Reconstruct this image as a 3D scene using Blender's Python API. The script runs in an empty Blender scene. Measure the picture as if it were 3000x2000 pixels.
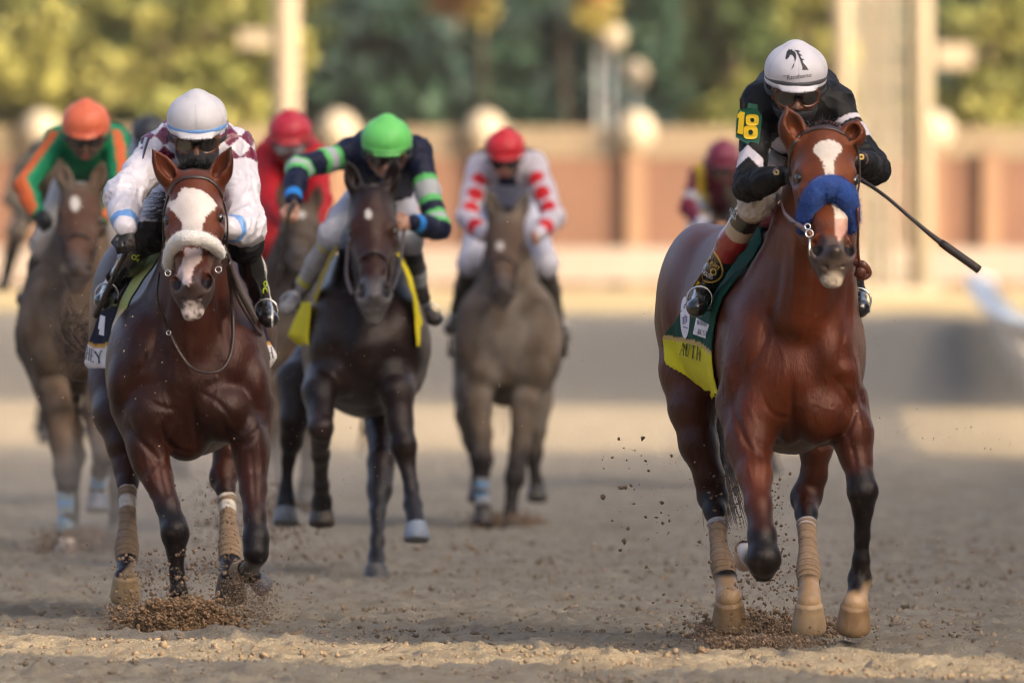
import bpy, bmesh, math, random
import numpy as np
from mathutils import Vector, Matrix
from mathutils.bvhtree import BVHTree
from mathutils.geometry import tessellate_polygon

SC = bpy.context.scene
random.seed(7); RNG = np.random.default_rng(7)
FPX = 400.0/36.0*3000.0          # focal length in photograph pixels
HC = 1.42                        # camera height
HZ = 855.0                       # horizon row

# ------------------------------------------------------------------ camera, sky, sun
cam = bpy.data.objects.new('camera', bpy.data.cameras.new('camera'))
SC.collection.objects.link(cam); SC.camera = cam
cam.data.lens = 400; cam.data.sensor_width = 36; cam.data.clip_start = 1; cam.data.clip_end = 6000
cam.location = (0, 0, HC)
cam.rotation_euler = (math.radians(90) - math.atan(145.0/FPX), 0, 0)
cam.data.dof.use_dof = True; cam.data.dof.focus_distance = 46.5; cam.data.dof.aperture_fstop = 3.6
cam.data.dof.aperture_blades = 9

SUN_EL, SUN_AZ = 24.0, 38.0      # sun: from the right, SUN_AZ degrees behind the camera's right hand
ts = Vector((math.cos(math.radians(SUN_AZ))*math.cos(math.radians(SUN_EL)),
             -math.sin(math.radians(SUN_AZ))*math.cos(math.radians(SUN_EL)), math.sin(math.radians(SUN_EL))))
w = bpy.data.worlds.new('World'); SC.world = w; w.use_nodes = True
nt = w.node_tree; nt.nodes.clear()
sky = nt.nodes.new('ShaderNodeTexSky'); sky.sky_type = 'NISHITA'; sky.sun_disc = False
sky.sun_elevation = math.radians(SUN_EL); sky.sun_rotation = math.atan2(ts.x, ts.y)
sky.air_density = 0.55; sky.dust_density = 9.5; sky.ozone_density = 0.0
bg = nt.nodes.new('ShaderNodeBackground'); bg.inputs['Strength'].default_value = 0.15
wo = nt.nodes.new('ShaderNodeOutputWorld')
nt.links.new(sky.outputs[0], bg.inputs[0]); nt.links.new(bg.outputs[0], wo.inputs[0])
sl = bpy.data.lights.new('sun', 'SUN'); sl.energy = 2.35; sl.angle = math.radians(0.5); sl.color = (1.0, 0.73, 0.41)
so = bpy.data.objects.new('sun', sl); SC.collection.objects.link(so)
so.rotation_euler = ts.to_track_quat('Z', 'Y').to_euler(); so.location = (30, -30, 40)
SC.view_settings.view_transform = 'Standard'; SC.view_settings.look = 'None'
SC.view_settings.exposure = 1.72; SC.view_settings.gamma = 1
SC.cycles.use_denoising = True; SC.cycles.filter_width = 1.15
SC.cycles.max_bounces = 6; SC.cycles.transparent_max_bounces = 8
SC.cycles.sample_clamp_indirect = 6

def W(px, py, y):                # photograph pixel at depth y -> world point
    return np.array([(px-1500.0)/FPX*y, y, HC + (HZ-py)/FPX*y])
def PX(P):
    return 1500.0 + FPX*P[:, 0]/P[:, 1], HZ - FPX*(P[:, 2]-HC)/P[:, 1]
def M2(m, y): return m*FPX/y

# ------------------------------------------------------------------ noise
_perm = RNG.permutation(256); _perm = np.concatenate([_perm, _perm, _perm])
_grad = RNG.normal(size=(256, 3)); _grad /= np.linalg.norm(_grad, axis=1)[:, None]
def noise(P, s=1.0, off=0.0):
    P = np.asarray(P, float)*s + off
    I = np.floor(P).astype(int); f = P - I; I &= 255
    u = f*f*f*(f*(f*6-15)+10)
    out = 0
    for dx in (0, 1):
        wx = u[:, 0] if dx else 1-u[:, 0]
        for dy in (0, 1):
            wy = u[:, 1] if dy else 1-u[:, 1]
            for dz in (0, 1):
                wz = u[:, 2] if dz else 1-u[:, 2]
                g = _grad[_perm[_perm[_perm[(I[:, 0]+dx) & 255]+((I[:, 1]+dy) & 255)]+((I[:, 2]+dz) & 255)]]
                out = out + wx*wy*wz*((f[:, 0]-dx)*g[:, 0]+(f[:, 1]-dy)*g[:, 1]+(f[:, 2]-dz)*g[:, 2])
    return out*1.6
def fbm(P, s, n=3, off=0.0):
    r = 0; a = 1.0
    for i in range(n):
        r = r + a*noise(P, s*2**i, off+7.3*i); a *= .5
    return r

# ------------------------------------------------------------------ mesh helpers
def mesh_obj(name, V, F, mat, parent=None, col=None, smooth=True, origin=None):
    V = np.asarray(V, float)
    if origin is None:
        origin = np.array(parent['_org']) if parent is not None else np.zeros(3)
    Vl = (V - origin).astype(np.float32)
    me = bpy.data.meshes.new(name)
    if isinstance(F, np.ndarray):
        n, k = F.shape
        me.vertices.add(len(Vl)); me.vertices.foreach_set('co', Vl.ravel())
        me.loops.add(n*k); me.loops.foreach_set('vertex_index', F.astype(np.int32).ravel())
        me.polygons.add(n); me.polygons.foreach_set('loop_start', np.arange(0, n*k, k, dtype=np.int32))
        me.update(calc_edges=True); me.validate()
    else:
        me.from_pydata([tuple(v) for v in Vl], [], [tuple(f) for f in F]); me.update()
    if smooth:
        me.polygons.foreach_set('use_smooth', np.ones(len(me.polygons), dtype=bool))
    if col is not None:
        a = me.color_attributes.new('Col', 'FLOAT_COLOR', 'POINT')
        c = np.ones((len(me.vertices), 4), np.float32); c[:, :3] = np.asarray(col)[:, :3]
        a.data.foreach_set('color', c.ravel())
    if mat is not None: me.materials.append(mat)
    o = bpy.data.objects.new(name, me); SC.collection.objects.link(o)
    if parent is not None:
        o.parent = parent
        rel = origin - np.array(parent['_org'])
        o.location = rel
    else:
        o.location = origin
    o['_org'] = [float(v) for v in origin]
    return o
def tag(o, label, cat, group=None, kind=None):
    o['label'] = label
    if cat: o['category'] = cat
    if group: o['group'] = group
    if kind: o['kind'] = kind
    return o
def lab(o, label): o['label'] = label; return o
def structure(o): o['kind'] = 'structure'; return o

def ngrid(V, F):                       # vertex normals
    V = np.asarray(V); F = np.asarray(F)
    n = np.cross(V[F[:, 2]]-V[F[:, 0]], V[F[:, 3 % F.shape[1]]]-V[F[:, 1]]) if F.shape[1] == 4 else np.cross(V[F[:, 1]]-V[F[:, 0]], V[F[:, 2]]-V[F[:, 0]])
    N = np.zeros_like(V)
    for i in range(F.shape[1]): np.add.at(N, F[:, i], n)
    return N/(np.linalg.norm(N, axis=1)[:, None]+1e-12)

# ------------------------------------------------------------------ signed distance modelling
class Field:
    def __init__(s, lo, hi, h):
        s.h = h; s.lo = np.array(lo, float); s.n = np.ceil((np.array(hi)-s.lo)/h).astype(int)+1
        s.F = np.full(s.n, 1.0, np.float32)
        s.ax = [(s.lo[i]+h*np.arange(s.n[i])).astype(np.float32) for i in range(3)]
    def box(s, lo, hi):
        a = np.clip(np.floor((np.array(lo)-s.lo)/s.h).astype(int), 0, s.n); b = np.clip(np.ceil((np.array(hi)-s.lo)/s.h).astype(int)+1, 0, s.n)
        sl = tuple(slice(a[i], b[i]) for i in range(3))
        X = s.ax[0][sl[0]][:, None, None]; Y = s.ax[1][sl[1]][None, :, None]; Z = s.ax[2][sl[2]][None, None, :]
        return sl, X, Y, Z
    def put(s, sl, d, k, op):
        f = s.F[sl]
        if f.size == 0: return
        if op == 'u':
            h = np.maximum(k-np.abs(f-d), 0)/k; s.F[sl] = np.minimum(f, d)-h*h*k*.25
        else:
            h = np.maximum(k-np.abs(f+d), 0)/k; s.F[sl] = np.maximum(f, -d)+h*h*k*.25
    def cone(s, a, b, ra, rb, k=.03, sc=(1, 1, 1), op='u'):
        a = np.array(a, float); b = np.array(b, float); sc = np.array(sc, float)
        m = max(ra, rb)*sc.max()+k+3*s.h
        sl, X, Y, Z = s.box(np.minimum(a, b)-m, np.maximum(a, b)+m)
        ba = (b-a)/sc; L = float(ba@ba)+1e-9
        x, y, z = (X-a[0])/sc[0], (Y-a[1])/sc[1], (Z-a[2])/sc[2]
        t = np.clip((x*ba[0]+y*ba[1]+z*ba[2])/L, 0, 1)
        d = np.sqrt((x-t*ba[0])**2+(y-t*ba[1])**2+(z-t*ba[2])**2)-(ra+(rb-ra)*t)
        s.put(sl, (d*sc.min()).astype(np.float32), k, op)
    def chain(s, pts, k=.03, sc=(1, 1, 1)):
        for (p, r), (q, r2) in zip(pts[:-1], pts[1:]): s.cone(p, q, r, r2, k, sc)
    def ell(s, c, r, k=.03, R=None, op='u'):
        c = np.array(c, float); r = np.array(r, float)*np.ones(3)
        m = (r.max() if R is not None else r)+k+3*s.h
        sl, X, Y, Z = s.box(c-m, c+m)
        x, y, z = X-c[0], Y-c[1], Z-c[2]
        if R is not None:
            R = np.array(R, float)      # rows = local axes
            x, y, z = (R[i][0]*x+R[i][1]*y+R[i][2]*z for i in range(3))
        k0 = np.sqrt((x/r[0])**2+(y/r[1])**2+(z/r[2])**2); k1 = np.sqrt((x/r[0]**2)**2+(y/r[1]**2)**2+(z/r[2]**2)**2)+1e-6
        s.put(sl, (k0*(k0-1)/k1).astype(np.float32), k, op)
    def cut_above(s, z):               # remove everything above z
        sl, X, Y, Z = s.box(s.lo, s.lo+s.n*s.h)
        s.F[sl] = np.maximum(s.F[sl], Z-z)
    def plane_cut(s, p, n):            # keep the side where (x-p).n < 0
        X, Y, Z = s.ax[0][:, None, None], s.ax[1][None, :, None], s.ax[2][None, None, :]
        s.F = np.maximum(s.F, ((X-p[0])*n[0]+(Y-p[1])*n[1]+(Z-p[2])*n[2]).astype(np.float32))
    def mesh(s):
        F = s.F; S = F < 0
        C = [S[dx:S.shape[0]-1+dx, dy:S.shape[1]-1+dy, dz:S.shape[2]-1+dz] for dx in (0, 1) for dy in (0, 1) for dz in (0, 1)]
        al = C[0].copy(); an = C[0].copy()
        for c in C[1:]: al &= c; an |= c
        I = np.argwhere(an & ~al)
        vid = np.full(an.shape, -1, np.int32); vid[I[:, 0], I[:, 1], I[:, 2]] = np.arange(len(I))
        acc = np.zeros((len(I), 3)); cnt = np.zeros(len(I))
        for d in range(3):
            o1, o2 = [i for i in range(3) if i != d]
            for u in (0, 1):
                for v in (0, 1):
                    A = I.copy(); A[:, o1] += u; A[:, o2] += v; B = A.copy(); B[:, d] += 1
                    fa = F[A[:, 0], A[:, 1], A[:, 2]]; fb = F[B[:, 0], B[:, 1], B[:, 2]]
                    m = (fa < 0) != (fb < 0)
                    t = fa/(np.where(m, fa-fb, 1))
                    t = np.clip(t, 0, 1)
                    P = A.astype(float); P[:, d] += t
                    acc[m] += P[m]; cnt[m] += 1
        V = acc/np.maximum(cnt, 1)[:, None]*s.h+s.lo
        Q = []
        for d in range(3):
            o1, o2 = [(1, 2), (2, 0), (0, 1)][d]
            a = [slice(None)]*3; b = [slice(None)]*3; a[d] = slice(0, -1); b[d] = slice(1, None)
            E = np.argwhere(S[tuple(a)] != S[tuple(b)])
            E = E[(E[:, o1] > 0) & (E[:, o2] > 0) & (E[:, o1] < S.shape[o1]-1) & (E[:, o2] < S.shape[o2]-1)]
            if len(E) == 0: continue
            q = []
            for u, v in ((-1, -1), (0, -1), (0, 0), (-1, 0)):
                G = E.copy(); G[:, o1] += u; G[:, o2] += v; q.append(vid[G[:, 0], G[:, 1], G[:, 2]])
            q = np.stack(q, 1); ins = S[E[:, 0], E[:, 1], E[:, 2]]
            q[~ins] = q[~ins][:, ::-1]; Q.append(q)
        Q = np.concatenate(Q); Q = Q[(Q >= 0).all(1)]
        return V, Q

def relax(V, F, it=2, lam=.5):
    E = np.concatenate([F[:, [i, (i+1) % F.shape[1]]] for i in range(F.shape[1])])
    for _ in range(it):
        A = np.zeros_like(V); c = np.zeros(len(V))
        np.add.at(A, E[:, 0], V[E[:, 1]]); np.add.at(A, E[:, 1], V[E[:, 0]]); np.add.at(c, E[:, 0], 1); np.add.at(c, E[:, 1], 1)
        V = V + lam*(A/np.maximum(c, 1)[:, None]-V)
    return V

def bvh_of(V, F): return BVHTree.FromPolygons([Vector(v) for v in V], [tuple(int(i) for i in f) for f in F])
CAMP = Vector((0, 0, HC))
def cast(bvhs, px, py, yguess=None):
    d = (Vector(W(px, py, 45.0))-CAMP).normalized(); best = None
    for b in (bvhs if isinstance(bvhs, (list, tuple)) else [bvhs]):
        h = b.ray_cast(CAMP, d)
        if h[0] is not None and (best is None or h[3] < best[3]): best = h
    if best is None: return None, None
    return np.array(best[0]), np.array(best[1])

# ------------------------------------------------------------------ tubes, lathes, ribbons
def frames(P, up=None):
    P = np.asarray(P, float); T = np.gradient(P, axis=0); T /= np.linalg.norm(T, axis=1)[:, None]+1e-12
    u = np.array(up if up is not None else ([0, 0, 1] if abs(T[0][2]) < .9 else [0, 1, 0]), float)
    A = []; B = []
    for t in T:
        a = u-t*(u@t); a /= np.linalg.norm(a)+1e-12; u = a; A.append(a); B.append(np.cross(t, a))
    return T, np.array(A), np.array(B)
def smooth_path(pts, n=24):
    pts = np.array(pts, float)
    if len(pts) < 3: t = np.linspace(0, 1, n)[:, None]; return pts[0]*(1-t)+pts[-1]*t
    P = np.vstack([2*pts[0]-pts[1], pts, 2*pts[-1]-pts[-2]]); out = []
    seg = len(pts)-1; m = max(2, n//seg)
    for i in range(seg):
        p0, p1, p2, p3 = P[i:i+4]
        for t in np.arange(m)/m:
            out.append(.5*((2*p1)+(-p0+p2)*t+(2*p0-5*p1+4*p2-p3)*t*t+(-p0+3*p1-3*p2+p3)*t**3))
    out.append(pts[-1]); return np.array(out)
def tube(P, R, n=10, sa=1.0, sb=1.0, up=None, cap=True):
    P = np.asarray(P, float); R = np.ones(len(P))*R
    T, A, B = frames(P, up); th = np.arange(n)/n*2*math.pi
    V = (P[:, None]+R[:, None, None]*(sa*np.cos(th)[None, :, None]*A[:, None]+sb*np.sin(th)[None, :, None]*B[:, None])).reshape(-1, 3)
    F = []
    for i in range(len(P)-1):
        for j in range(n):
            F.append((i*n+j, i*n+(j+1) % n, (i+1)*n+(j+1) % n, (i+1)*n+j))
    if cap:
        V = np.vstack([V, P[0], P[-1]]); a = len(V)-2
        for j in range(n):
            F.append(((j+1) % n, j, a, a)); F.append(((len(P)-1)*n+j, (len(P)-1)*n+(j+1) % n, a+1, a+1))
    return V, F
def fixf(F): return [tuple(dict.fromkeys(f)) for f in F]
class MB:
    def __init__(s): s.V = []; s.F = []; s.n = 0; s.C = []
    def add(s, V, F, c=None):
        V = np.asarray(V, float); s.V.append(V); s.F += [tuple(int(i)+s.n for i in dict.fromkeys(f)) for f in F]; s.n += len(V)
        s.C.append(np.ones((len(V), 3))*(np.array(c) if c is not None else 1.0))
    def box(s, lo, hi, c=None):
        x0, y0, z0 = lo; x1, y1, z1 = hi
        V = [(x0, y0, z0), (x1, y0, z0), (x1, y1, z0), (x0, y1, z0), (x0, y0, z1), (x1, y0, z1), (x1, y1, z1), (x0, y1, z1)]
        s.add(V, [(0, 3, 2, 1), (4, 5, 6, 7), (0, 1, 5, 4), (1, 2, 6, 5), (2, 3, 7, 6), (3, 0, 4, 7)], c)
    def tube(s, P, R, n=8, c=None, **k): V, F = tube(P, R, n, **k); s.add(V, F, c)
    def sphere(s, c, r, n=12, col=None):
        r = np.ones(3)*r; V = [np.array(c)+r*(0, 0, 1)]; F = []
        m = n//2
        for i in range(1, m):
            for j in range(n):
                a = math.pi*i/m; b = 2*math.pi*j/n
                V.append(np.array(c)+r*(math.sin(a)*math.cos(b), math.sin(a)*math.sin(b), math.cos(a)))
        V.append(np.array(c)-r*(0, 0, 1))
        for j in range(n): F.append((0, 1+j, 1+(j+1) % n)); F.append((len(V)-1, 1+(m-2)*n+(j+1) % n, 1+(m-2)*n+j))
        for i in range(m-2):
            for j in range(n): F.append((1+i*n+j, 1+(i+1)*n+j, 1+(i+1)*n+(j+1) % n, 1+i*n+(j+1) % n))
        s.add(V, F, col)
    def build(s, name, mat, parent=None, smooth=False, origin=None, col=False):
        return mesh_obj(name, np.concatenate(s.V), s.F, mat, parent, np.concatenate(s.C) if col else None, smooth, origin)

# ------------------------------------------------------------------ materials
def _n(nt, t, **k):
    n = nt.nodes.new(t)
    for a, b in k.items():
        if a in n.inputs: n.inputs[a].default_value = b
        else: setattr(n, a, b)
    return n
_mats = {}
def mat(name, color=None, rough=.5, var=.12, vs=6.0, bump=0.0, bs=60.0, metal=0.0, coat=0.0, sheen=0.0, spec=.5, stretch=None,
        dirt=None, dirt_amt=0.0, ds=9.0, bdist=.01, sss=0.0, bump2=0.0, b2s=12.0):
    if name in _mats: return _mats[name]
    m = bpy.data.materials.new(name); m.use_nodes = True; nt = m.node_tree; L = nt.links.new
    b = nt.nodes['Principled BSDF']
    b.inputs['Roughness'].default_value = rough; b.inputs['Metallic'].default_value = metal
    b.inputs['Specular IOR Level'].default_value = spec
    if coat: b.inputs['Coat Weight'].default_value = coat; b.inputs['Coat Roughness'].default_value = .15
    if sheen: b.inputs['Sheen Weight'].default_value = sheen; b.inputs['Sheen Roughness'].default_value = .4
    if sss: b.inputs['Subsurface Weight'].default_value = sss; b.inputs['Subsurface Scale'].default_value = .01
    tc = nt.nodes.new('ShaderNodeTexCoord'); mp = nt.nodes.new('ShaderNodeMapping')
    L(tc.outputs['Object'], mp.inputs[0])
    if stretch: mp.inputs['Scale'].default_value = stretch
    if color is None:
        a = nt.nodes.new('ShaderNodeAttribute'); a.attribute_name = 'Col'; csock = a.outputs['Color']
    else:
        a = nt.nodes.new('ShaderNodeRGB'); a.outputs[0].default_value = (*color, 1); csock = a.outputs[0]
    n1 = _n(nt, 'ShaderNodeTexNoise', Scale=vs, Detail=5.0, Roughness=.6); L(tc.outputs['Object'], n1.inputs['Vector'])
    mr = _n(nt, 'ShaderNodeMapRange'); mr.inputs['To Min'].default_value = 1-var; mr.inputs['To Max'].default_value = 1+var
    mr.inputs['From Min'].default_value = .3; mr.inputs['From Max'].default_value = .7
    L(n1.outputs[0], mr.inputs[0])
    mx = nt.nodes.new('ShaderNodeVectorMath'); mx.operation = 'SCALE'; L(csock, mx.inputs[0]); L(mr.outputs[0], mx.inputs['Scale'])
    cs = mx.outputs[0]
    if dirt is not None:
        n2 = _n(nt, 'ShaderNodeTexNoise', Scale=ds, Detail=8.0, Roughness=.7); L(tc.outputs['Object'], n2.inputs['Vector'])
        r2 = _n(nt, 'ShaderNodeMapRange'); r2.inputs['From Min'].default_value = .62-dirt_amt*.4; r2.inputs['From Max'].default_value = .86-dirt_amt*.4
        r2.inputs['To Max'].default_value = min(1, .35+dirt_amt)
        L(n2.outputs[0], r2.inputs[0])
        mm = nt.nodes.new('ShaderNodeMix'); mm.data_type = 'RGBA'; L(r2.outputs[0], mm.inputs[0]); L(cs, mm.inputs[6]); mm.inputs[7].default_value = (*dirt, 1)
        cs = mm.outputs[2]
    L(cs, b.inputs['Base Color'])
    if bump:
        n3 = _n(nt, 'ShaderNodeTexNoise', Scale=bs, Detail=6.0, Roughness=.65); L(mp.outputs[0], n3.inputs['Vector'])
        bp = _n(nt, 'ShaderNodeBump', Strength=bump, Distance=bdist); L(n3.outputs[0], bp.inputs['Height']); L(bp.outputs[0], b.inputs['Normal'])
        if bump2:
            n4 = _n(nt, 'ShaderNodeTexNoise', Scale=b2s, Detail=3.0, Roughness=.5, Distortion=.6); L(tc.outputs['Object'], n4.inputs['Vector'])
            b2 = _n(nt, 'ShaderNodeBump', Strength=bump2, Distance=.03); L(n4.outputs[0], b2.inputs['Height']); L(b2.outputs[0], bp.inputs['Normal'])
        r3 = _n(nt, 'ShaderNodeMapRange'); r3.inputs['To Min'].default_value = rough*.75; r3.inputs['To Max'].default_value = min(1, rough*1.3)
        L(n1.outputs[0], r3.inputs[0]); L(r3.outputs[0], b.inputs['Roughness'])
    _mats[name] = m; return m
# ------------------------------------------------------------------ ground: one sheet to the horizon
def gz(y): return np.where(y > 150, (np.minimum(y, 330)-150)*.0085, 0.0)
def warp(a, b, n, p=1.0): return a+(b-a)*np.linspace(0, 1, n)**p
def build_ground():
    ys = np.concatenate([warp(-300, 25, 12)[:-1], warp(25, 38, 30)[:-1], warp(38, 53, 620)[:-1], warp(53, 80, 260)[:-1], warp(80, 150, 90)[:-1], warp(150, 400, 60)[:-1], warp(400, 5000, 14)])
    xs = np.concatenate([-warp(3.4, 3000, 26, 3.0)[::-1][:-1], warp(-3.4, 3.4, 400)[:-1], warp(3.4, 3000, 26, 3.0)])
    X, Y = np.meshgrid(xs, ys); P = np.stack([X.ravel(), Y.ravel(), np.zeros(X.size)], 1)
    near = np.clip((P[:, 1]-30)/6, 0, 1)*np.clip((150-P[:, 1])/70, 0, 1)*np.clip((8-np.abs(P[:, 0]))/3, 0, 1)
    amp = np.zeros(len(P)); m = near > 0; Q = P[m]
    a = fbm(Q, 1.1, 2)*.028+fbm(Q, 5.0, 3, 11.)*.02
    r = 1-np.abs(fbm(Q, 9.0, 3, 31.)); a += (np.clip(r, .6, 1)-.8)*.035
    a += np.maximum(0, noise(Q, 19.0, 3.))*.022*(.5+.8*np.clip(noise(Q, 1.7, 9.)+.4, 0, 1))
    # hoof prints
    for i in range(260):
        cx, cy = RNG.uniform(-3, 3), RNG.uniform(39, 70); rr = RNG.uniform(.06, .1)
        d = np.hypot(Q[:, 0]-cx, (Q[:, 1]-cy)*.8); a += -.042*np.exp(-(d/rr)**2)+.026*np.exp(-((d-rr*1.5)/(rr*.45))**2)
    amp[m] = a*near[m]
    P[:, 2] = gz(P[:, 1])+amp
    P[:, 2] += np.where(P[:, 1] > 400, (P[:, 1]-400)*.001, 0)
    n, k = len(ys), len(xs); I = np.arange(n*k).reshape(n, k)
    F = np.stack([I[:-1, :-1].ravel(), I[:-1, 1:].ravel(), I[1:, 1:].ravel(), I[1:, :-1].ravel()], 1)
    m = mat('track dirt', (.355, .315, .245), .95, .20, 2.6, 1.0, 95, bdist=.03, spec=.15, dirt=(.20, .155, .11), dirt_amt=.40, ds=6.0)
    o = mesh_obj('ground', P, F, m); structure(o)
    lab(o, 'raked brown dirt of the racetrack')
    # grass verge in front of the far wall, its sheet lies just above the dirt
    mg = mat('verge grass', (.30, .24, .12), .9, .2, 3.0, .6, 30)
    gy = np.array([262, 275, 290, 310, 330, 345.]); V = []; 
    for y in gy:
        for x in (-80, -40, 0, 40, 80): V.append((x, y, float(gz(np.array(y)))+.01))
    F = [(i*5+j, i*5+j+1, (i+1)*5+j+1, (i+1)*5+j) for i in range(5) for j in range(4)]
    structure(mesh_obj('verge', V, F, mg))
build_ground()

def zrise(y): return float(gz(np.array(float(y))))

def rock_cloud(name, C, R, colr, matl, seed=1, squash=.75):
    """many small angular crumbs in one mesh; C centres, R radii"""
    rg = np.random.default_rng(seed); n = len(C)
    base = np.array([(1, 0, 0), (-1, 0, 0), (0, 1, 0), (0, -1, 0), (0, 0, 1), (0, 0, -1), (.6, .6, .55), (-.6, .6, .5), (.6, -.6, .5), (-.6, -.6, .55), (.6, .6, -.5), (-.6, .6, -.55), (.6, -.6, -.5), (-.6, -.6, -.5)], float)
    bm = bmesh.new(); vs = [bm.verts.new(v) for v in base]; r = bmesh.ops.convex_hull(bm, input=vs); bm.verts.index_update()
    T = np.array([[v.index for v in f.verts] for f in bm.faces]); bm.free()
    V = base[None]*(1+rg.uniform(-.52, .45, (n, 14, 1)))*np.array([1, 1, squash])*np.asarray(R)[:, None, None]*(1+rg.uniform(-.45, .45, (n, 1, 3)))
    q = rg.uniform(0, 2*math.pi, n); c, s = np.cos(q)[:, None], np.sin(q)[:, None]
    q2 = rg.uniform(0, 2*math.pi, n); c2, s2 = np.cos(q2)[:, None], np.sin(q2)[:, None]
    x, y, z = V[..., 0], V[..., 1], V[..., 2]; x, y = x*c-y*s, x*s+y*c; y, z = y*c2-z*s2, y*s2+z*c2
    V = np.stack([x, y, z], 2)+np.asarray(C)[:, None]
    F = (T[None]+14*np.arange(n)[:, None, None]).reshape(-1, 3)
    col = np.repeat(np.array(colr)[None]*(1+rg.uniform(-.3, .3, (n, 1))), 14, 0)
    return mesh_obj(name, V.reshape(-1, 3), F, matl, None, col, smooth=False)
m_crumb = mat('dirt crumbs', None, .95, .15, 30, .5, 120, spec=.1)
def build_clods():
    n = 42000
    y = 39+RNG.random(n)**1.5*26; x = RNG.uniform(-1, 1, n)*(y*.047)
    C = np.stack([x, y, np.zeros(n)], 1); dens = fbm(C, .9, 2, 5.)
    k = dens+RNG.uniform(-.5, .5, n) > -.15; C = C[k]; n = len(C)
    R = .0018+RNG.random(n)**7*.014
    C[:, 2] = R*.3+.006+np.maximum(0, fbm(C, 1.1, 2)*.022)
    R = R*np.where(y < 44, .8, 1.0)[k]; tag(rock_cloud('loose_clods', C, R, (.215, .17, .125), m_crumb, 3), 'loose crumbs of brown dirt scattered over the track', 'dirt clods', kind='stuff')
build_clods()
def clod(px, py, r, lb):
    y = FPX*HC/(py-HZ); c = W(px, py-4, y); bm = bmesh.new(); bmesh.ops.create_icosphere(bm, subdivisions=4, radius=1)
    V = np.array([v.co[:] for v in bm.verts]); F = np.array([[v.index for v in f.verts] for f in bm.faces]); bm.free()
    V = V*(1+fbm(V, 1.3, 4, px)[:, None]*.45)*np.array([1.15, .9, .72])*r+c; 
    col = np.ones((len(V), 3))*(.20, .145, .10)
    return tag(mesh_obj('dirt_clod', V, F, m_crumb, None, col, origin=c, smooth=False), lb, 'dirt clod', 'big clods lying on the dirt')
clod(862, 1868, .032, 'big brown dirt clod just right of the dirt heap under the white-capped rider')
clod(254, 1912, .022, 'reddish dirt clod near the bottom left corner of the track')
clod(950, 1858, .018, 'smaller dirt clod on the right of the biggest clod')
clod(2060, 1915, .030, 'dirt clod under the right racehorse, left of its dust spray')

def heap(name, px, py, y, rx, rz, n, label, colr, seed, fl):
    """granular heap of thrown-up dirt"""
    c = W(px, py, y); c[2] = 0; rg = np.random.default_rng(seed)
    u = rg.normal(size=(n, 3)); u /= np.linalg.norm(u, axis=1)[:, None]; u[:, 2] = np.abs(u[:, 2])
    rad = rg.random(n)**.22; P = u*rad[:, None]*np.array([rx, rx*.55, rz]); k_ = rg.random(n) < .22; P[k_] *= (1+rg.random(k_.sum())[:, None]**2*np.array([.8, .9, .12])); P += fbm(P, 9., 2, seed)[:, None]*.03*u
    P += c; R = .0018+rg.random(n)**4*.0095
    o = rock_cloud(name, P, R, colr, m_crumb, seed, 1.0)
    th = np.linspace(0, 2*math.pi, 40, endpoint=False); V = [c+np.array([0, 0, rz*.86])]; F = []
    for i in range(1, 9):
        a = math.pi/2*i/8
        for t in th: V.append(c+np.array([rx*.9*math.sin(a)*math.cos(t), rx*.5*math.sin(a)*math.sin(t), rz*.86*math.cos(a)-.01]))
    V = np.array(V); V += fbm(V, 12., 2)[:, None]*.01
    for j in range(40): F.append((0, 1+j, 1+(j+1) % 40))
    for i in range(7):
        for j in range(40): F.append((1+i*40+j, 1+(i+1)*40+j, 1+(i+1)*40+(j+1) % 40, 1+i*40+(j+1) % 40))
    b = mesh_obj('heap_core', V, F, m_crumb, o, np.ones((len(V), 3))*np.array(colr)*.85)
    return tag(o, label, 'dirt heap', kind='stuff')
heap('dirt_heap', 535, 1855, 47.4, .215, .15, 13000, 'heap of loose brown dirt thrown up at the planted hoof of the white-capped rider\'s horse', (.24, .155, .09), 11, 0)

def spray(specs, label, seed, colr=(.22, .155, .105)):
    rg = np.random.default_rng(seed); Cs = []; Rs = []
    for (px, py, y, sx, sy, n, rmin, rmax) in specs:
        a = rg.normal(size=(n, 3)); a /= (1+.25*np.abs(a))
        q = np.array([W(px+a_[0]*sx, py+a_[1]*sy, y+a_[2]*.25) for a_ in a]); r = rmin+rg.random(n)**4*(rmax-rmin)
        k = q[:, 2] > .005; Cs.append(q[k]); Rs.append(r[k])
    return tag(rock_cloud('flying_dirt', np.concatenate(Cs), np.concatenate(Rs), colr, m_crumb, seed, 1.0), label, 'flying dirt', kind='stuff')
spray([(400, 1800, 48.0, 60, 22, 1500, .0016, .008), (520, 1720, 48.5, 130, 75, 1100, .0016, .010), (730, 1780, 48.3, 60, 65, 4200, .0009, .0042), (790, 1760, 48.4, 90, 110, 260, .0012, .006), (600, 1560, 49, 90, 120, 420, .0012, .006), (420, 1740, 48, 140, 60, 260, .001, .004)],
      'brown dirt grains flying up around the hooves of the white-capped rider\'s horse', 21)
spray([(2250, 1848, 46.3, 150, 36, 4200, .002, .012), (2120, 1870, 45.7, 110, 30, 900, .002, .010), (2240, 1893, 45.0, 125, 21, 5200, .0015, .009), (2330, 1880, 45.1, 190, 34, 800, .0012, .006), (2250, 1760, 46.2, 110, 90, 900, .0012, .008), (2200, 1540, 46.4, 80, 130, 900, .0012, .007), (2000, 1560, 46, 130, 160, 120, .0015, .010), (2680, 1700, 45.6, 120, 140, 90, .001, .005), (2080, 1830, 45.6, 110, 60, 240, .001, .006), (1880, 1400, 46, 120, 160, 22, .003, .011)],
      'brown dirt grains flying up under the hooves of the number 18 horse', 22)
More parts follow.
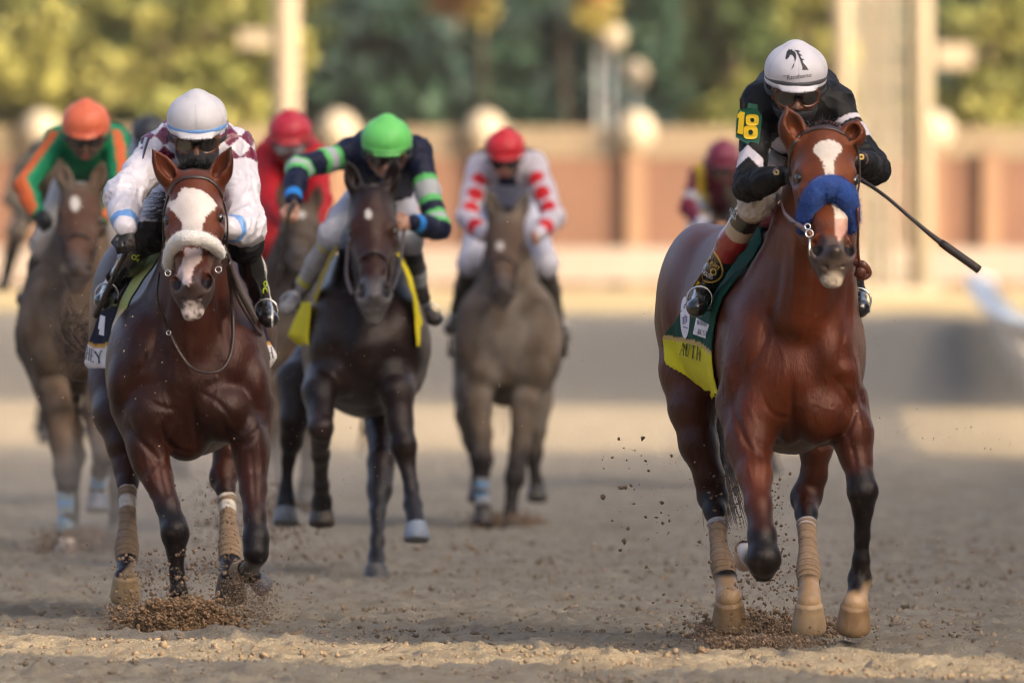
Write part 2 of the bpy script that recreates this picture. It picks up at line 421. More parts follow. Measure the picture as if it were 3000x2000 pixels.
spray([(2750, 1250, 45, 190, 60, 130, .0012, .004), (2700, 900, 45, 220, 150, 24, .001, .0035), (1800, 700, 45, 300, 400, 22, .001, .002), (1050, 1150, 46.5, 180, 300, 110, .0012, .0028), (300, 950, 46, 170, 320, 110, .0012, .003), (1500, 1100, 46, 170, 350, 60, .0012, .0025), (950, 1450, 46.5, 110, 120, 130, .001, .003), (700, 1500, 46, 400, 250, 90, .001, .003), (1900, 1300, 46, 500, 300, 60, .001, .003)],
      'pale specks of dirt hanging in the air between the runners', 23, (.38, .31, .24))
spray([(1480, 1540, 68.3, 80, 26, 2200, .002, .012), (1240, 1640, 57, 200, 60, 60, .004, .014), (720, 1520, 60, 120, 80, 700, .004, .014), (230, 1590, 61.5, 95, 34, 2400, .002, .012), (750, 1600, 58, 150, 50, 300, .003, .012)],
      'clumps of dirt kicked up around the hooves of the horses behind', 24)

# ------------------------------------------------------------------ far wall, rails, poles
m_brick = None
def brick_mat():
    m = bpy.data.materials.new('orange brick'); m.use_nodes = True; nt = m.node_tree; b = nt.nodes['Principled BSDF']; b.inputs['Roughness'].default_value = .85
    tc = nt.nodes.new('ShaderNodeTexCoord'); sp = nt.nodes.new('ShaderNodeSeparateXYZ'); cb = nt.nodes.new('ShaderNodeCombineXYZ')
    nt.links.new(tc.outputs['Object'], sp.inputs[0]); nt.links.new(sp.outputs[0], cb.inputs[0]); nt.links.new(sp.outputs[2], cb.inputs[1])
    br = nt.nodes.new('ShaderNodeTexBrick'); br.inputs['Scale'].default_value = 2.2
    br.inputs['Color1'].default_value = (.17, .078, .046, 1); br.inputs['Color2'].default_value = (.135, .062, .040, 1); br.inputs['Mortar'].default_value = (.155, .105, .08, 1)
    nt.links.new(cb.outputs[0], br.inputs['Vector'])
    n = _n(nt, 'ShaderNodeTexNoise', Scale=.22, Detail=3.0); nt.links.new(tc.outputs['Object'], n.inputs['Vector'])
    mx = nt.nodes.new('ShaderNodeMix'); mx.data_type = 'RGBA'; mx.blend_type = 'MULTIPLY'; mx.inputs[0].default_value = .45
    nt.links.new(br.outputs[0], mx.inputs[6]); nt.links.new(n.outputs[0], mx.inputs[7]); nt.links.new(mx.outputs[2], b.inputs['Base Color'])
    return m
m_brick = brick_mat()
m_cream = mat('cream paint', (.27, .22, .16), .7, .08, 1.5, .2, 8)
m_stone = mat('cream stone', (.30, .265, .205), .8, .08, 3, .3, 20)
m_tan = mat('tan boards', (.19, .145, .10), .8, .15, .8, .3, 12, stretch=(1, 1, 8))
m_white = mat('white enamel', (.75, .73, .70), .45, .05, 3)
m_grey = mat('grey metal', (.35, .37, .40), .45, .1, 4, metal=.4)
YW = 342.0; ZW = zrise(YW)
def wz(py, y=YW): return HC+(HZ-py)/FPX*y
def wx(px, y=YW): return (px-1500)/FPX*y
mb = MB(); mb.box((-130, YW, ZW-.5), (130, YW+.35, wz(462)))
wall = tag(mb.build('brick_wall', m_brick, origin=np.array([0, YW, ZW])), 'long orange brick boundary wall beyond the far turn of the track', 'wall')
mb = MB(); mb.box((-130, YW-.08, wz(462)+.004), (130, YW+.43, wz(448)))
for i in range(7): mb.box((-130, YW+.1, wz(446)+i*.11), (130, YW+.16, wz(446)+i*.11+.085))
for i in range(-51, 52): mb.box((i*2.5-.05, YW+.165, wz(448)), (i*2.5+.05, YW+.26, wz(370)))
mb.build('coping', m_tan, wall)
for k, px in enumerate([-310, 120, 555, 990, 1420, 1862, 2300, 2735, 2905, 3340]):
    x = wx(px); big = px not in (2905,)
    mb = MB(); hw = .27
    mb.box((x-hw, YW-.42, ZW-.3), (x+hw, YW-.01, wz(455))); mb.box((x-hw-.08, YW-.5, wz(455)+.003), (x+hw+.08, YW+.0-.012, wz(445)))
    p = mb.build('wall_pillar', mat('sandstone', (.205, .122, .075), .85, .12, 3, .3, 20), None, origin=np.array([x, YW-.2, ZW]))
    names = ['outside the left border', 'behind the orange-capped rider', 'behind the white-capped rider on the left', 'left of the lime-capped rider', 'left of the rider with red dotted sleeves', 'midway between the red-capped and the maroon-capped rider', 'behind the number 18 rider', 'under the right tower post', 'nearest the right border', 'beyond the right border']
    tag(p, 'sandstone wall pillar '+names[k], 'pillar', 'pillars along the brick wall')
    if big:
        b2 = MB(); b2.sphere((x, YW-.22, wz(445)+.62), (.60, .60, .62), 20); b2.tube([(x, YW-.22, wz(445)+.004), (x, YW-.22, wz(445)+.12)], .3, 16)
        b2.build('stone_ball', m_stone, p, smooth=True)
# low white outer rail with boards
yr = 322.0; zr = zrise(yr)
rail = bpy.data.objects.new('outer_rail', None); SC.collection.objects.link(rail); rail.location = (0, yr, zr); rail['_org'] = [0, yr, zr]
tag(rail, 'low white board rail running along the outside of the far turn', 'rail')
mb = MB()
for i in range(3): mb.box((-130, yr, zr+.26+i*.32), (130, yr+.05, zr+.26+i*.32+.30))
mb.build('rail_board', mat('rail white', (.25, .215, .19), .6, .06, .5), rail)
for i in range(-11, 12):
    x = i*2.4; mb = MB(); mb.box((x-.06, yr+.054, zr-.2), (x+.06, yr+.16, zr+1.2)); mb.build('post', mat('rail white', (.25, .215, .19), .6), rail)

def pole(px, r, y, label, name='light_pole', ztop=22.0, mt=None, arm=None):
    x = wx(px, y); z = zrise(y); o = bpy.data.objects.new(name, None); SC.collection.objects.link(o); o.location = (x, y, z); o['_org'] = [x, y, z]
    mb = MB(); mb.tube([(x, y, z), (x, y, z+.5), (x, y, z+8), (x, y, z+ztop)], [r*1.02, r, r*.98, r*.85], 20); mb.build('shaft', mt or m_cream, o, smooth=True)
    mb = MB(); mb.tube([(x, y, z-.2), (x, y, z+.35)], r*1.5, 20); mb.build('footing', m_stone, o)
    mb = MB()
    for k in (-1, 0, 1): mb.box((x+k*1.3-.45, y-.5, z+ztop-.6), (x+k*1.3+.45, y-.1, z+ztop+.4))
    mb.box((x-2, y-.1, z+ztop-.2), (x+2, y+.1, z+ztop)); mb.build('floodlight', m_grey, o)
    tag(o, label, 'pole'); return o
p = pole(838, .40, 352, 'tall tan light pole rising behind the wall left of the red-capped rider')
mb = MB(); x = wx(838, 352); z = HC+(HZ-115)/FPX*352; mb.box((x-1.45, 351.3, z-.28), (x-.42, 351.42, z+.28)); mb.build('sign_board', mat('sign tan', (.24, .2, .14), .6), p)
# finish tower on the right: two big white posts, slim posts and a ladder between
yt = 305.0; zt = zrise(yt); xt = wx(2585, yt)
tw = bpy.data.objects.new('steel_tower', None); SC.collection.objects.link(tw); tw.location = (xt, yt, zt); tw['_org'] = [xt, yt, zt]
tag(tw, 'tall cream-painted tower with two thick posts behind the number 18 rider', 'tower')
for px, r in ((2468, .31), (2697, .31)):
    x = wx(px, yt); mb = MB(); mb.tube([(x, yt, zt-.3), (x, yt, zt+26)], r, 24); mb.build('post', m_stone, tw, smooth=True)
for px, r in ((2540, .11), (2575, .11), (2610, .11)):
    x = wx(px, yt); mb = MB(); mb.tube([(x, yt+.4, zt-.3), (x, yt+.4, zt+26)], r, 12); mb.build('slim_post', m_cream, tw, smooth=True)
for k_ in range(5):
    xa = wx(2520+k_*29, yt); mb = MB(); mb.box((xa, yt-.06, zt+.1), (xa+.09, yt+.06, zt+26)); mb.build('lattice_strip', mat('panel cream', (.34, .31, .25), .7), tw)
mb = MB()
for i in range(24): mb.box((wx(2500, yt), yt+.07, zt+.6+i*1.05), (wx(2660, yt), yt+.13, zt+.75+i*1.05))
mb.box((wx(2580, yt), yt+.14, zt+.3), (wx(2580, yt)+.1, yt+.2, zt+25.5)); mb.build('crossbars', m_cream, tw)
mb = MB()
for i in range(46): mb.tube([(wx(2540, yt), yt+.38, zt+.5+i*.55), (wx(2610, yt), yt+.38, zt+.5+i*.55)], .05, 6)
mb.tube([(wx(2540, yt), yt+.38, zt+.1), (wx(2540, yt), yt+.38, zt+25.6)], .06, 6); mb.tube([(wx(2610, yt), yt+.38, zt+.1), (wx(2610, yt), yt+.38, zt+25.6)], .06, 6)
mb.build('ladder', m_grey, tw)
mb = MB(); mb.box((wx(2440, yt)-.3, yt-.8, zt-.3), (wx(2735, yt)+.2, yt+.9, zt+.22)); mb.build('plinth', m_stone, tw)
mb = MB(); mb.box((wx(2745, yt), yt-.1, zt+6.1), (wx(2850, yt), yt+.02, zt+6.75)); mb.box((wx(2715, yt), yt-.03, zt+6.4), (wx(2745, yt), yt, zt+6.46)); mb.build('side_sign', m_cream, tw)
# inner safety rail on the right, curving out of the frame
rl = bpy.data.objects.new('safety_rail', None); SC.collection.objects.link(rl); rl.location = (10, 110, 0); rl['_org'] = [10, 110, 0]
tag(rl, 'white inner safety rail with a sloping cover at the right border', 'rail')
path = smooth_path([(10.6, 262, .75), (8.3, 205, .4), (6.7, 160, .1), (5.25, 118, 0), (4.75, 98, 0), (4.5, 75, 0), (4.6, 50, 0), (4.9, 20, 0), (5.4, -10, 0)], 60)
mb = MB()
T, A, B = frames(path+np.array([0, 0, 1.08]), (0, 0, 1))
Pq = path+np.array([0, 0, 1.08]); V = []
for p_, t_ in zip(Pq, T):
    s_ = np.array([t_[1], -t_[0], 0]); s_ /= np.linalg.norm(s_)
    s_ = s_ if s_[0] > 0 else -s_
    for (u_, v_) in ((-.10, .03), (-.07, .07), (.50, -.10), (.49, -.17), (-.08, .0)): V.append(p_+s_*u_+np.array([0, 0, v_]))
F = []
for i in range(len(Pq)-1):
    for j in range(5): F.append((i*5+j, i*5+(j+1) % 5, (i+1)*5+(j+1) % 5, (i+1)*5+j))
mb.add(V, F); mb.build('rail_cover', mat('rail cover', (.62, .68, .72), .4, .05, 1), rl, smooth=True)
for p_ in path[::2]:
    mb = MB(); mb.tube([(p_[0]+.5, p_[1], p_[2]-.2), (p_[0]+.42, p_[1], p_[2]+.5), (p_[0]+.05, p_[1], p_[2]+1.05)], .013, 8); mb.build('post', m_white, rl, smooth=True)

# ------------------------------------------------------------------ grandstand along the right of the track (casts the shade)
m_gs = mat('stand brick', (.50, .46, .40), .85, .08, .3, .1, 2); m_roof = mat('stand roof', (.16, .18, .19), .6, .1, .5)
m_seat = mat('stand seats', (.30, .33, .34), .7, .1, 2); m_dark = mat('dark glazing', (.03, .04, .05), .15, .05, 1)
SL = math.tan(math.radians(SUN_AZ))
def stand(c0, c1, x0, x1, h, label):
    """block that shades the ground between the sun lines c0..c1 (c = y + SL*x)"""
    xf = x0+8; y0 = c0-SL*xf; y1 = c1-SL*x1
    o = bpy.data.objects.new('grandstand', None); SC.collection.objects.link(o); o.location = (x0, (y0+y1)/2, 0); o['_org'] = [x0, (y0+y1)/2, 0]
    mb = MB(); mb.box((xf, y0, -.5), (x1, y1, h)); mb.build('main_block', m_gs, o)
    mb = MB(); mb.box((xf-.3, y0+.002, h+.003), (x1+.3, y1-.002, h+.5)); mb.build('roof', m_roof, o)
    mb = MB()
    for r in range(6): mb.box((x0+1+r*1.15, y0+.6, -.5), (x0+2.14+r*1.15, y1-.6, 1+r*.6))
    mb.build('seat_tier', m_seat, o)
    for k in range(int(h/6)): mb = MB(); mb.box((xf-.06, y0+1, 6+k*5), (xf-.004, y1-1, 8.5+k*5)); mb.build('window_band', m_dark, o)
    n = max(2, int((y1-y0)/12))
    for i in range(n+1):
        yy = y0+.4+(y1-y0-.8)*i/n; mb = MB(); mb.box((xf-.2, yy-.3, -.5), (xf-.07, yy+.3, h)); mb.build('column', m_gs, o)
    tag(o, label, 'grandstand', 'grandstand blocks right of the track'); return o
def sky_blocker():  # made-up unseen building, added to keep low frontal sky off the horses
    o = bpy.data.objects.new('sky_blocker', None); SC.collection.objects.link(o); o.location = (-25, -50, 0); o['_org'] = [-25, -50, 0]
    mb = MB(); mb.box((-75, -64, -.5), (22, -50, 27)); mb.build('wall', m_gs, o)
    mb = MB(); mb.box((-76, -65, 27.003), (23, -48.5, 28)); mb.build('roof', m_roof, o)
    for k in range(5):
        for i in range(16):
            x = -72+i*5.8; mb = MB(); mb.box((x, -49.98, 2+k*5), (x+4, -49.9, 5.2+k*5)); mb.build('window', m_dark, o)
    tag(o, 'made-up unseen block with dark windows behind the camera, shutting out low sky', 'building')
sky_blocker()
stand(-60, 42.7, 24, 39, 26, 'grandstand block beside and behind the photographer, nearest the camera')
stand(45.3, 101.8, 24, 39, 31, 'long middle grandstand block beside the running horses')
stand(144, 262, 24, 39, 28, 'farthest grandstand block near the turn')
# ------------------------------------------------------------------ trees beyond the wall
m_bark = mat('bark', (.12, .085, .06), .9, .2, 4, .6, 20, stretch=(1, 1, .2))
def leaf_mat(name, c): 
    m = mat(name, None, .6, .2, 1.2, spec=.2); b = m.node_tree.nodes['Principled BSDF']; return m
m_leaf = leaf_mat('leaves', None)
def tree(px, y, h, r, col, label, z0=None, base=.12, clumps=34, per=110, ls=.34, seed=0, trunk=True, sq=1.0, col2=None):
    rg = np.random.default_rng(int(px*7+y+seed)); x = wx(px, y); z = zrise(y)+(y-400)*.001*(y > 400) if z0 is None else z0
    o = bpy.data.objects.new('tree' if trunk else 'shrub', None); SC.collection.objects.link(o); o.location = (x, y, z); o['_org'] = [x, y, z]
    cs = []; 
    for i in range(clumps):
        u = rg.normal(size=3); u /= np.linalg.norm(u); q = rg.random()**.45
        cs.append(np.array([x, y, z+h*base+(h*(1-base))*.5])+u*q*np.array([r, r, h*(1-base)*.5])*.86)
    n = clumps*per; C = np.repeat(np.array(cs), per, 0); rr = np.repeat(rg.uniform(.5, 1.15, clumps), per)*r*.33
    u = rg.normal(size=(n, 3)); u /= np.linalg.norm(u, axis=1)[:, None]; C = C+u*(rr*rg.random(n)**.4)[:, None]*np.array([1, 1, .8*sq])
    C[:, 2] = np.maximum(C[:, 2], z+.15)
    a = rg.normal(size=(n, 3)); a /= np.linalg.norm(a, axis=1)[:, None]; b = np.cross(a, rg.normal(size=(n, 3))); b /= np.linalg.norm(b, axis=1)[:, None]
    s = (ls*rg.uniform(.6, 1.4, n))[:, None]
    V = np.stack([C-a*s, C+b*s*.55, C+a*s, C-b*s*.55], 1).reshape(-1, 3); F = np.arange(4*n).reshape(-1, 4)
    cv = np.repeat(rg.uniform(.7, 1.3, clumps), per)[:, None]*np.array(col)*rg.uniform(.75, 1.25, (n, 1))
    if col2 is not None:
        k = np.repeat(rg.random(clumps) < .45, per); cv[k] = np.array(col2)*rg.uniform(.75, 1.25, (k.sum(), 1))
    mesh_obj('crown', V, F, m_leaf, o, np.repeat(cv, 4, 0), smooth=False)
    if trunk:
        mb = MB(); tr = (.035*h**.9+.05)*(.12 if base > .5 else 1); mb.tube([(x, y, z-.3), (x+.05*r, y, z+h*.25), (x-.04*r, y, z+h*.55), (x, y, z+h*.85)], [tr*1.3, tr, tr*.6, tr*.2], 10)
        for i in range(7):
            c = cs[i*3 % clumps]; q = rg.uniform(.25, .6) if base < .5 else rg.uniform(.6, .8); st = np.array([x, y, z+h*q]); mb.tube(smooth_path([st, (st+c)/2+(0, 0, .3), c], 6), np.linspace(tr*.45, tr*.1, 7)[:len(smooth_path([st, c, c], 6))], 6)
        mb.build('trunk', m_bark, o, smooth=True)
    return tag(o, label, 'tree' if trunk else 'shrub', 'trees beyond the brick wall' if trunk else 'shrubs along the brick wall')
YG = (.135, .145, .036); YG2 = (.175, .17, .045); DG = (.016, .040, .024); MG = (.05, .075, .026); OR = (.21, .105, .035)
tree(60, 372, 9.5, 4.2, YG2, 'yellow-green tree at the left border behind the orange-capped rider')
tree(330, 380, 12, 4.0, YG, 'sunlit yellow-green tree above the orange cap', col2=MG)
tree(610, 375, 10.5, 3.2, YG2, 'yellow-green tree just left of the tan light pole', base=.30, col2=YG)
tree(480, 366, 4.6, 2.4, YG, 'low yellow-green tree above the white cap of the left rider', base=.02)
tree(760, 398, 13, 3.0, YG, 'yellow-green tree overhanging the dark evergreens by the pole', base=.55, clumps=18, col2=MG)
tree(200, 400, 15, 5, MG, 'greener tree standing behind the left yellow-green trees', col2=YG)
for i, (px, y, h, r, b) in enumerate([(620, 425, 10, 4.6, 0), (900, 412, 13, 4.6, 0), (1120, 420, 15, 4.8, 0), (1340, 408, 12, 4.4, 0), (1560, 416, 14, 4.6, 0), (1780, 410, 12.5, 4.4, 0), (2050, 425, 12, 4.4, 0), (2760, 415, 10, 4.2, 0), (1230, 450, 20, 6.5, .1), (1650, 455, 20, 6.5, .1), (850, 452, 19, 6.2, .1), (2250, 455, 19, 6, .1), (2650, 452, 19, 6, .1), (450, 455, 19, 6.2, .1), (0, 455, 19, 6.2, .1), (3000, 455, 19, 6.2, .1)]):
    where = ['behind the white-capped rider', 'behind the light pole', 'above the lime cap, second in the front row', 'in the middle of the dark row, above the red dotted rider', 'right of the middle of the dark row', 'below the orange autumn tree', 'left of the number 18 rider', 'right of the cream tower', 'tallest one above the lime cap, in the back row', 'tall one in the back row right of the middle', 'tall one in the back row behind the light pole', 'tall one in the back row behind the number 18 rider', 'tall one in the back row behind the cream tower', 'tall one in the back row at left', 'tall one in the back row at the left border', 'tall one in the back row at the right border'][i]
    tree(px, y, h, r, DG, 'dark evergreen tree '+where, base=b+.01, clumps=46, per=120, ls=.4, col2=(.02, .045, .04))
tree(1420, 396, 15.5, 2.6, OR, 'orange autumn tree at the top edge above the dark evergreens', base=.58, clumps=16, per=90, col2=(.20, .17, .05))
tree(1660, 392, 14.5, 2.3, OR, 'small orange-leaved tree right of the larger autumn tree', base=.60, clumps=14, per=90, col2=(.24, .2, .05))
tree(2130, 384, 13, 2.6, YG, 'tall yellow-green tree left of the number 18 rider', base=.12, col2=MG)
tree(2330, 390, 14, 2.6, YG2, 'yellow-green tree right behind the number 18 cap', base=.1, col2=YG)
tree(2900, 378, 10.5, 2.7, YG, 'bright yellow-green tree at the right border', base=.12, col2=YG2)
tree(3060, 390, 13, 3, YG, 'yellow-green tree partly beyond the right border', base=.1)
for i, (px, h, r) in enumerate([(1660, 3.4, 1.7), (1830, 3.9, 1.8), (2030, 4.2, 1.9), (2240, 4.5, 1.9), (2800, 4.6, 1.6), (2960, 4.4, 1.7), (60, 4.6, 2), (250, 4.8, 2.2)]):
    nm = ['right of the red dotted rider', 'above the third stone ball', 'left of the number 18 sign', 'behind the number 18 rider', 'just right of the cream tower', 'at the right border', 'at the left border', 'behind the orange cap'][i]
    tree(px, 352+i % 3, h, r, YG, 'low yellow-green shrub behind the wall '+nm, base=.0, clumps=16, per=110, trunk=False, col2=YG2)
# white lamps seen among the dark trees
for px, py, r, y, nm in ((1750, 45, .55, 395, 'upper white globe lamp among the autumn leaves'), (1790, 115, .50, 395, 'middle white globe lamp below the upper one'), (1856, 222, .48, 392, 'lowest white globe lamp in front of the dark evergreens')):
    x = wx(px, y); z = HC+(HZ-py)/FPX*y; o = bpy.data.objects.new('globe_lamp', None); SC.collection.objects.link(o); o.location = (x, y, 0); o['_org'] = [x, y, 0]
    mb = MB(); mb.sphere((x, y-2.8, z), r, 18); mb.build('globe', m_stone, o, smooth=True)
    mb = MB(); mb.tube([(x, y-2.8, zrise(y)-.3), (x, y-2.8, z-r*.9)], .07, 10); mb.build('lamp_post', m_grey, o, smooth=True)
    tag(o, nm, 'lamp', 'globe lamps beyond the wall')

# woodland on both sides of the view, reads as one mass
def woodland():
    rg = np.random.default_rng(77); n = 26000; side = np.where(rg.random(n) < .5, -1, 1)
    x = side*(24+rg.random(n)*110); y = 375+rg.random(n)*60; top = 13+fbm(np.stack([x, y, 0*x], 1), .07, 2)*5; z = zrise(400)+rg.random(n)**.7*top
    C = np.stack([x, y, z], 1); a = rg.normal(size=(n, 3)); a /= np.linalg.norm(a, axis=1)[:, None]; b = np.cross(a, rg.normal(size=(n, 3))); b /= np.linalg.norm(b, axis=1)[:, None]; s = rg.uniform(.5, 1.1, n)[:, None]
    V = np.stack([C-a*s, C+b*s*.6, C+a*s, C-b*s*.6], 1).reshape(-1, 3); k = fbm(C, .09, 2)[:, None] > .05
    cv = np.where(k, np.array(YG), np.array(DG))*rg.uniform(.7, 1.3, (n, 1))
    tag(mesh_obj('woodland', V, np.arange(4*n).reshape(-1, 4), m_leaf, None, np.repeat(cv, 4, 0), smooth=False), 'wooded edge beyond the wall on either side of the view', 'woodland', kind='stuff')
woodland()
# ------------------------------------------------------------------ horses
m_coat = mat('horse coat', None, .33, .28, 5.0, .5, 190, coat=.0, bdist=.005, stretch=(1, 1, .22), spec=.5, bump2=.07, b2s=14, dirt=(.105, .072, .05), dirt_amt=.13, ds=11)
def hair_tint(m):
    nt = m.node_tree; b = nt.nodes['Principled BSDF']; a = [n for n in nt.nodes if n.type == 'ATTRIBUTE'][0]
    v = nt.nodes.new('ShaderNodeVectorMath'); v.operation = 'SCALE'; v.inputs['Scale'].default_value = 8.5; nt.links.new(a.outputs['Color'], v.inputs[0])
    c = nt.nodes.new('ShaderNodeVectorMath'); c.operation = 'MINIMUM'; c.inputs[1].default_value = (1, 1, 1); nt.links.new(v.outputs[0], c.inputs[0])
    x = nt.nodes.new('ShaderNodeMix'); x.data_type = 'RGBA'; x.inputs[0].default_value = .62; x.inputs[6].default_value = (1, 1, 1, 1); nt.links.new(c.outputs[0], x.inputs[7]); nt.links.new(x.outputs[2], b.inputs['Specular Tint'])
hair_tint(m_coat)
m_coat_mud = mat('muddy coat', None, .7, .2, 4.0, .3, 90, spec=.12, bdist=.008, stretch=(1, 1, .3), dirt=(.125, .10, .078), dirt_amt=.36, ds=7)
m_eye = mat('eye', (.012, .006, .004), .06, 0, 1, coat=1)
m_hair = mat('black hair', (.012, .010, .010), .45, .3, 30)
m_hairb = mat('brown hair', (.06, .035, .022), .5, .3, 30)
m_leather = mat('dark leather', (.030, .016, .012), .38, .2, 30, .2, 200, coat=.2)
m_leatherb = mat('brown leather', (.12, .035, .018), .38, .2, 30, .2, 200, coat=.3)
m_steel = mat('bit steel', (.55, .54, .52), .25, .1, 10, metal=1)
m_fleece_w = mat('white fleece', (.92, .89, .84), .95, .10, 22, .9, 70, sheen=.5, bdist=.02)
m_fleece_b = mat('blue fleece', (.003, .036, .20), .9, .15, 22, .6, 70, sheen=.1, bdist=.015)
m_hoof = mat('horn hoof', None, .45, .25, 14, .35, 60, dirt=(.25, .17, .10), dirt_amt=.25, ds=14, stretch=(1, 1, .3))
m_band = mat('leg bandage', None, .85, .12, 9, .8, 90, bdist=.008, stretch=(.5, .5, 6), sheen=.2, dirt=(.15, .10, .065), dirt_amt=.24, ds=16)

def headframe(poll, muz, yaw, roll=0.0):
    u = muz-poll; L = np.linalg.norm(u); u = u/L
    f = np.array([math.sin(yaw), -math.cos(yaw), 0.]); f = f-u*(f@u); f /= np.linalg.norm(f); s = np.cross(u, f)
    if s[0] < 0: s = -s
    return u, f, s, L
def build_head(fd, H, mouth=0.02, earL=None, earR=None):
    """H: poll, muz, yaw, w (half width at the eyes)"""
    poll, muz, w = H['poll'], H['muz'], H['w']; u, f, s, L = headframe(poll, muz, H['yaw'])
    fd_R = [s, f, u]
    def at(t, sd, fw): return poll+u*L*t+s*w*sd+f*L*fw
    fd.ell(at(.10, 0, -.10), (w*.80, L*.19, L*.15), .03, fd_R)            # cranium
    fd.ell(at(.24, 0, -.075), (w*.86, L*.155, L*.17), .05, fd_R)          # forehead
    for k in (-1, 1):
        fd.ell(at(.33, .68*k, -.085), (w*.30, L*.10, L*.085), .035, fd_R)   # brow ridge
        fd.cone(at(.36, .70*k, -.06), at(.66, .42*k, -.015), w*.14, w*.12, .04)   # facial crest
        fd.ell(at(.40, .42*k, -.24), (w*.36, L*.20, L*.20), .05, fd_R)     # jowl
        fd.ell(at(.15, .55*k, -.20), (w*.30, L*.12, L*.16), .05, fd_R)
    fd.cone(at(.28, 0, -.06), at(.84, 0, -.055), w*.56, w*.40, .05, (1, 1, 1))   # nasal bone
    fd.cone(at(.50, 0, -.13), at(.86, 0, -.10), w*.52, w*.44, .05)
    fd.ell(at(.865, 0, -.085), (w*.60, L*.135, L*.12), .04, fd_R)        # muzzle
    fd.cone(at(.45, 0, -.30), at(.86, 0, -.20-mouth), w*.34, w*.26, .05)         # lower jaw
    fd.ell(at(.972+mouth*.7, 0, -.12), (w*.36, L*.045, L*.065), .03, fd_R); fd.ell(at(.92, 0, -.06), (w*.46, L*.07, L*.07), .03, fd_R)    # chin
    for k in (-1, 1):                                                    # nostril wings then hollows
        fd.ell(at(.835, .44*k, -.035), (w*.27, L*.075, L*.095), .022, fd_R)
        fd.ell(at(.85, .48*k, .040), (w*.20, L*.078, L*.095), .012, [s*1, f, u], 's')
        fd.cone(at(.85, .45*k, .05), at(.80, .50*k, -.05), w*.105, w*.07, .012, op='s')
        fd.ell(at(.325, .93*k, -.055), (w*.14, L*.05, L*.040), .02, fd_R, 's')  # eye hollow
        fd.cone(at(.42, .98*k, .01), at(.72, .80*k, .01), w*.10, w*.10, .09, op='s')
    pass
    fd.cone(at(.968, -.34, -.03), at(.968, .34, -.03), L*(.004+mouth*.16), L*(.004+mouth*.16), .010, op='s'); fd.ell(at(.925, 0, .03), (w*.22, L*.05, L*.035), .02, fd_R)
    for k, e in ((-1, earL), (1, earR)):
        if e is None: continue
        b, t, wd = e; b = np.array(b); t = np.array(t); d = (t-b); Le = np.linalg.norm(d); d /= Le
        n = f-d*(f@d); n /= np.linalg.norm(n); sx = np.cross(d, n); R = [sx, n, d]
        fd.ell(b+d*Le*.40, (wd, wd*.62, Le*.46), .012, R); fd.cone(b+d*Le*.35, t, wd*.66, .006, .02)
        fd.cone(b-d*.03, b+d*Le*.2, wd*.8, wd*.8, .05)
        fd.ell(b+d*Le*.44+n*wd*.55, (wd*.58, wd*.62, Le*.38), .010, R, 's')
        fd.cone(b+d*Le*.42+n*wd*.35, t+n*wd*.15-d*.02, wd*.35, .003, .01, op='s')
    return at, (u, f, s, L)

def leg(fd, pts, k=.025):
    fd.chain(pts, k)
def hoof_mesh(c, wd, h, ax, fr, col, parent, dark=None):
    """c = centre of the coronet, ax = towards the sole, fr = towards the toe"""
    c = np.array(c, float); ax = np.array(ax, float); ax /= np.linalg.norm(ax); fr = np.array(fr, float); fr = fr-ax*(fr@ax); fr /= np.linalg.norm(fr); sd = np.cross(ax, fr)
    V = []; F = []; n = 28; rings = [(-.16, .66, 0), (-.06, .78, 0), (0, .82, .0), (.05, .81, .01), (.35, .90, .07), (.62, .97, .14), (.82, 1.0, .19), (.94, .97, .20), (1.0, .90, .19), (1.0, .80, .18), (.93, .70, .16), (.88, .3, .1)]
    C = []
    for (t, r, sh) in rings:
        for j in range(n):
            a = 2*math.pi*j/n; ca, sa = math.cos(a), math.sin(a)
            rr = r*(1 if ca > -.75 else .90)
            V.append(c+ax*h*t+sd*sa*wd*rr+fr*(ca*wd*rr*1.06+sh*wd)); C.append(np.array(col)*(1.05 if t < 0 else 1)*(1-.22*t+.10*math.sin(5*a)*math.sin(3*a+t*4)) if t < .99 else np.array((.30, .30, .31)) if r > .9 else np.array((.08, .06, .05)))
    for i in range(len(rings)-1):
        for j in range(n): F.append((i*n+j, i*n+(j+1) % n, (i+1)*n+(j+1) % n, (i+1)*n+j))
    V.append(c+ax*h*.86+fr*.1*wd); C.append((.07, .055, .045)); m = len(V)-1
    for j in range(n): F.append(((len(rings)-1)*n+j, (len(rings)-1)*n+(j+1) % n, m))
    V = np.array(V); 
    return mesh_obj('hoof', V, F, m_hoof, parent, C, True)
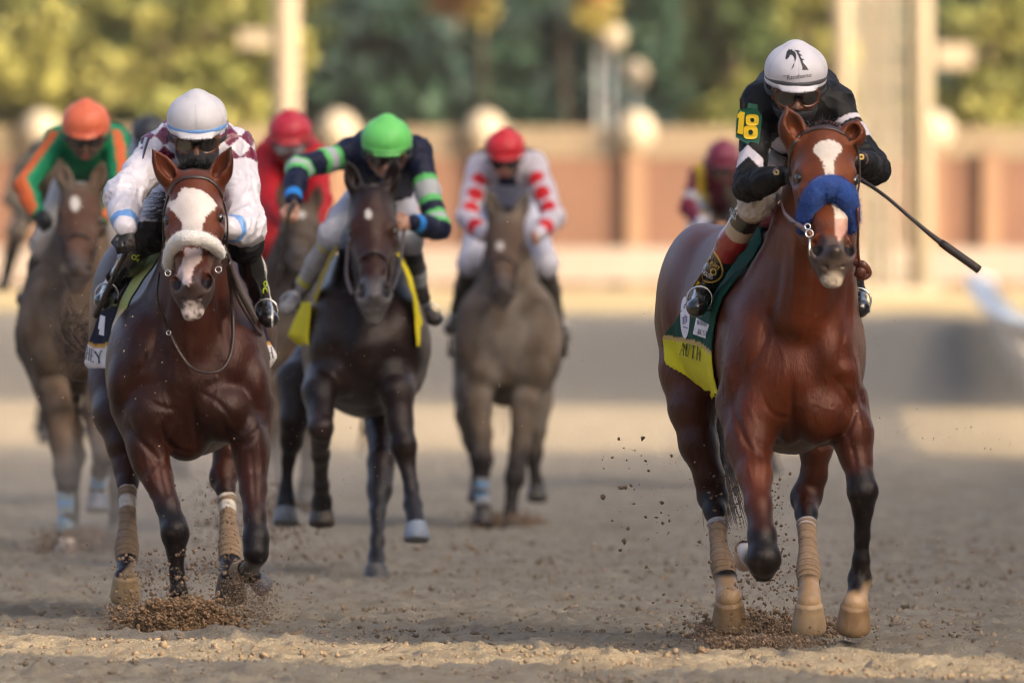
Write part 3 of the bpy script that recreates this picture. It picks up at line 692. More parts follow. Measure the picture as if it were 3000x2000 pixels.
def bandage(chain_, parent, col, stripes=None, grow=.007, flare=True):
    P = smooth_path([p for p, r in chain_], 40); R = np.interp(np.linspace(0, 1, len(P)), np.linspace(0, 1, len(chain_)), [r for p, r in chain_])+grow
    t = np.linspace(0, 1, len(P)); 
    Pd = []; Rd = []
    for i in range(len(P)-1):
        for q in (0, .25, .5, .75): Pd.append(P[i]*(1-q)+P[i+1]*q); Rd.append(R[i]*(1-q)+R[i+1]*q)
    Pd.append(P[-1]); Rd.append(R[-1]); Pd = np.array(Pd); Rd = np.array(Rd); tt = np.linspace(0, 1, len(Pd))
    n = 24; V, F = tube(Pd, Rd, n, cap=False)
    C = np.ones((len(V), 3))*np.array(col); T = np.repeat(tt, n); A = np.tile(np.arange(n)/n, len(Pd))
    ctr = np.repeat(Pd, n, 0); N = V-ctr; N /= np.linalg.norm(N, axis=1)[:, None]
    ph = (T*11+A) % 1.0; V = V+N*(.0030*(ph-.5))[:, None]+N*(fbm(V, 60., 2)*.0016)[:, None]
    C *= (1-.14*(ph < .10))[:, None]
    for (a, b, c) in (stripes or []):
        k = (T > a) & (T < b); C[k] = np.array(c)*(1+.15*noise(V[k], 120.))[:, None]
    # cut the lower rim to a V at the front
    return mesh_obj('leg_bandage', V, F, m_band, parent, C)

def make_tail(base, pts, parent, n=260, w=.09, mat_=None, seed=5, kink=.02):
    rg = np.random.default_rng(seed); mb = MB(); P0 = smooth_path([base]+pts, 20)
    for i in range(n):
        o = rg.normal(size=3)*np.array([w, w, .01])*.5; e = rg.uniform(.65, 1.08); ph = rg.uniform(0, 6.3, 3)
        tt = np.linspace(0, 1, len(P0)); sp = (tt**.6*1.15+.12)[:, None]
        P = P0[0]+(P0-P0[0])*e+o*sp+np.stack([np.sin(tt*7+ph[0]), np.sin(tt*6+ph[1]), 0*tt], 1)*kink*tt[:, None]
        r = np.interp(tt, [0, .5, 1], [.0035, .0032, .0008]); mb.tube(P, r, 4, cap=False)
    return mb.build('tail', mat_ or m_hair, parent, smooth=True)
def tuft(name, roots, dirs, length, parent, n=120, mat_=None, seed=3, r=.0022, droop=.03, spread=.25):
    rg = np.random.default_rng(seed); mb = MB(); roots = np.array(roots); dirs = np.array(dirs, float)
    for i in range(n):
        q = rg.random()*(len(roots)-1); a = int(min(q, len(roots)-2)); q -= a
        p = roots[a]*(1-q)+roots[a+1]*q+rg.normal(size=3)*.010; d = dirs[a]*(1-q)+dirs[a+1]*q+rg.normal(size=3)*spread; d /= np.linalg.norm(d)
        L = length*rg.uniform(.5, 1.15); t = np.linspace(0, 1, 7)[:, None]; bend = rg.normal(size=3)*.3
        P = p+d*L*t+(np.array([0, 0, -1])*droop+bend*L*.3)*t*t
        mb.tube(P, np.linspace(r, r*.2, 7), 4, cap=False)
    return mb.build(name, mat_ or m_hair, parent, smooth=True)

def strap(name, pts, bv, width, thick, matl, parent, yg=None, off=0.0):
    """flat strap laid over the body: pts are photo pixels traced on the surface"""
    pts = smooth_path([(a, b, 0) for a, b in pts], 36); P = []; N = []
    for q in pts:
        h, n = cast(bv, q[0], q[1])
        if h is None:
            h = W(q[0], q[1], P[-1][1] if P else (yg or 44.5)); n = N[-1] if N else np.array([0, -1, 0.])
        if P and abs(h[1]-P[-1][1]) > .06: h = W(q[0], q[1], P[-1][1]+.01*np.sign(h[1]-P[-1][1]))
        P.append(h); N.append(n)
    P = np.array(P); N = np.array(N)
    for _ in range(3): P[1:-1] = (P[:-2]+2*P[1:-1]+P[2:])/4; N[1:-1] = (N[:-2]+N[1:-1]+N[2:])/3
    N /= np.linalg.norm(N, axis=1)[:, None]; T = np.gradient(P, axis=0); T /= np.linalg.norm(T, axis=1)[:, None]+1e-9; B = np.cross(T, N); B /= np.linalg.norm(B, axis=1)[:, None]+1e-9
    P = P+N*(thick*.4+off); V = []; F = []; prof = [(-1, -.6), (-1, .2), (-.75, .6), (.75, .6), (1, .2), (1, -.6)]
    for p, n, b in zip(P, N, B):
        for (x, z) in prof: V.append(p+b*x*width/2+n*z*thick)
    for i in range(len(P)-1):
        for j in range(6): F.append((i*6+j, i*6+(j+1) % 6, (i+1)*6+(j+1) % 6, (i+1)*6+j))
    F += [tuple(range(6)), tuple(range((len(P)-1)*6+5, (len(P)-1)*6-1, -1))]
    return mesh_obj(name, V, F, matl, parent)

def fleece_roll(P, R, matl, parent, n=5000, seed=9, fl=.012, name='noseband'):
    """sheepskin roll: a thick tube covered with short pile"""
    P = smooth_path(P, 60); R = np.interp(np.linspace(0, 1, len(P)), np.linspace(0, 1, len(R)), R)
    e = np.linspace(-1, 1, len(P)); R = R*np.sqrt(np.clip(1-np.abs(e)**14, .02, 1))
    V, F = tube(P, R, 28); V = V+fbm(V, 26., 3)[:, None]*.003
    o = mesh_obj(name, V, fixf(F), matl, parent)
    rg = np.random.default_rng(seed); F4 = np.array([f for f in fixf(F) if len(f) == 4]); N = ngrid(V, F4)
    c = V[F4].mean(1); nn = N[F4[:, 0]]
    # outward check
    i = rg.integers(0, len(c), n); b = c[i]+rg.normal(size=(n, 3))*.004; ctr = P[np.argmin(((c[i][:, None]-P[None])**2).sum(2), 1)]
    d = b-ctr; d /= np.linalg.norm(d, axis=1)[:, None]; d = d+rg.normal(size=(n, 3))*.35; d /= np.linalg.norm(d, axis=1)[:, None]
    s = np.cross(d, rg.normal(size=(n, 3))); s /= np.linalg.norm(s, axis=1)[:, None]
    L = (fl*rg.uniform(.5, 1.2, n))[:, None]; w_ = .0022
    VV = np.stack([b-s*w_, b+s*w_, b+d*L], 1).reshape(-1, 3); mesh_obj('pile', VV, np.arange(3*n).reshape(-1, 3), matl, o)
    return o

def in_poly(x, y, poly):
    poly = np.array(poly, float); r = np.zeros(len(x), bool); j = len(poly)-1
    for i in range(len(poly)):
        xi, yi = poly[i]; xj, yj = poly[j]
        c = ((yi > y) != (yj > y)) & (x < (xj-xi)*(y-yi)/(yj-yi+1e-12)+xi); r ^= c; j = i
    return r

def cloth_shell(name, V, F, N, mask_fn, off, matl, parent, colfn, flare=None, flip=False):
    """cloth lying on the body: the faces whose centre passes mask_fn, lifted off the coat and given thickness"""
    c = V[F].mean(1); k = mask_fn(c, N[F[:, 0]]); Fs = F[k]; ids = np.unique(Fs); m = -np.ones(len(V), int); m[ids] = np.arange(len(ids)); Fs = m[Fs]
    Vs = V[ids]; Ns = N[ids]
    Vs = relax(Vs, Fs, 3); 
    dsp = off+fbm(Vs, 7., 2)*.006
    Vt = Vs+Ns*dsp[:, None]
    if flare is not None: Vt = flare(Vt, Ns)
    E = {}
    for f in Fs:
        for a, b in zip(f, np.roll(f, -1)): E[(a, b)] = 1
    rim = [(a, b) for (a, b) in E if (b, a) not in E]; n = len(Vt)
    Vb = Vt-Ns*.005; Fall = [tuple(f) for f in Fs]+[tuple(x+n for x in f[::-1]) for f in Fs]+[(b, a, a+n, b+n) for a, b in rim]
    VV = np.vstack([Vt, Vb]); o = mesh_obj(name, VV, Fall, matl, parent, colfn(VV)); return o, Vt, Fs

# glyphs ------------------------------------------------------------
def serif_glyphs(txt, w=.62, stroke=.13, thin=.06, sf=.22):
    """outline pieces (polygons) for a few roman capitals, unit height"""
    G = {'A': [((.08, 0), (.36, 1), thin), ((.36, 1), (.66, 0), stroke), ((.19, .36), (.55, .36), thin)],
         'U': [((.14, 1), (.14, .25), stroke), ((.14, .27), (.24, .06), stroke*.9), ((.24, .06), (.46, .06), thin*1.2), ((.46, .06), (.58, .27), thin), ((.58, .25), (.58, 1), thin)],
         'T': [((.36, 1), (.36, 0), stroke), ((.05, .97), (.67, .97), thin), ((.05, .98), (.05, .78), thin), ((.67, .98), (.67, .78), thin)],
         'H': [((.15, 0), (.15, 1), stroke), ((.58, 0), (.58, 1), stroke), ((.15, .5), (.58, .5), thin)],
         'E': [((.15, 0), (.15, 1), stroke), ((.15, .97), (.60, .97), thin), ((.15, .03), (.62, .03), thin), ((.15, .5), (.48, .5), thin), ((.60, .98), (.60, .8), thin), ((.62, .02), (.62, .22), thin)],
         'Y': [((.08, 1), (.36, .48), stroke), ((.64, 1), (.36, .48), thin), ((.36, .5), (.36, 0), stroke)],
         'R': [((.15, 0), (.15, 1), stroke), ((.15, .97), (.45, .97), thin), ((.45, .97), (.58, .87), thin*1.4), ((.58, .87), (.58, .64), stroke), ((.58, .64), (.45, .52), thin*1.4), ((.15, .51), (.45, .51), thin), ((.38, .5), (.66, 0), stroke)],
         'S': [((.58, .80), (.46, .96), thin*1.3), ((.46, .96), (.25, .96), thin*1.3), ((.25, .96), (.13, .82), thin*1.5), ((.13, .82), (.16, .62), stroke*.9), ((.16, .62), (.55, .40), stroke), ((.55, .40), (.58, .20), stroke*.9), ((.58, .2), (.44, .04), thin*1.3), ((.44, .04), (.24, .04), thin*1.3), ((.24, .04), (.12, .20), thin*1.3)],
         'O': [((.36, .97), (.16, .80), thin*1.4), ((.16, .80), (.10, .5), stroke), ((.10, .5), (.16, .2), stroke), ((.16, .2), (.36, .03), thin*1.4), ((.36, .03), (.56, .2), thin*1.4), ((.56, .2), (.62, .5), stroke), ((.62, .5), (.56, .8), stroke), ((.56, .8), (.36, .97), thin*1.4)],
         'D': [((.14, 0), (.14, 1), stroke), ((.14, .97), (.40, .97), thin), ((.40, .97), (.58, .78), thin*1.6), ((.58, .78), (.62, .5), stroke), ((.62, .5), (.58, .22), stroke), ((.58, .22), (.40, .03), thin*1.6), ((.14, .03), (.4, .03), thin)],
         'W': [((.02, 1), (.20, 0), stroke), ((.20, 0), (.38, .9), thin), ((.38, .9), (.56, 0), stroke), ((.56, 0), (.74, 1), thin)],
         '1': [((.3, 0), (.3, 1), .28)], ' ': []}
    SF = {'A': [(.08, 0), (.66, 0)], 'U': [(.14, 1), (.58, 1)], 'T': [(.36, 0)], 'H': [(.15, 0), (.58, 0), (.15, 1), (.58, 1)], 'E': [], 'Y': [(.08, 1), (.64, 1), (.36, 0)], 'R': [(.15, 0), (.66, 0)], 'W': [(.02, 1), (.74, 1)]}
    out = []; x = 0
    for ch in txt:
        for (a, b, t) in G[ch]:
            a = np.array(a); b = np.array(b); d = b-a; L = np.hypot(*d); d = d/L; n = np.array([-d[1], d[0]])*t/2; e = d*t*.25 if L < .5 else d*0
            out.append([(p[0]+x, p[1]) for p in (a-n-e, b-n+e, b+n+e, a+n-e)])
        for (cx, cy) in SF.get(ch, []):
            y0, y1 = (0, .045) if cy == 0 else (.955, 1); out.append([(cx-sf/2+x, y0), (cx+sf/2+x, y0), (cx+sf/2+x, y1), (cx-sf/2+x, y1)])
        x += w+.14 if ch != 'W' else w+.26
    return out, x
def font_tris(txt, bold=0.0):
    cu = bpy.data.curves.new('t', 'FONT'); cu.body = txt; cu.offset = bold; cu.resolution_u = 4; ob = bpy.data.objects.new('t', cu); SC.collection.objects.link(ob)
    bpy.context.view_layer.update(); me = bpy.data.meshes.new_from_object(ob.evaluated_get(bpy.context.evaluated_depsgraph_get()))
    V = np.array([v.co[:2] for v in me.vertices]); F = [tuple(p.vertices) for p in me.polygons]
    bpy.data.objects.remove(ob); bpy.data.curves.remove(cu); bpy.data.meshes.remove(me)
    mn = V.min(0); mx = V.max(0); return (V-mn)/(mx-mn)[None], F, (mx-mn)[0]/(mx-mn)[1]
def bilin(quad):                     # quad: px of (0,0),(1,0),(1,1),(0,1)
    q = np.array(quad, float)
    return lambda uv: q[0]*(1-uv[0])*(1-uv[1])+q[1]*uv[0]*(1-uv[1])+q[2]*uv[0]*uv[1]+q[3]*(1-uv[0])*uv[1]
def decal(name, V2, F2, fmap, bv, matl, parent, off=.003, cuts=8.0):
    """print laid on a surface: 2-D shapes mapped to photo pixels then dropped onto the mesh"""
    bm = bmesh.new(); vs = [bm.verts.new((*fmap(v), 0)) for v in V2]
    for f in F2:
        try: bm.faces.new([vs[i] for i in f])
        except ValueError: pass
    bmesh.ops.triangulate(bm, faces=bm.faces[:])
    for _ in range(4):
        es = [e for e in bm.edges if e.calc_length() > cuts]
        if not es: break
        bmesh.ops.subdivide_edges(bm, edges=es, cuts=1); bmesh.ops.triangulate(bm, faces=[f for f in bm.faces if len(f.verts) > 3])
    bm.verts.index_update(); V = []; last = None
    for v in bm.verts:
        h, n = cast(bv, v.co.x, v.co.y)
        V.append((h, n, v.co.x, v.co.y))
    ok = [q[0] for q in V if q[0] is not None]
    if not ok: bm.free(); return None
    ym = np.median([q[1] for q in ok]); P = []
    for h, n, x, y in V:
        if h is None or abs(h[1]-ym) > .25: h = W(x, y, ym); n = np.array([0, -1., 0])
        if n[1] > 0: n = -n
        dv = np.array([0, -1., 0]); P.append(h+(n*.4+dv*.6)*off)
    F = [tuple(v.index for v in f.verts) for f in bm.faces]; bm.free()
    F = [f if np.cross(P[f[1]]-P[f[0]], P[f[2]]-P[f[0]])[1] < 0 else f[::-1] for f in F]
    return mesh_obj(name, P, F, matl, parent)
def decal_polys(name, polys, fmap, bv, matl, parent, off=.003, cuts=8.0):
    V = []; F = []
    for i, p in enumerate(polys):
        n = len(V); V += list(p); tri = tessellate_polygon([[Vector((a, b, 0)) for a, b in p]]); F += [tuple(n+j for j in t) for t in tri]
    return decal(name, V, F, fmap, bv, matl, parent, off, cuts)

def musc(V, N, y0, yh, px, py, pyh, pyl, amp=.0035):
    """tension lines of the muscles and raised veins, on trunk and upper legs only"""
    m = np.clip((py-pyh)/60, 0, 1)*np.clip((pyl-py)/120, 0, 1)
    r = 1-np.abs(noise(V*np.array([13., 9., 4.2]), 1.0, 3.3))*2.4
    d = np.clip(r, -.2, 1)*amp*.35*m
    q = V+fbm(V, 9., 2, 5.)[:, None]*.05
    v = np.exp(-(noise(q*np.array([1, 1, .55]), 7.5, 8.8)/.028)**2)*np.clip(noise(V, 3.1, 2.)*2+.5, 0, 1)
    return V+N*(d+v*.0026*m)[:, None]
def grooves(V, N, px, py, L_, ymax):
    """press muscle divisions into the front of the body (negative depth raises a vein or tendon)"""
    D = np.zeros(len(V)); ok = (N[:, 1] < .1) & (V[:, 1] < ymax)
    for pts, wd, dp in L_:
        P = smooth_path([(a, b, 0) for a, b in pts], 16)[:, :2]; d = np.full(len(V), 1e9); tt = np.zeros(len(V))
        for i in range(len(P)-1):
            a, b = P[i], P[i+1]; ab = b-a; t = np.clip(((px-a[0])*ab[0]+(py-a[1])*ab[1])/(ab@ab+1e-9), 0, 1); q = np.hypot(px-a[0]-t*ab[0], py-a[1]-t*ab[1]); m = q < d; d[m] = q[m]; tt[m] = (i+t[m])/(len(P)-1)
        D -= dp*np.exp(-(d/wd)**2)*np.sin(np.clip(tt, .03, .97)*math.pi)**.6
    D[~ok] = 0
    return V+N*D[:, None]
def panel(name, rows, matl, parent, colfn, n=24, thick=.005, wav=.004):
    """hanging cloth panel; rows = (x left, x right, row, depth left, depth right) in photo pixels"""
    R = smooth_path(np.array(rows)[:, :3], 40); Y = smooth_path(np.array(rows)[:, [3, 4, 2]], 40); m = len(R)
    V = []; UV = []
    for i in range(m):
        for j in range(n+1):
            t = j/n; V.append(W(R[i, 0]*(1-t)+R[i, 1]*t, R[i, 2], Y[i, 0]*(1-t)+Y[i, 1]*t)); UV.append((t, i/(m-1)))
    V = np.array(V); UV = np.array(UV); k = n+1; I = np.arange(m*k).reshape(m, k)
    F = np.stack([I[:-1, :-1].ravel(), I[1:, :-1].ravel(), I[1:, 1:].ravel(), I[:-1, 1:].ravel()], 1); N = ngrid(V, F)
    if N[:, 1].mean() > 0: F = F[:, ::-1]; N = -N
    V = V+N*(np.sin(V[:, 2]*60)*.3+noise(V, 14.)*1.0)[:, None]*wav
    B = V-N*thick; q = len(V); E = {}
    for f in F:
        for a, b in zip(f, np.roll(f, -1)): E[(a, b)] = 1
    rim = [(a, b) for (a, b) in E if (b, a) not in E]
    Fa = [tuple(f) for f in F]+[tuple(x+q for x in f[::-1]) for f in F]+[(b, a, a+q, b+q) for a, b in rim]
    VV = np.vstack([V, B]); o = mesh_obj(name, VV, Fa, matl, parent, colfn(VV, np.vstack([UV, UV]))); return o, bvh_of(V, F)

# ================================================================== right racehorse, number 18
def ydir(py): return py
def hero18():
    h = .0085
    fd = Field((.50, 43.75, -.02), (1.56, 47.35, 2.16), h)
    H = dict(poll=W(2416, 378, 44.62), muz=W(2446, 782, 44.18), yaw=math.radians(7), w=.134)
    # neck
    fd.chain([(W(2415, 430, 44.95), .105), (W(2395, 560, 45.05), .125), (W(2380, 700, 45.12), .165), (W(2345, 860, 45.22), .215), (W(2322, 1000, 45.35), .25)], .06, (1, 1.15, 1))
    fd.cone(W(2420, 470, 44.85), W(2405, 640, 44.86), .075, .10, .06)      # throat
    fd.cone(W(2385, 700, 44.95), W(2345, 930, 45.00), .085, .10, .08)      # windpipe ridge
    # trunk
    C = W(2318, 1085, 45.42)
    fd.ell(C, (.270, .46, .335), .08)
    fd.ell(W(2215, 1040, 45.30), (.150, .33, .30), .05); fd.ell(W(2418, 1050, 45.26), (.150, .33, .30), .05)     # shoulders
    fd.ell(W(2222, 1205, 45.06), (.112, .12, .135), .035); fd.ell(W(2402, 1208, 45.04), (.122, .12, .135), .035)   # pectorals
    fd.ell(W(2316, 1180, 45.10), (.07, .12, .17), .03)
    fd.ell(W(2310, 1120, 45.04), (.17, .11, .16), .06)
    fd.ell(W(2472, 1120, 45.06), (.065, .10, .13), .03); fd.ell(W(2155, 1110, 45.12), (.055, .10, .15), .03)
    fd.ell(W(2470, 1085, 44.99), (.035, .04, .03), .03)
    fd.cone(W(2300, 1000, 45.5), W(2180, 930, 46.5), .31, .31, .10, (.95, 1, 1.1))
    fd.cone(W(2300, 760, 45.55), W(2150, 790, 46.5), .13, .15, .12)
    fd.ell(W(2135, 905, 46.75), (.285, .42, .34), .10)
    fd.ell(W(2052, 870, 46.75), (.17, .40, .30), .06); fd.ell(W(2215, 860, 46.8), (.17, .38, .28), .06)
    # groin and thighs
    fd.chain([(W(2045, 960, 46.75), .165), (W(2034, 1090, 46.6), .135), (W(2030, 1195, 46.5), .092), (W(2046, 1300, 46.45), .070), (W(2078, 1395, 46.42), .062)], .05, (1, 1.3, 1))
    fd.chain([(W(2235, 960, 46.75), .165), (W(2290, 1090, 46.4), .135), (W(2350, 1200, 46.1), .090), (W(2390, 1300, 46.0), .060), (W(2385, 1390, 46.0), .052)], .05, (1, 1.3, 1))
    # hind legs (hock, cannon, fetlock, pastern)
    HL = [(W(2078, 1395, 46.42), .060), (W(2088, 1455, 46.42), .0605), (W(2096, 1500, 46.35), .044), (W(2103, 1545, 46.3), .031), (W(2106, 1600, 46.2), .029), (W(2116, 1650, 46.1), .043), (W(2124, 1690, 46.05), .040), (W(2131, 1725, 46.0), .043), (W(2135, 1755, 45.94), .055)]
    HR = [(W(2385, 1390, 46.0), .052), (W(2363, 1452, 46.0), .0605), (W(2362, 1505, 45.9), .044), (W(2364, 1550, 45.82), .031), (W(2367, 1605, 45.72), .029), (W(2369, 1668, 45.62), .045), (W(2370, 1705, 45.56), .037), (W(2371, 1735, 45.50), .041), (W(2370, 1765, 45.45), .050)]
    for q, s in ((HL, 1), (HR, -1)):
        fd.chain(q, .02); p = q[1][0]; fd.ell(p+np.array([0, .05, .03]), (.034, .05, .075), .03); fd.ell(p+np.array([s*.03, -.01, -.02]), (.03, .035, .045), .02)
    # fore legs: image right reaches, image left is folded with its knee forward
    FR = [(W(2462, 1180, 45.15), .115), (W(2495, 1270, 45.08), .084), (W(2512, 1350, 45.02), .058), (W(2522, 1405, 44.98), .052), (W(2527, 1445, 44.96), .056), (W(2528, 1490, 44.97), .040), (W(2526, 1570, 44.99), .029), (W(2523, 1640, 45.0), .032), (W(2519, 1695, 45.02), .045), (W(2513, 1735, 44.98), .037), (W(2506, 1770, 44.93), .054)]
    fd.chain(FR, .022); fd.ell(W(2500, 1275, 45.04), (.062, .07, .13), .04); fd.ell(W(2528, 1432, 44.95), (.057, .045, .048), .02); fd.ell(W(2515, 1700, 45.06), (.03, .035, .03), .02)
    FL = [(W(2180, 1180, 45.15), .115), (W(2196, 1290, 45.02), .088), (W(2212, 1390, 44.9), .066), (W(2222, 1480, 44.8), .050), (W(2233, 1570, 44.72), .053), (W(2238, 1635, 44.68), .061), (W(2236, 1668, 44.72), .050)]
    fd.chain(FL, .03); fd.ell(W(2196, 1300, 45.0), (.075, .08, .15), .05); fd.ell(W(2238, 1640, 44.67), (.064, .055, .06), .02)
    FLb = [(W(2238, 1655, 44.76), .048), (W(2232, 1668, 44.9), .034), (W(2222, 1660, 45.1), .030), (W(2200, 1625, 45.25), .043), (W(2185, 1612, 45.32), .036)]
    fd.chain(FLb, .02)
    # grooves
    fd.cone(W(2314, 1130, 44.86), W(2316, 1290, 44.98), .012, .02, .06, op='s')
    ears = [(W(2328, 408, 44.60), W(2303, 312, 44.56), .052), (W(2492, 412, 44.60), W(2513, 352, 44.58), .045)]
    at, (u, f, s, L) = build_head(fd, H, .02, ears[0], ears[1])
    V, F = fd.mesh(); V = relax(V, F, 1); N = ngrid(V, F)
    px, py = PX(V); V = musc(V, N, 0, 0, px, py, 860, 1560); N = ngrid(V, F)
    V = grooves(V, N, px, py, [([(2320, 1110), (2318, 1200), (2322, 1310)], 9, .012), ([(2448, 1110), (2492, 1160), (2502, 1215), (2470, 1275), (2400, 1312), (2345, 1318)], 8, .011),
        ([(2300, 1310), (2250, 1312), (2215, 1290)], 8, .008), ([(2140, 1130), (2158, 1220), (2188, 1300), (2232, 1345)], 9, .011), ([(2292, 720), (2272, 860), (2236, 1000), (2190, 1090)], 12, .010), ([(2490, 800), (2484, 930), (2462, 1050)], 10, .009),
        ([(2330, 640), (2330, 800), (2318, 960)], 10, -.007), ([(2395, 700), (2380, 860), (2360, 1000)], 9, .006), ([(2230, 1150), (2262, 1210), (2330, 1230)], 7, .006), ([(2505, 1120), (2528, 1180), (2532, 1240)], 6, .006),
        ([(2222, 1290), (2226, 1370), (2230, 1440)], 6, .006), ([(2180, 1290), (2196, 1380), (2214, 1440)], 3.5, -.005), ([(2478, 1250), (2498, 1320), (2510, 1380)], 6, .006), ([(2520, 1250), (2532, 1330)], 3.5, -.004), ([(2200, 1130), (2190, 1180), (2215, 1240), (2210, 1280)], 3.2, -.004), ([(2280, 1000), (2300, 1060), (2290, 1120)], 3.2, -.004), ([(2410, 1090), (2425, 1130), (2400, 1180)], 3.2, -.004),
        ([(2518, 1480), (2516, 1560), (2514, 1640)], 3, .003), ([(2512, 1425), (2512, 1450)], 6, .004), ([(2543, 1425), (2543, 1450)], 5, .004), ([(2338, 520), (2352, 590), (2372, 650)], 5, -.004), ([(2356, 560), (2368, 620)], 3, .003), ([(2500, 540), (2494, 610)], 5, -.003), ([(2375, 640), (2392, 670), (2388, 700)], 3, -.003)], 46.0)
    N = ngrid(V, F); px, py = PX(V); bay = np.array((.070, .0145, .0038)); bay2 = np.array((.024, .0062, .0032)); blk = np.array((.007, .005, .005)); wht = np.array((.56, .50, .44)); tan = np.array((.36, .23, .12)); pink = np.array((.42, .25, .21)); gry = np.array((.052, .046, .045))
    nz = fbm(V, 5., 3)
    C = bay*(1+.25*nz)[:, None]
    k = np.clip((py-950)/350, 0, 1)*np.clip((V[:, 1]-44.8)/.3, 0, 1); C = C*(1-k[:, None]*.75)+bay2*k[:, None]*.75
    def blend(C, m, c): m = np.clip(m, 0, 1)[:, None]; return C*(1-m)+np.array(c)*m
    # black points
    fl = (V[:, 0] < W(2300, 0, 44.8)[0]) & (V[:, 1] < 45.6) & (py > 1300); C = np.where(fl[:, None], blend(C, (py+nz*60-1430)/110, blk), C)
    fr = (px > 2435) & (V[:, 1] < 45.5) & (py > 1250); C = np.where(fr[:, None], blend(C, (py+nz*50-1330+np.abs(px-2526)*-.4)/60, blk), C)
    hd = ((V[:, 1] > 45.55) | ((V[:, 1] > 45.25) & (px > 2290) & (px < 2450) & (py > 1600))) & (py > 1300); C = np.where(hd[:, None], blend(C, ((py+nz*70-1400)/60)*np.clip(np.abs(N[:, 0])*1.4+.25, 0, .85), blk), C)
    # white-gold pasterns
    C = np.where((((px > 2435) & (V[:, 1] < 45.5) & (py > 1250)))[:, None], blend(C, (py+nz*30-1712+np.abs(px-2514)*.5)/25, tan), C)
    C = np.where(hd[:, None], blend(C, (py-1680)/15, tan), C)
    bk = (V[:, 1] > 45.15) & (V[:, 1] < 45.5) & (px < 2260) & (py > 1590) & (py < 1740); C = np.where(bk[:, None], blend(C, (V[:, 1]-45.18)/.05, wht), C)
    # head colouring
    hh = (V-H['poll']); t = hh@u/L; sd = hh@s/H['w']; fw = hh@f/L; head = (V[:, 1] < 45.0) & (py < 860) & (t > -.3) & (np.abs(sd) < 1.4)
    e2 = noise(V, 60., 3.)*2+noise(V, 140., 3.)*2
    C = blend(C, (head & (t > .0))*np.clip((.95-t)/.15, 0, 1)*np.clip((800-py)/100, 0, 1)*np.clip((1.25-np.abs(sd))/.2, 0, 1)*.6, (.13, .036, .012))
    blaze = [(2382, 440), (2388, 425), (2402, 415), (2430, 408), (2452, 416), (2468, 432), (2462, 446), (2447, 462), (2442, 490), (2447, 523), (2450, 540), (2414, 540), (2417, 520), (2414, 482), (2400, 462), (2386, 450)]
    low = [(2436, 580), (2470, 578), (2482, 600), (2485, 625), (2492, 655), (2482, 675), (2468, 690), (2460, 712), (2448, 690), (2446, 660), (2444, 625)]
    fr_ = head & (N[:, 1] < .15)
    m = in_poly(px+e2, py+e2*1.3, blaze) & fr_; C[m] = wht
    mz = head*np.clip((t-.76+.05*nz)/.08, 0, 1); C = blend(C, mz*.82*np.clip(1.1-np.abs(fw+.02)*0, 0, 1), gry)
    m = in_poly(px+e2, py+e2, low) & fr_; C[m] = wht*(1-.0) ; m2 = m & (py > 640); C[m2] = pink
    C = blend(C, head*np.clip((t-.99)/.012, 0, 1)*.85*np.clip(.8+noise(V, 60.)*1.2, 0, 1), (.34, .30, .26)); d = np.linalg.norm(V-at(.925, 0, .06), axis=1); C = blend(C, head*np.clip((.04-d)/.02, 0, 1)*.8, (.022, .02, .02))
    for kx in (-1, 1):
        d = np.linalg.norm(V-at(.86, .47*kx, -.03), axis=1); C = blend(C, head*np.clip((.034-d)/.012, 0, 1), (.008, .006, .006))
        d = np.linalg.norm((V-at(.33, .92*kx, -.06))*np.array([1, 1, 1.3]), axis=1); C = blend(C, head*np.clip((.05-d)/.03, 0, 1)*.8, (.02, .01, .008))
    for b, tt, wd in ears:
        d = V-b; a = d@((tt-b)/np.linalg.norm(tt-b)); m = (a > .02) & (np.linalg.norm(d-np.outer(a, (tt-b)/np.linalg.norm(tt-b)), axis=1) < wd*.75) & head & (N[:, 1] < -.1) & (t < 0)
        C[m] = C[m]*.55+np.array((.04, .02, .012))
    C = blend(C, (head & (t < .04) & (np.abs(sd) < .35))*.9, blk)
    org = np.array([W(2316, 0, 45.6)[0], 45.6, 0.0])
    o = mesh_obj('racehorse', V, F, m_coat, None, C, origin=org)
    tag(o, 'glossy bright bay racehorse with a blue fleece noseband and green saddle cloth', 'horse', 'racehorses in the race')
    bv = bvh_of(V, F)
    # eyes
    for kx in (-1, 1):
        mb = MB(); mb.sphere(at(.325, .80*kx, -.055), .021, 16); mb.build('eye', m_eye, o, smooth=True)
        P = [at(.325, .80*kx, -.055)+.0225*(s*kx*math.sin(a)*.75+f*.65+np.array([0, 0, 1])*math.cos(a)*.62) for a in np.linspace(-1.2, 1.6, 9)]
    # hooves
    hoof_mesh(W(2136, 1768, 45.93), .073, .105, (.02, .42, -1), (0, -1, -.4), (.25, .155, .075), o)
    hoof_mesh(W(2370, 1774, 45.45), .070, .105, (0, .30, -1), (0, -1, -.3), (.36, .25, .14), o)
    hoof_mesh(W(2504, 1776, 44.93), .070, .100, (-.06, .45, -1), (0, -1, -.4), (.24, .145, .07), o)
    hoof_mesh(W(2178, 1606, 45.35), .050, .075, (.5, .9, -.9), (0, .4, -.9), (.52, .36, .26), o)
    # bandages on the hind legs
    sil = (.38, .37, .40)
    for q in (HL, HR):
        bandage([(q[2][0]*.35+q[3][0]*.65, .036), q[3], q[4], q[5], (q[6][0], q[6][1])], o, (.285, .185, .105), [(.0, .10, sil), (.20, .25, sil)])
    # blue fleece noseband
    pts = [at(.61, -.60, -.20), at(.585, -.63, -.10), at(.535, -.50, .02), at(.50, -.25, .07), at(.50, .12, .075), at(.53, .42, .045), at(.58, .62, -.06), at(.625, .66, -.16)]
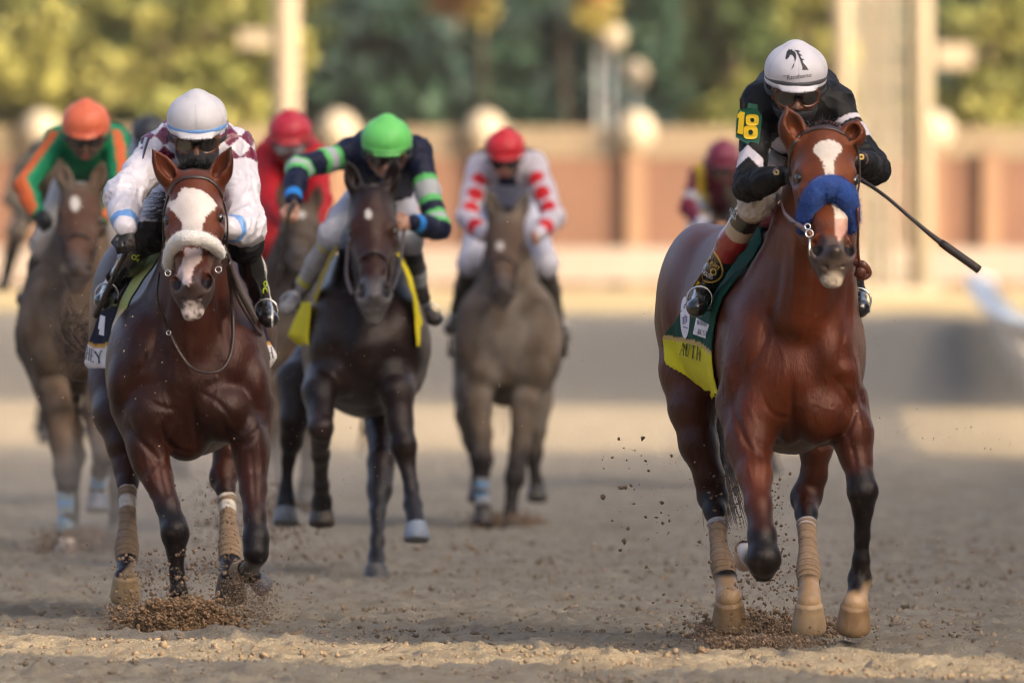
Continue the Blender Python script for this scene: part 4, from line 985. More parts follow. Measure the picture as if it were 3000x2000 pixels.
    fleece_roll(pts, [.034, .044, .050, .052, .052, .050, .042, .034], m_fleece_b, o, 9000, 9, .0035)
    # bridle
    strap('browband', [(2318, 440), (2336, 404), (2370, 384), (2416, 376), (2462, 386), (2492, 412)], bv, .016, .006, m_leather, o, 44.5)
    strap('cheek_strap', [(2320, 432), (2314, 470), (2317, 520), (2334, 570), (2345, 600)], bv, .014, .006, m_leather, o, 44.5)
    strap('cheek_strap', [(2506, 420), (2516, 470), (2516, 530), (2508, 580)], bv, .014, .006, m_leather, o, 44.5)
    for pts_ in ([(2290, 590, 44.75), (2300, 625, 44.6), (2325, 650, 44.45), (2352, 668, 44.32), (2374, 690, 44.25)], [(2512, 610, 44.35), (2514, 680, 44.45), (2514, 740, 44.75), (2522, 790, 44.95)]):
        mb = MB(); P = smooth_path([W(*q) for q in pts_], 20); mb.tube(P, .0095, 8, sa=1.3, sb=.6); mb.build('rein', m_leatherb, o, smooth=True)
    mb = MB()
    for (x, y, yy, r) in ((2366, 664, 44.24, .011), (2371, 684, 44.22, .014)):
        P = [W(x, y, yy)+r*np.array([math.cos(a), .2*math.sin(a), math.sin(a)]) for a in np.linspace(0, 2*math.pi, 20)]; mb.tube(P, .003, 6)
    mb.tube([W(2372, 700, 44.24), W(2371, 735, 44.24), W(2374, 750, 44.24)], .004, 6); mb.tube([W(2310, 646, 44.5), W(2330, 652, 44.44)], .004, 6); mb.build('bit', m_steel, o, smooth=True)
    mb = MB(); P = smooth_path([W(2505, 770, 44.9), W(2530, 775, 44.88), W(2545, 800, 44.9), W(2528, 812, 44.9), W(2508, 800, 44.92)], 24); mb.tube(P, [.014, .02, .026, .02, .016, .02][0], 10); mb.sphere(W(2524, 795, 44.9), (.026, .03, .032), 12); mb.build('rein_knot', m_leatherb, o, smooth=True)
    tuft('forelock', [at(.0, -.35, -.05), at(-.01, 0, -.02), at(.0, .35, -.05)], [(-.3, -.4, .5), (0, -.5, .9), (.4, -.4, .5)], .07, o, 240, seed=4, r=.003, droop=.03, spread=.35)
    make_tail(W(2125, 760, 47.15), [W(2112, 1000, 47.3), W(2100, 1200, 47.2), W(2112, 1380, 47.1), W(2135, 1490, 47.0)], o, 420, .055, mat('grey tail', (.055, .045, .042), .4, .5, 60), 5, .008)
    # saddle cloth
    gcol, ycol, trim = np.array((.004, .052, .030)), np.array((.62, .56, .025)), np.array((.50, .34, .13))
    top = np.array([[2268, 655], [2200, 775], [2112, 870], [2101, 1000], [2108, 1124], [2104, 1050]])
    fe = lambda P_: np.interp(PX(P_)[1], [600, 655, 700, 775, 877, 1000, 1150], [2300, 2268, 2240, 2206, 2118, 2104, 2106])
    def mask(c, n):
        x, y = PX(c); back = np.interp(y, [640, 740, 830, 870, 985, 1070, 1140], [2235, 2130, 2072, 2040, 1951, 1957, 2090])
        left = (x < fe(c)+6) & (x > back) & (c[:, 1] > 45.3) & (c[:, 1] < 46.75) & (y < 1155) & (c[:, 2] > .95) & (c[:, 0] < W(2230, 0, 46)[0])
        right = (c[:, 0] > W(2230, 0, 46)[0]) & (c[:, 1] > 45.6) & (c[:, 1] < 46.45) & (c[:, 2] > 1.02)
        return left | right | ((c[:, 2] > 1.45) & (c[:, 1] > 45.6) & (c[:, 1] < 46.1) & (c[:, 0] > W(2230, 0, 46)[0]))
    def colf(P_):
        x, y = PX(P_); C_ = np.ones((len(P_), 3))*gcol; lim = np.interp(x, [1951, 2016, 2050, 2110], [990, 1002, 1010, 1060]); 
        k = (y > lim) & (P_[:, 0] < W(2230, 0, 46)[0]); C_[k] = ycol; k2 = (y > lim-9) & (y <= lim+3) & (P_[:, 0] < W(2230, 0, 46)[0]); C_[k2] = trim
        k3 = (P_[:, 0] > W(2230, 0, 46)[0]) & (P_[:, 2] < 1.14); C_[k3] = ycol
        return C_
    m_cloth = mat('saddle cloth', None, .85, .08, 20, .35, 260, spec=.15)
    sc, Vt, Fs = cloth_shell('saddle_cloth', V, F, N, mask, .018, m_cloth, o, colf)
    bvc = bvh_of(Vt, Fs); bc = [bv, bvc]
    ink = mat('black print', (.012, .012, .014), .6, 0, 1); wp = mat('white patch', (.70, .66, .70), .7, .04, 20); bi = mat('blue print', (.05, .05, .20), .6, 0, 1)
    # yellow name strip as its own cloth panel hanging on the side
    polys, tw_ = serif_glyphs('AUTH', w=.74)
    fm = bilin([(1990, 1037), (2056, 1058), (2058, 1017), (1996, 1002)])
    decal_polys('lettering', [[(a/tw_, b) for a, b in p] for p in polys], lambda uv: fm(uv), bc, ink, sc, .006)
    ov = [(2008+13.5*math.cos(a), 930+61*math.sin(a)) for a in np.linspace(0, 2*math.pi, 28, endpoint=False)]
    decal_polys('oval_badge', [[tuple(q) for q in ov]], lambda uv: uv, bc, wp, sc, .005)
    decal_polys('badge_print', [[(2001, 930), (2015, 926), (2015, 928), (2001, 932)], [(2003, 930), (2005, 930), (2004, 950), (2002, 950)], [(2008, 922), (2010, 922), (2010, 950), (2008, 950)], [(2013, 926), (2015, 926), (2015, 944), (2013, 944)], [(2003, 955), (2017, 960), (2017, 963), (2003, 958)], [(2006, 895), (2015, 880), (2016, 884), (2008, 898)]], lambda uv: uv, bc, bi, sc, .008)
    decal_polys('name_patch', [[(2041, 931), (2079, 951), (2068, 991), (2031, 978)]], lambda uv: uv, bc, wp, sc, .005)
    p1, t1 = serif_glyphs('WOOD'); f1 = bilin([(2043, 950), (2072, 958), (2074, 944), (2045, 936)]); decal_polys('lettering', [[(a/t1, b) for a, b in p] for p in p1], lambda uv: f1(uv), bc, ink, sc, .009)
    p1, t1 = serif_glyphs('REST'); f2 = bilin([(2045, 978), (2074, 986), (2076, 972), (2047, 963)]); decal_polys('lettering', [[(a/t1, b) for a, b in p] for p in p1], lambda uv: f2(uv), bc, ink, sc, .009)
    # saddle
    sd_ = Field((W(2180, 0, 46)[0], 45.5, 1.5), (W(2360, 0, 46)[0], 46.3, 1.9), .012)
    sd_.cone(W(2290, 640, 45.65), W(2240, 640, 46.15), .10, .11, .03, (1.1, 1, .6)); Vq, Fq = sd_.mesh()
    mesh_obj('saddle', Vq, Fq, mat('saddle red', (.20, .015, .03), .4, .2, 9, .1, 30), o)
    return o, bv, dict(V=V, F=F, N=N, at=at)
HORSE18, BV18, D18 = hero18()
# ------------------------------------------------------------------ riders
m_silk = mat('silks', None, .55, .05, 20, .3, 160, coat=0, bdist=.004, spec=.22)
m_silk_s = mat('shiny silks', None, .28, .05, 20, .22, 160, coat=.12, bdist=.004)
m_skin = mat('skin', (.42, .22, .15), .5, .1, 20, .2, 120, sss=.1)
m_boot = mat('boots', None, .20, .08, 20, .1, 60, coat=.7, dirt=(.16, .12, .08), dirt_amt=.02, ds=40)
m_boot_m = mat('muddy boots', None, .6, .2, 12, .3, 60, dirt=(.17, .13, .09), dirt_amt=.4, ds=14)
m_capmat = mat('cap cover', None, .50, .03, 9, .12, 22, bdist=.02, sheen=.1)
m_goggle = mat('goggle lens', (.012, .010, .010), .04, 0, 1, coat=1, spec=.9)
m_goggle_f = mat('goggle frame', (.10, .03, .012), .25, .1, 20, coat=.4)
m_goggle_b = mat('goggle strap', (.02, .02, .022), .6, .1, 20)
m_mask = mat('face mask', (.012, .012, .016), .75, .1, 20, .2, 200)
m_glove = mat('glove', (.010, .010, .012), .55, .2, 30, .3, 200)
m_whip = mat('whip', (.025, .018, .015), .4, .2, 60, .4, 300, coat=.3)

def wrinkle(V, N, segs, amp=.006, s=9., seed=0.):
    """soft cloth folds: ridged noise, stronger near the joints"""
    Q = V+np.stack([fbm(V, 6., 2, seed), fbm(V, 6., 2, seed+3), fbm(V, 6., 2, seed+5)], 1)*.05
    r = (1-np.abs(noise(Q*np.array([1.35, 1, .75]), s*1.5, seed))*2.6); r2 = (1-np.abs(noise(Q*np.array([.8, 1, 1.3]), s*2.9, seed+9))*2.6)
    r = np.clip(r, -.3, 1)**1; r = np.where(r > 0, r*r, r)*1.6; r2 = np.clip(r2, -.3, 1); r2 = np.where(r2 > 0, r2*r2, r2)*1.3
    a = np.ones(len(V))*.6
    for j in segs:
        d = np.linalg.norm(V-j, axis=1); a += .9*np.exp(-(d/.10)**2)
    return V+N*((np.clip(r, -.5, 1)*.7+np.clip(r2, -.5, 1)*.4)*amp*a)[:, None]
def seg_t(V, a, b):
    a = np.array(a); ba = np.array(b)-a; t = ((V-a)@ba)/(ba@ba); d = np.linalg.norm(V-a-np.clip(t, 0, 1)[:, None]*ba, axis=1); return t, d
def bounds(pts, m): pts = np.array(pts); return pts.min(0)-m, pts.max(0)+m

def hand(fd, wrist, palm_dir, side, curl=1.0, s=1.0, k=.006):
    """fist around a rein: palm, four bent fingers of different length and a thumb from the side of the palm"""
    d = np.array(palm_dir, float); d /= np.linalg.norm(d); sd = np.array(side, float); sd = sd-d*(sd@d); sd /= np.linalg.norm(sd); n = np.cross(d, sd)
    w0 = np.array(wrist); c = w0+d*.05*s
    fd.cone(w0-d*.02, w0+d*.02, .026*s, .027*s, .02); 
    fd.ell(c, (.040*s, .018*s, .046*s), .012, [sd, n, d])
    for i, (off, L) in enumerate(((-.030, .032), (-.010, .037), (.010, .035), (.029, .028))):
        p0 = w0+d*.086*s+sd*off*s; a = .9*curl; d1 = d*math.cos(a)+n*math.sin(a); p1 = p0+d1*L*s; a = 2.2*curl; d2 = d*math.cos(a)+n*math.sin(a); p2 = p1+d2*L*.72*s
        a = 3.0*curl; d3 = d*math.cos(a)+n*math.sin(a); p3 = p2+d3*L*.5*s
        fd.cone(p0-d*.01, p1, .0105*s, .0098*s, k); fd.cone(p1, p2, .0098*s, .0088*s, k); fd.cone(p2, p3, .0088*s, .008*s, k)
    t0 = w0+d*.035*s-sd*.030*s; t1 = t0-sd*.018*s+d*.022*s+n*.012*s; t2 = t1+d*.022*s+sd*.012*s+n*.018*s; t3 = t2+sd*.018*s+n*.010*s
    fd.cone(t0, t1, .015*s, .0125*s, k); fd.cone(t1, t2, .0125*s, .0105*s, k); fd.cone(t2, t3, .0105*s, .0085*s, k)

def helmet(o, c, r, tilt, capcol, band=None, h=.008, rim=True, turn=0.0, bump_=.003, mt=None):
    """riding helmet under a silk cap: shell, rolled rim, short peak; tilt = pitch forward (rad)"""
    ct, st = math.cos(tilt), math.sin(tilt); cy, sy = math.cos(turn), math.sin(turn)
    up = np.array([0, -st, ct]); fw = np.array([0, -ct, -st]); sd = np.array([1., 0, 0])
    Rz = np.array([[cy, -sy, 0], [sy, cy, 0], [0, 0, 1]]); up, fw, sd = Rz@up, Rz@fw, Rz@sd; R = [sd, fw, up]; c = np.array(c)
    fd = Field(c-r*1.75, c+r*1.75, h)
    fd.ell(c, (r*1.03, r*1.14, r*.88), .02, R); fd.ell(c+up*r*.80, (r*.20, r*.26, r*.13), .05, R)
    fd.plane_cut(c-up*r*.33, -up)
    n = 40; 
    for i in range(n):
        a = 2*math.pi*i/n; p = lambda q: c-up*r*.31+sd*math.sin(q)*r*.93+fw*math.cos(q)*r*1.09
        fd.cone(p(a), p(a+2*math.pi/n), r*.075, r*.075, .01)
    for sx in np.linspace(-.55, .55, 9):
        fd.cone(c-up*r*.32+sd*sx*r+fw*r*.9, c-up*r*.40+sd*sx*r*.95+fw*(r*1.28-.35*r*sx*sx*1.6), r*.055, r*.035, .015)
    fd.ell(c-up*r*.60, (r*.86, r*1.0, r*.52), .01, R, 's')
    V, F = fd.mesh(); V = relax(V, F, 1); N = ngrid(V, F)
    V = V+N*(fbm(V, 1.1/r, 2, 3.)*bump_)[:, None]
    q = (V-c)@up/r; C = np.ones((len(V), 3))*np.array(capcol)
    # seams of the cap cover
    ang = np.arctan2((V-c)@sd, (V-c)@fw); seam = np.abs(((ang/(math.pi/3)+.5) % 1)-.5)*r; C[(seam < .0035) & (q > -.2)] *= .86
    hob = mesh_obj('helmet', V, F, mt or m_capmat, o, C)
    if band is not None:
        P = [c-up*r*(.19)+sd*math.sin(a)*r*1.0+fw*math.cos(a)*r*1.135 for a in np.linspace(0, 2*math.pi, 61)]
        Vb, Fb = tube(P, r*.085, 8, sa=1.0, sb=.32, up=up, cap=False); mesh_obj('helmet_band', Vb, Fb, mat('band %.2f%.2f%.2f' % tuple(band), band, .5, .05, 20), hob)
    return hob, (sd, fw, up), bvh_of(V, F)

def goggles(o, c, r, ax, lens=m_goggle, frame=m_goggle_f, y=-.78, fwd=.72, strapc=True):
    sd, fw, up = ax
    g = []; base = c+up*r*y
    outline = [(-.70, .10), (-.66, .25), (-.35, .31), (0, .28), (.35, .31), (.66, .25), (.70, .10), (.66, -.12), (.42, -.25), (.20, -.20), (.08, -.06), (0, -.02), (-.08, -.06), (-.20, -.20), (-.42, -.25), (-.66, -.12)]
    def S(x, z, d=0): return base+sd*x*r+up*z*r+fw*(fwd*r*(1.12-.52*x*x)+d)
    P = [S(*q) for q in outline]; P.append(P[0]); P = smooth_path(P, 64)
    Vt, Ft = tube(P, r*.055, 8, cap=False, sb=1.0, sa=1.0); gf = mesh_obj('goggles', Vt, Ft, frame, o)
    mb = MB(); V = [S(0, .08, r*.06)]; n = len(P)
    rings = [.35, .7, .98]
    ol = smooth_path([(a, b, 0) for a, b in outline+[outline[0]]], 64)[:-1]
    for k in rings:
        for (a, b, _) in ol: V.append(S(a*k, .08+(b-.08)*k, r*.02+.045*r*(1-k*k)))
    F = []; m = len(ol)
    for j in range(m): F.append((0, 1+j, 1+(j+1) % m))
    for i in range(2):
        for j in range(m): F.append((1+i*m+j, 1+(i+1)*m+j, 1+(i+1)*m+(j+1) % m, 1+i*m+(j+1) % m))
    mesh_obj('lens', V, F, lens, gf)
    if strapc:
        for k in (-1, 1):
            P = smooth_path([S(.70*k, .08), base+sd*k*r*.96+up*r*.16+fw*r*.25, base+sd*k*r*.98+up*r*.30-fw*r*.35], 12)
            Vt, Ft = tube(P, r*.10, 6, sa=1.0, sb=.3, up=up); mesh_obj('strap', Vt, fixf(Ft), m_goggle_b, gf)

def jockey(J, label, org, st):
    """J: joints in world coordinates; st: style (colours and functions)"""
    v = st.get('vox', .012); r = J['hr']; hc = J['head']; sL, sR, eL, eR, wL, wR = (J[k] for k in ('sL', 'sR', 'eL', 'eR', 'wL', 'wR')); hp = J['hip']; kL, kR, aL, aR, tL, tR = (J[k] for k in ('kL', 'kR', 'aL', 'aR', 'tL', 'tR'))
    tilt = st.get('tilt', .35); turn = st.get('turn', 0)
    ct, stt = math.cos(tilt), math.sin(tilt); up = np.array([0, -stt, ct]); fw = np.array([0, -ct, -stt]); sd = np.array([1., 0, 0])
    cy, sy = math.cos(turn), math.sin(turn); Rz = np.array([[cy, -sy, 0], [sy, cy, 0], [0, 0, 1]]); up, fw, sd = Rz@up, Rz@fw, Rz@sd
    allp = [hc, sL, sR, eL, eR, wL, wR, hp, kL, kR, aL, aR, tL, tR]; lo, hi = bounds(allp, .22)
    # body: one continuous figure with face and hands
    fd = Field(lo, hi, v); R = [sd, fw, up]
    face = hc-up*r*.75
    fd.ell(hc-up*r*.1, (r*.80, r*.95, r*.85), .02, R); fd.ell(face-fw*r*.02, (r*.66, r*.78, r*.78), .03, R)
    fd.ell(face-up*r*.45+fw*r*.15, (r*.46, r*.50, r*.42), .04, R)
    fd.cone(face+up*r*.02+fw*r*.68, face-up*r*.28+fw*r*.84, r*.08, r*.11, .015); 
    for k in (-1, 1):
        fd.ell(face+sd*k*r*.33+up*r*.02+fw*r*.74, (r*.20, r*.12, r*.13), .015, R, 's'); fd.ell(face+sd*k*r*.33+up*r*.0+fw*r*.62, r*.13, .005)
        fd.ell(face+sd*k*r*.73-up*r*.05-fw*r*.05, (r*.07, r*.20, r*.25), .01, R); fd.ell(face+sd*k*r*.13-up*r*.30+fw*r*.76, r*.075, .01)
        fd.ell(face+sd*k*r*.40-up*r*.22+fw*r*.52, (r*.22, r*.22, r*.2), .03, R)
    fd.ell(face-up*r*.56+fw*r*.70, (r*.24, r*.10, r*.07), .012, R); fd.ell(face-up*r*.68+fw*r*.68, (r*.20, r*.10, r*.07), .012, R)
    fd.cone(face-up*r*.62+fw*r*.85-sd*r*.18, face-up*r*.62+fw*r*.85+sd*r*.18, r*.02, r*.02, .01, op='s')
    sm = (sL+sR)/2; fd.cone(face-fw*r*.3-up*r*.2, sm+(0, .05, .0), .050, .058, .03)
    fd.cone(sm+(0, .06, -.01), hp, .115, .11, .05, (1.15, 1, 1)); fd.cone(sL, sR, .055, .055, .04)
    for s_, e, w_ in ((sL, eL, wL), (sR, eR, wR)):
        fd.chain([(s_, .050), ((s_+e)/2, .043), (e, .036), ((e+w_)/2, .035), (w_, .025)], .015)
    for k_, a, t_ in ((kL, aL, tL), (kR, aR, tR)):
        fd.chain([(hp+(np.array([k_[0]-hp[0], 0, 0])*.35), .095), ((hp+k_)/2, .070), (k_, .050), ((k_+a)/2, .048), (a, .034)], .02); fd.cone(a, t_, .032, .028, .02)
    for side, w_, e in ((-1, wL, eL), (1, wR, eR)):
        hd = st.get('handdir%d' % side); d = np.array(hd) if hd is not None else (w_-e); 
        hand(fd, w_, d, st.get('handside%d' % side, (0, -.3, -1)), st.get('curl', 1.0), st.get('hs', .95)*r/.115, max(.004, v*.5))
    V, F = fd.mesh(); 
    bare = st.get('skin', np.array((.36, .19, .13))); C = np.ones((len(V), 3))*bare
    if st.get('glove', True):
        for e, w_ in ((eL, wL), (eR, wR)):
            t, d = seg_t(V, e, w_); C[(np.linalg.norm(V-w_, axis=1) < .17) & (t > .98) & (d < .16)] = (.010, .010, .012)
    # mouth area darker red
    C[np.linalg.norm(V-(face-up*r*.60+fw*r*.74), axis=1) < r*.16] = np.array((.30, .09, .07))
    o = mesh_obj('person', V, F, mat('body', None, .5, .08, 20, .15, 120, sss=.05), None, C, origin=np.array(org)); tag(o, label, 'person', 'riders in the race')
    # silks
    lo2, hi2 = bounds([sL, sR, eL, eR, wL, wR, hp], .24); fs = Field(lo2, hi2, v*st.get('silkres', 1)); ar = st.get('arm', (.068, .060, .055, .050, .040)); puf = st.get('puf', 1.0)
    tb = J.get('back', sm+(0, .3, .06))
    fs.cone(sm+(0, .07, -.03), hp+(0, -.02, .02), st.get('tw', .150), .130, .06, (1.15, 1, .95)); fs.cone(sm+(0, .05, 0), tb, .13, .14, .06, (1.25, 1, .8))
    fs.cone(sL, sR, .070, .070, .07); fs.cone(sm+(0, .02, .04), face-fw*r*.35-up*r*.6, .085, .055, .03)
    for s_, e, w_ in ((sL, eL, wL), (sR, eR, wR)):
        fs.chain([(s_, ar[0]*1.05), (s_*.5+e*.5, ar[1]), (e*.98+s_*.02, ar[2]), ((e+w_)/2, ar[3]), (w_*.98+e*.02, ar[4])], .03)
    V, F = fs.mesh(); N = ngrid(V, F); V = wrinkle(V, N, [sL, sR, eL, eR], st.get('wr', .006)*puf, st.get('ws', 9.), st.get('seed', 0.)); 
    Cs = st['silk'](V, J) if callable(st['silk']) else np.ones((len(V), 3))*np.array(st['silk'])
    s = mesh_obj('silks', V, F, st.get('silkmat', m_silk), o, Cs); bvs = bvh_of(V, F)
    # breeches
    lo3, hi3 = bounds([hp, kL, kR], .2); fb = Field(lo3, hi3, v)
    fb.cone(hp+(0, -.05, 0), hp+(0, .08, 0), .145, .13, .04, (1.2, 1, 1)); br = st.get('breech', .072)
    for k_, a in ((kL, aL), (kR, aR)):
        h0 = hp+np.array([(k_[0]-hp[0])*.4, 0, -.02]); fb.chain([(h0, .115), ((h0+k_)/2, .098*br/.072), (k_, br), (k_*.93+a*.07, br*.86)], .03)
    V, F = fb.mesh(); N = ngrid(V, F); V = wrinkle(V, N, [kL, kR], .007, 12., 4.)
    Cb = st['breeches'](V, J) if callable(st['breeches']) else np.ones((len(V), 3))*np.array(st['breeches']); mesh_obj('breeches', V, F, m_silk, o, Cb)
    # boots
    bvb = []
    for i, (k_, a, t_) in enumerate(((kL, aL, tL), (kR, aR, tR))):
        lo4, hi4 = bounds([k_, a, t_], .1); fo = Field(lo4, hi4, min(v, .009)); q0 = k_*.90+a*.10; q1 = k_*.55+a*.45
        fo.chain([(q0, .058), (q1, .057), (k_*.2+a*.8, .043), (a, .041)], .02); d = (t_-a); d /= np.linalg.norm(d)
        fo.cone(a-d*.025+(0, 0, -.005), t_, .038, .034, .02, (1, 1, 1)); fo.cone(a-d*.045+(0, 0, -.03), a-d*.03+(0, 0, -.055), .026, .028, .008)
        fo.ell(t_-d*.02, (.044, .055, .034), .015)
        V, F = fo.mesh(); t, dd = seg_t(V, k_, a); N = ngrid(V, F); V = V+N*(noise(V, 16.)*.002)[:, None]
        Co = st['boot'](V, t, i, np.linalg.norm(V-t_, axis=1)) if callable(st['boot']) else np.ones((len(V), 3))*np.array(st['boot'])
        mesh_obj('boot', V, F, st.get('bootmat', m_boot), o, Co); bvb.append(bvh_of(V, F))
        # stirrup iron
        c = t_*.55+a*.45; P = [c+np.array([math.cos(q)*.050, 0, math.sin(q)*.050+.006]) for q in np.linspace(-.5, math.pi+.5, 18)]
        mb = MB(); mb.tube(P, .0045, 8); mb.box(c+(-.046, -.03, -.043), c+(.046, .03, -.034)); mb.build('stirrup', m_steel, o, smooth=True)
        mb = MB(); mb.tube(smooth_path([c+(0, 0, .075), (c+hp)*.5+(np.sign(c[0]-hp[0])*.05, 0, 0.02), hp+np.array([(k_[0]-hp[0])*.5, -.05, -.05])], 12), .012, 6, sa=1.4, sb=.35); mb.build('stirrup_leather', m_leather, o)
    hob, ax, bvhm = helmet(o, hc, r*1.0, tilt, st['cap'], st.get('band'), min(v, .009), turn=turn)
    goggles(o, hc, r, ax, st.get('lens', m_goggle), st.get('gframe', m_goggle_f))
    if st.get('mask', True):
        fm = Field(face-r*1.6, face+r*1.4, min(v, .008)); fm.ell(face-up*r*.42+fw*r*.02, (r*.74, r*.88, r*.62), .02, R); fm.ell(face-up*r*.50+fw*r*.30, (r*.52, r*.56, r*.46), .03, R)
        fm.plane_cut(face-up*r*st.get('maskcut', .22), up); fm.plane_cut(face-up*r*.95, -up); V, F = fm.mesh(); N = ngrid(V, F); mesh_obj('face_mask', wrinkle(V, N, [], .003, 22.), F, m_mask, o)
    return o, dict(silk=bvs, helm=bvhm, helmob=hob, silkob=s, boots=bvb, ax=ax, face=face)

def whip(pts, r, label, org, beads=True):
    P = smooth_path(pts, 40); o = None; mb = MB(); rr = np.interp(np.linspace(0, 1, len(P)), np.linspace(0, 1, len(r)), r)
    mb.tube(P, rr, 10); o = mb.build('whip', m_whip, None, smooth=True, origin=P[0])
    n = len(P); mb = MB(); mb.tube(P[int(n*.80):], rr[int(n*.80):]*1.25, 10); mb.build('flap', mat('whip flap', (.03, .02, .015), .5, .2, 40, .3, 150), o, smooth=True)
    mb = MB(); mb.tube(P[:int(n*.14)], rr[:int(n*.14)]*1.3, 10); mb.build('handle', mat('whip handle', (.10, .07, .05), .6, .2, 40, .4, 200), o, smooth=True)
    return tag(o, label, 'whip')
# rider of number 18 --------------------------------------------------
def rider18():
    J = dict(head=W(2332, 205, 45.02), hr=.121, sL=W(2228, 300, 45.2), sR=W(2445, 305, 45.2), eL=W(2196, 548, 44.98), eR=W(2560, 498, 45.05), wL=W(2296, 512, 44.80), wR=W(2512, 468, 44.82),
             hip=W(2330, 440, 45.85), kL=W(2218, 585, 45.10), kR=W(2445, 620, 45.15), aL=W(2062, 850, 45.50), aR=W(2508, 860, 45.45), tL=W(2040, 905, 45.33), tR=W(2520, 905, 45.28))
    J['back'] = W(2335, 262, 45.55)
    def silk(V, J):
        C = np.ones((len(V), 3))*np.array((.006, .006, .007)); x, y = PX(V); w_ = (.52, .49, .54)
        t, d = seg_t(V, J['sL'], J['eL']); xm = (x-2192)/38.0
        yc = 427+np.abs(x-2192)*.95; m = (np.abs(y-yc-14) < 17) & (d < .12) & (x < 2236) & (V[:, 1] < 45.3); C[m] = w_
        t, d = seg_t(V, J['sR'], J['eR']); m = (t > .42) & (t < .62) & (d < .12); C[m] = w_; m = (t > .28) & (t < .34) & (d < .12); C[m] = w_
        m = in_poly(x, y, [(2258, 430), (2262, 418), (2300, 385), (2330, 395), (2335, 440), (2290, 452)]) & (V[:, 1] < 45.6); C[m] = w_
        m = in_poly(x, y, [(2238, 440), (2256, 436), (2320, 470), (2320, 520), (2262, 500), (2222, 500)]) & (V[:, 1] > 45.05) & (V[:, 1] < 45.7); C[m] = (.45, .42, .42)
        m = np.linalg.norm(V-J['wR'], axis=1) < .0; return C
    def boot(V, t, i, dt):
        C = np.ones((len(V), 3))*np.array((.008, .008, .009)); tn = (.40, .31, .23)
        C[t < .52] = tn; C[(t > .14) & (t < .26)] = (.01, .01, .012); C[(t > .36) & (t < .60)] = (.24, .006, .008)
        return C
    st = dict(vox=.0062, silk=silk, breeches=(.50, .45, .42), boot=boot, cap=(.52, .51, .56), band=(.045, .045, .055), tilt=.30, arm=(.060, .055, .060, .050, .036), wr=.006, ws=8., mask=True, maskcut=.44, turn=.05, skin=np.array((.20, .10, .07)), breech=.068, glove=True, **{'handside-1': (0, -.5, -1), 'handdir-1': (.9, -.3, -.2), 'handdir1': (-.8, -.4, -.1)})
    o, D = jockey(J, 'person in black silks and white cap with a horse emblem, on the bright bay horse', (J['head'][0], 45.4, 0), st)
    ink = mat('cap print', (.02, .02, .025), .6, 0, 1); r = J['hr']
    # emblem: a horse head with a swept mane
    e1 = [(0, .70), (.05, .92), (.12, .99), (.14, 1.06), (.20, .98), (.26, 1.04), (.30, .96), (.40, .90), (.46, .78), (.47, .60), (.42, .42), (.32, .26), (.26, .10), (.24, .02), (.36, .20), (.40, .40), (.37, .60), (.30, .72), (.20, .76), (.16, .66), (.10, .58), (.04, .52), (-.02, .56)]
    e2 = [(.36, .98), (.56, .97), (.66, .90), (.56, .88), (.62, .80), (.74, .70), (.64, .70), (.70, .58), (.84, .52), (.74, .48), (.78, .36), (.90, .22), (1.02, .02), (.72, .02), (.74, .14), (.68, .34), (.62, .54), (.54, .74), (.46, .90)]
    cx, cy, sc = 2302, 207, 66.0
    mp = lambda q: (cx+q[0]*sc, cy-q[1]*sc*.92)
    decal_polys('emblem', [e1, e2], mp, D['helm'], ink, D['helmob'], .0015, 5)
    for txt, quad in (('Racehorse', [(2306, 235), (2377, 226), (2377, 213), (2306, 221)]), ('my', [(2295, 228), (2304, 227), (2304, 221), (2295, 221)])):
        V2, F2, asp = font_tris(txt); decal('lettering', V2, F2, bilin(quad), D['helm'], ink, D['helmob'], .0015, 4)
    # number armband
    P = [(2196, 300), (2222, 306), (2222, 318), (2232, 330), (2231, 348), (2222, 372), (2222, 430), (2190, 420), (2156, 400), (2160, 350), (2168, 322), (2190, 318)]
    P = [(2192, 302), (2219, 307), (2219, 321), (2232, 340), (2229, 380), (2221, 432), (2188, 422), (2155, 402), (2157, 352), (2163, 322), (2190, 316)]
    gm = mat('armband green', (.006, .095, .055), .5, .05, 20); ym = mat('number yellow', (.74, .50, .01), .5, .03, 10)
    n = len(P); yy = 45.03; arc = lambda x: yy+.0+((x-2205)/78.0)**2*.05
    Vb = [W(a, b, arc(a)-.008) for a, b in P]+[W(a, b, arc(a)+.004) for a, b in P]
    tri = tessellate_polygon([[Vector((a, b, 0)) for a, b in P]]); F = [tuple(t) for t in tri]+[tuple(i+n for i in t[::-1]) for t in tri]+[(i, (i+1) % n, (i+1) % n+n, i+n) for i in range(n)]
    ab = mesh_obj('armband', Vb, F, gm, o, smooth=False)
    def nump(poly, nm='number'):
        V = [W(a, b, arc(a)-.011) for a, b in poly]+[W(a, b, arc(a)-.0085) for a, b in poly]; m = len(poly); tri = tessellate_polygon([[Vector((a, b, 0)) for a, b in poly]])
        mesh_obj(nm, V, [tuple(t) for t in tri]+[tuple(i+m for i in t[::-1]) for t in tri]+[(i, (i+1) % m, (i+1) % m+m, i+m) for i in range(m)], ym, ab, smooth=False)
    nump([(2169, 326), (2182, 330), (2176, 395), (2160, 390), (2165, 345), (2160, 346), (2161, 336)])
    def ring(c0, rx, ry, ix, iy, sl_=.06):
        out = [(c0[0]+rx*math.copysign(abs(math.cos(a))**.6, math.cos(a)), c0[1]+ry*math.copysign(abs(math.sin(a))**.6, math.sin(a))) for a in np.linspace(0, 2*math.pi, 25)]
        inn = [(c0[0]+ix*math.cos(a), c0[1]+iy*math.sin(a)) for a in np.linspace(0, 2*math.pi, 25)][::-1]; return out+inn
    nump(ring((2204, 352), 19, 17, 6.5, 6)); nump(ring((2199, 388), 21, 20, 7, 8))
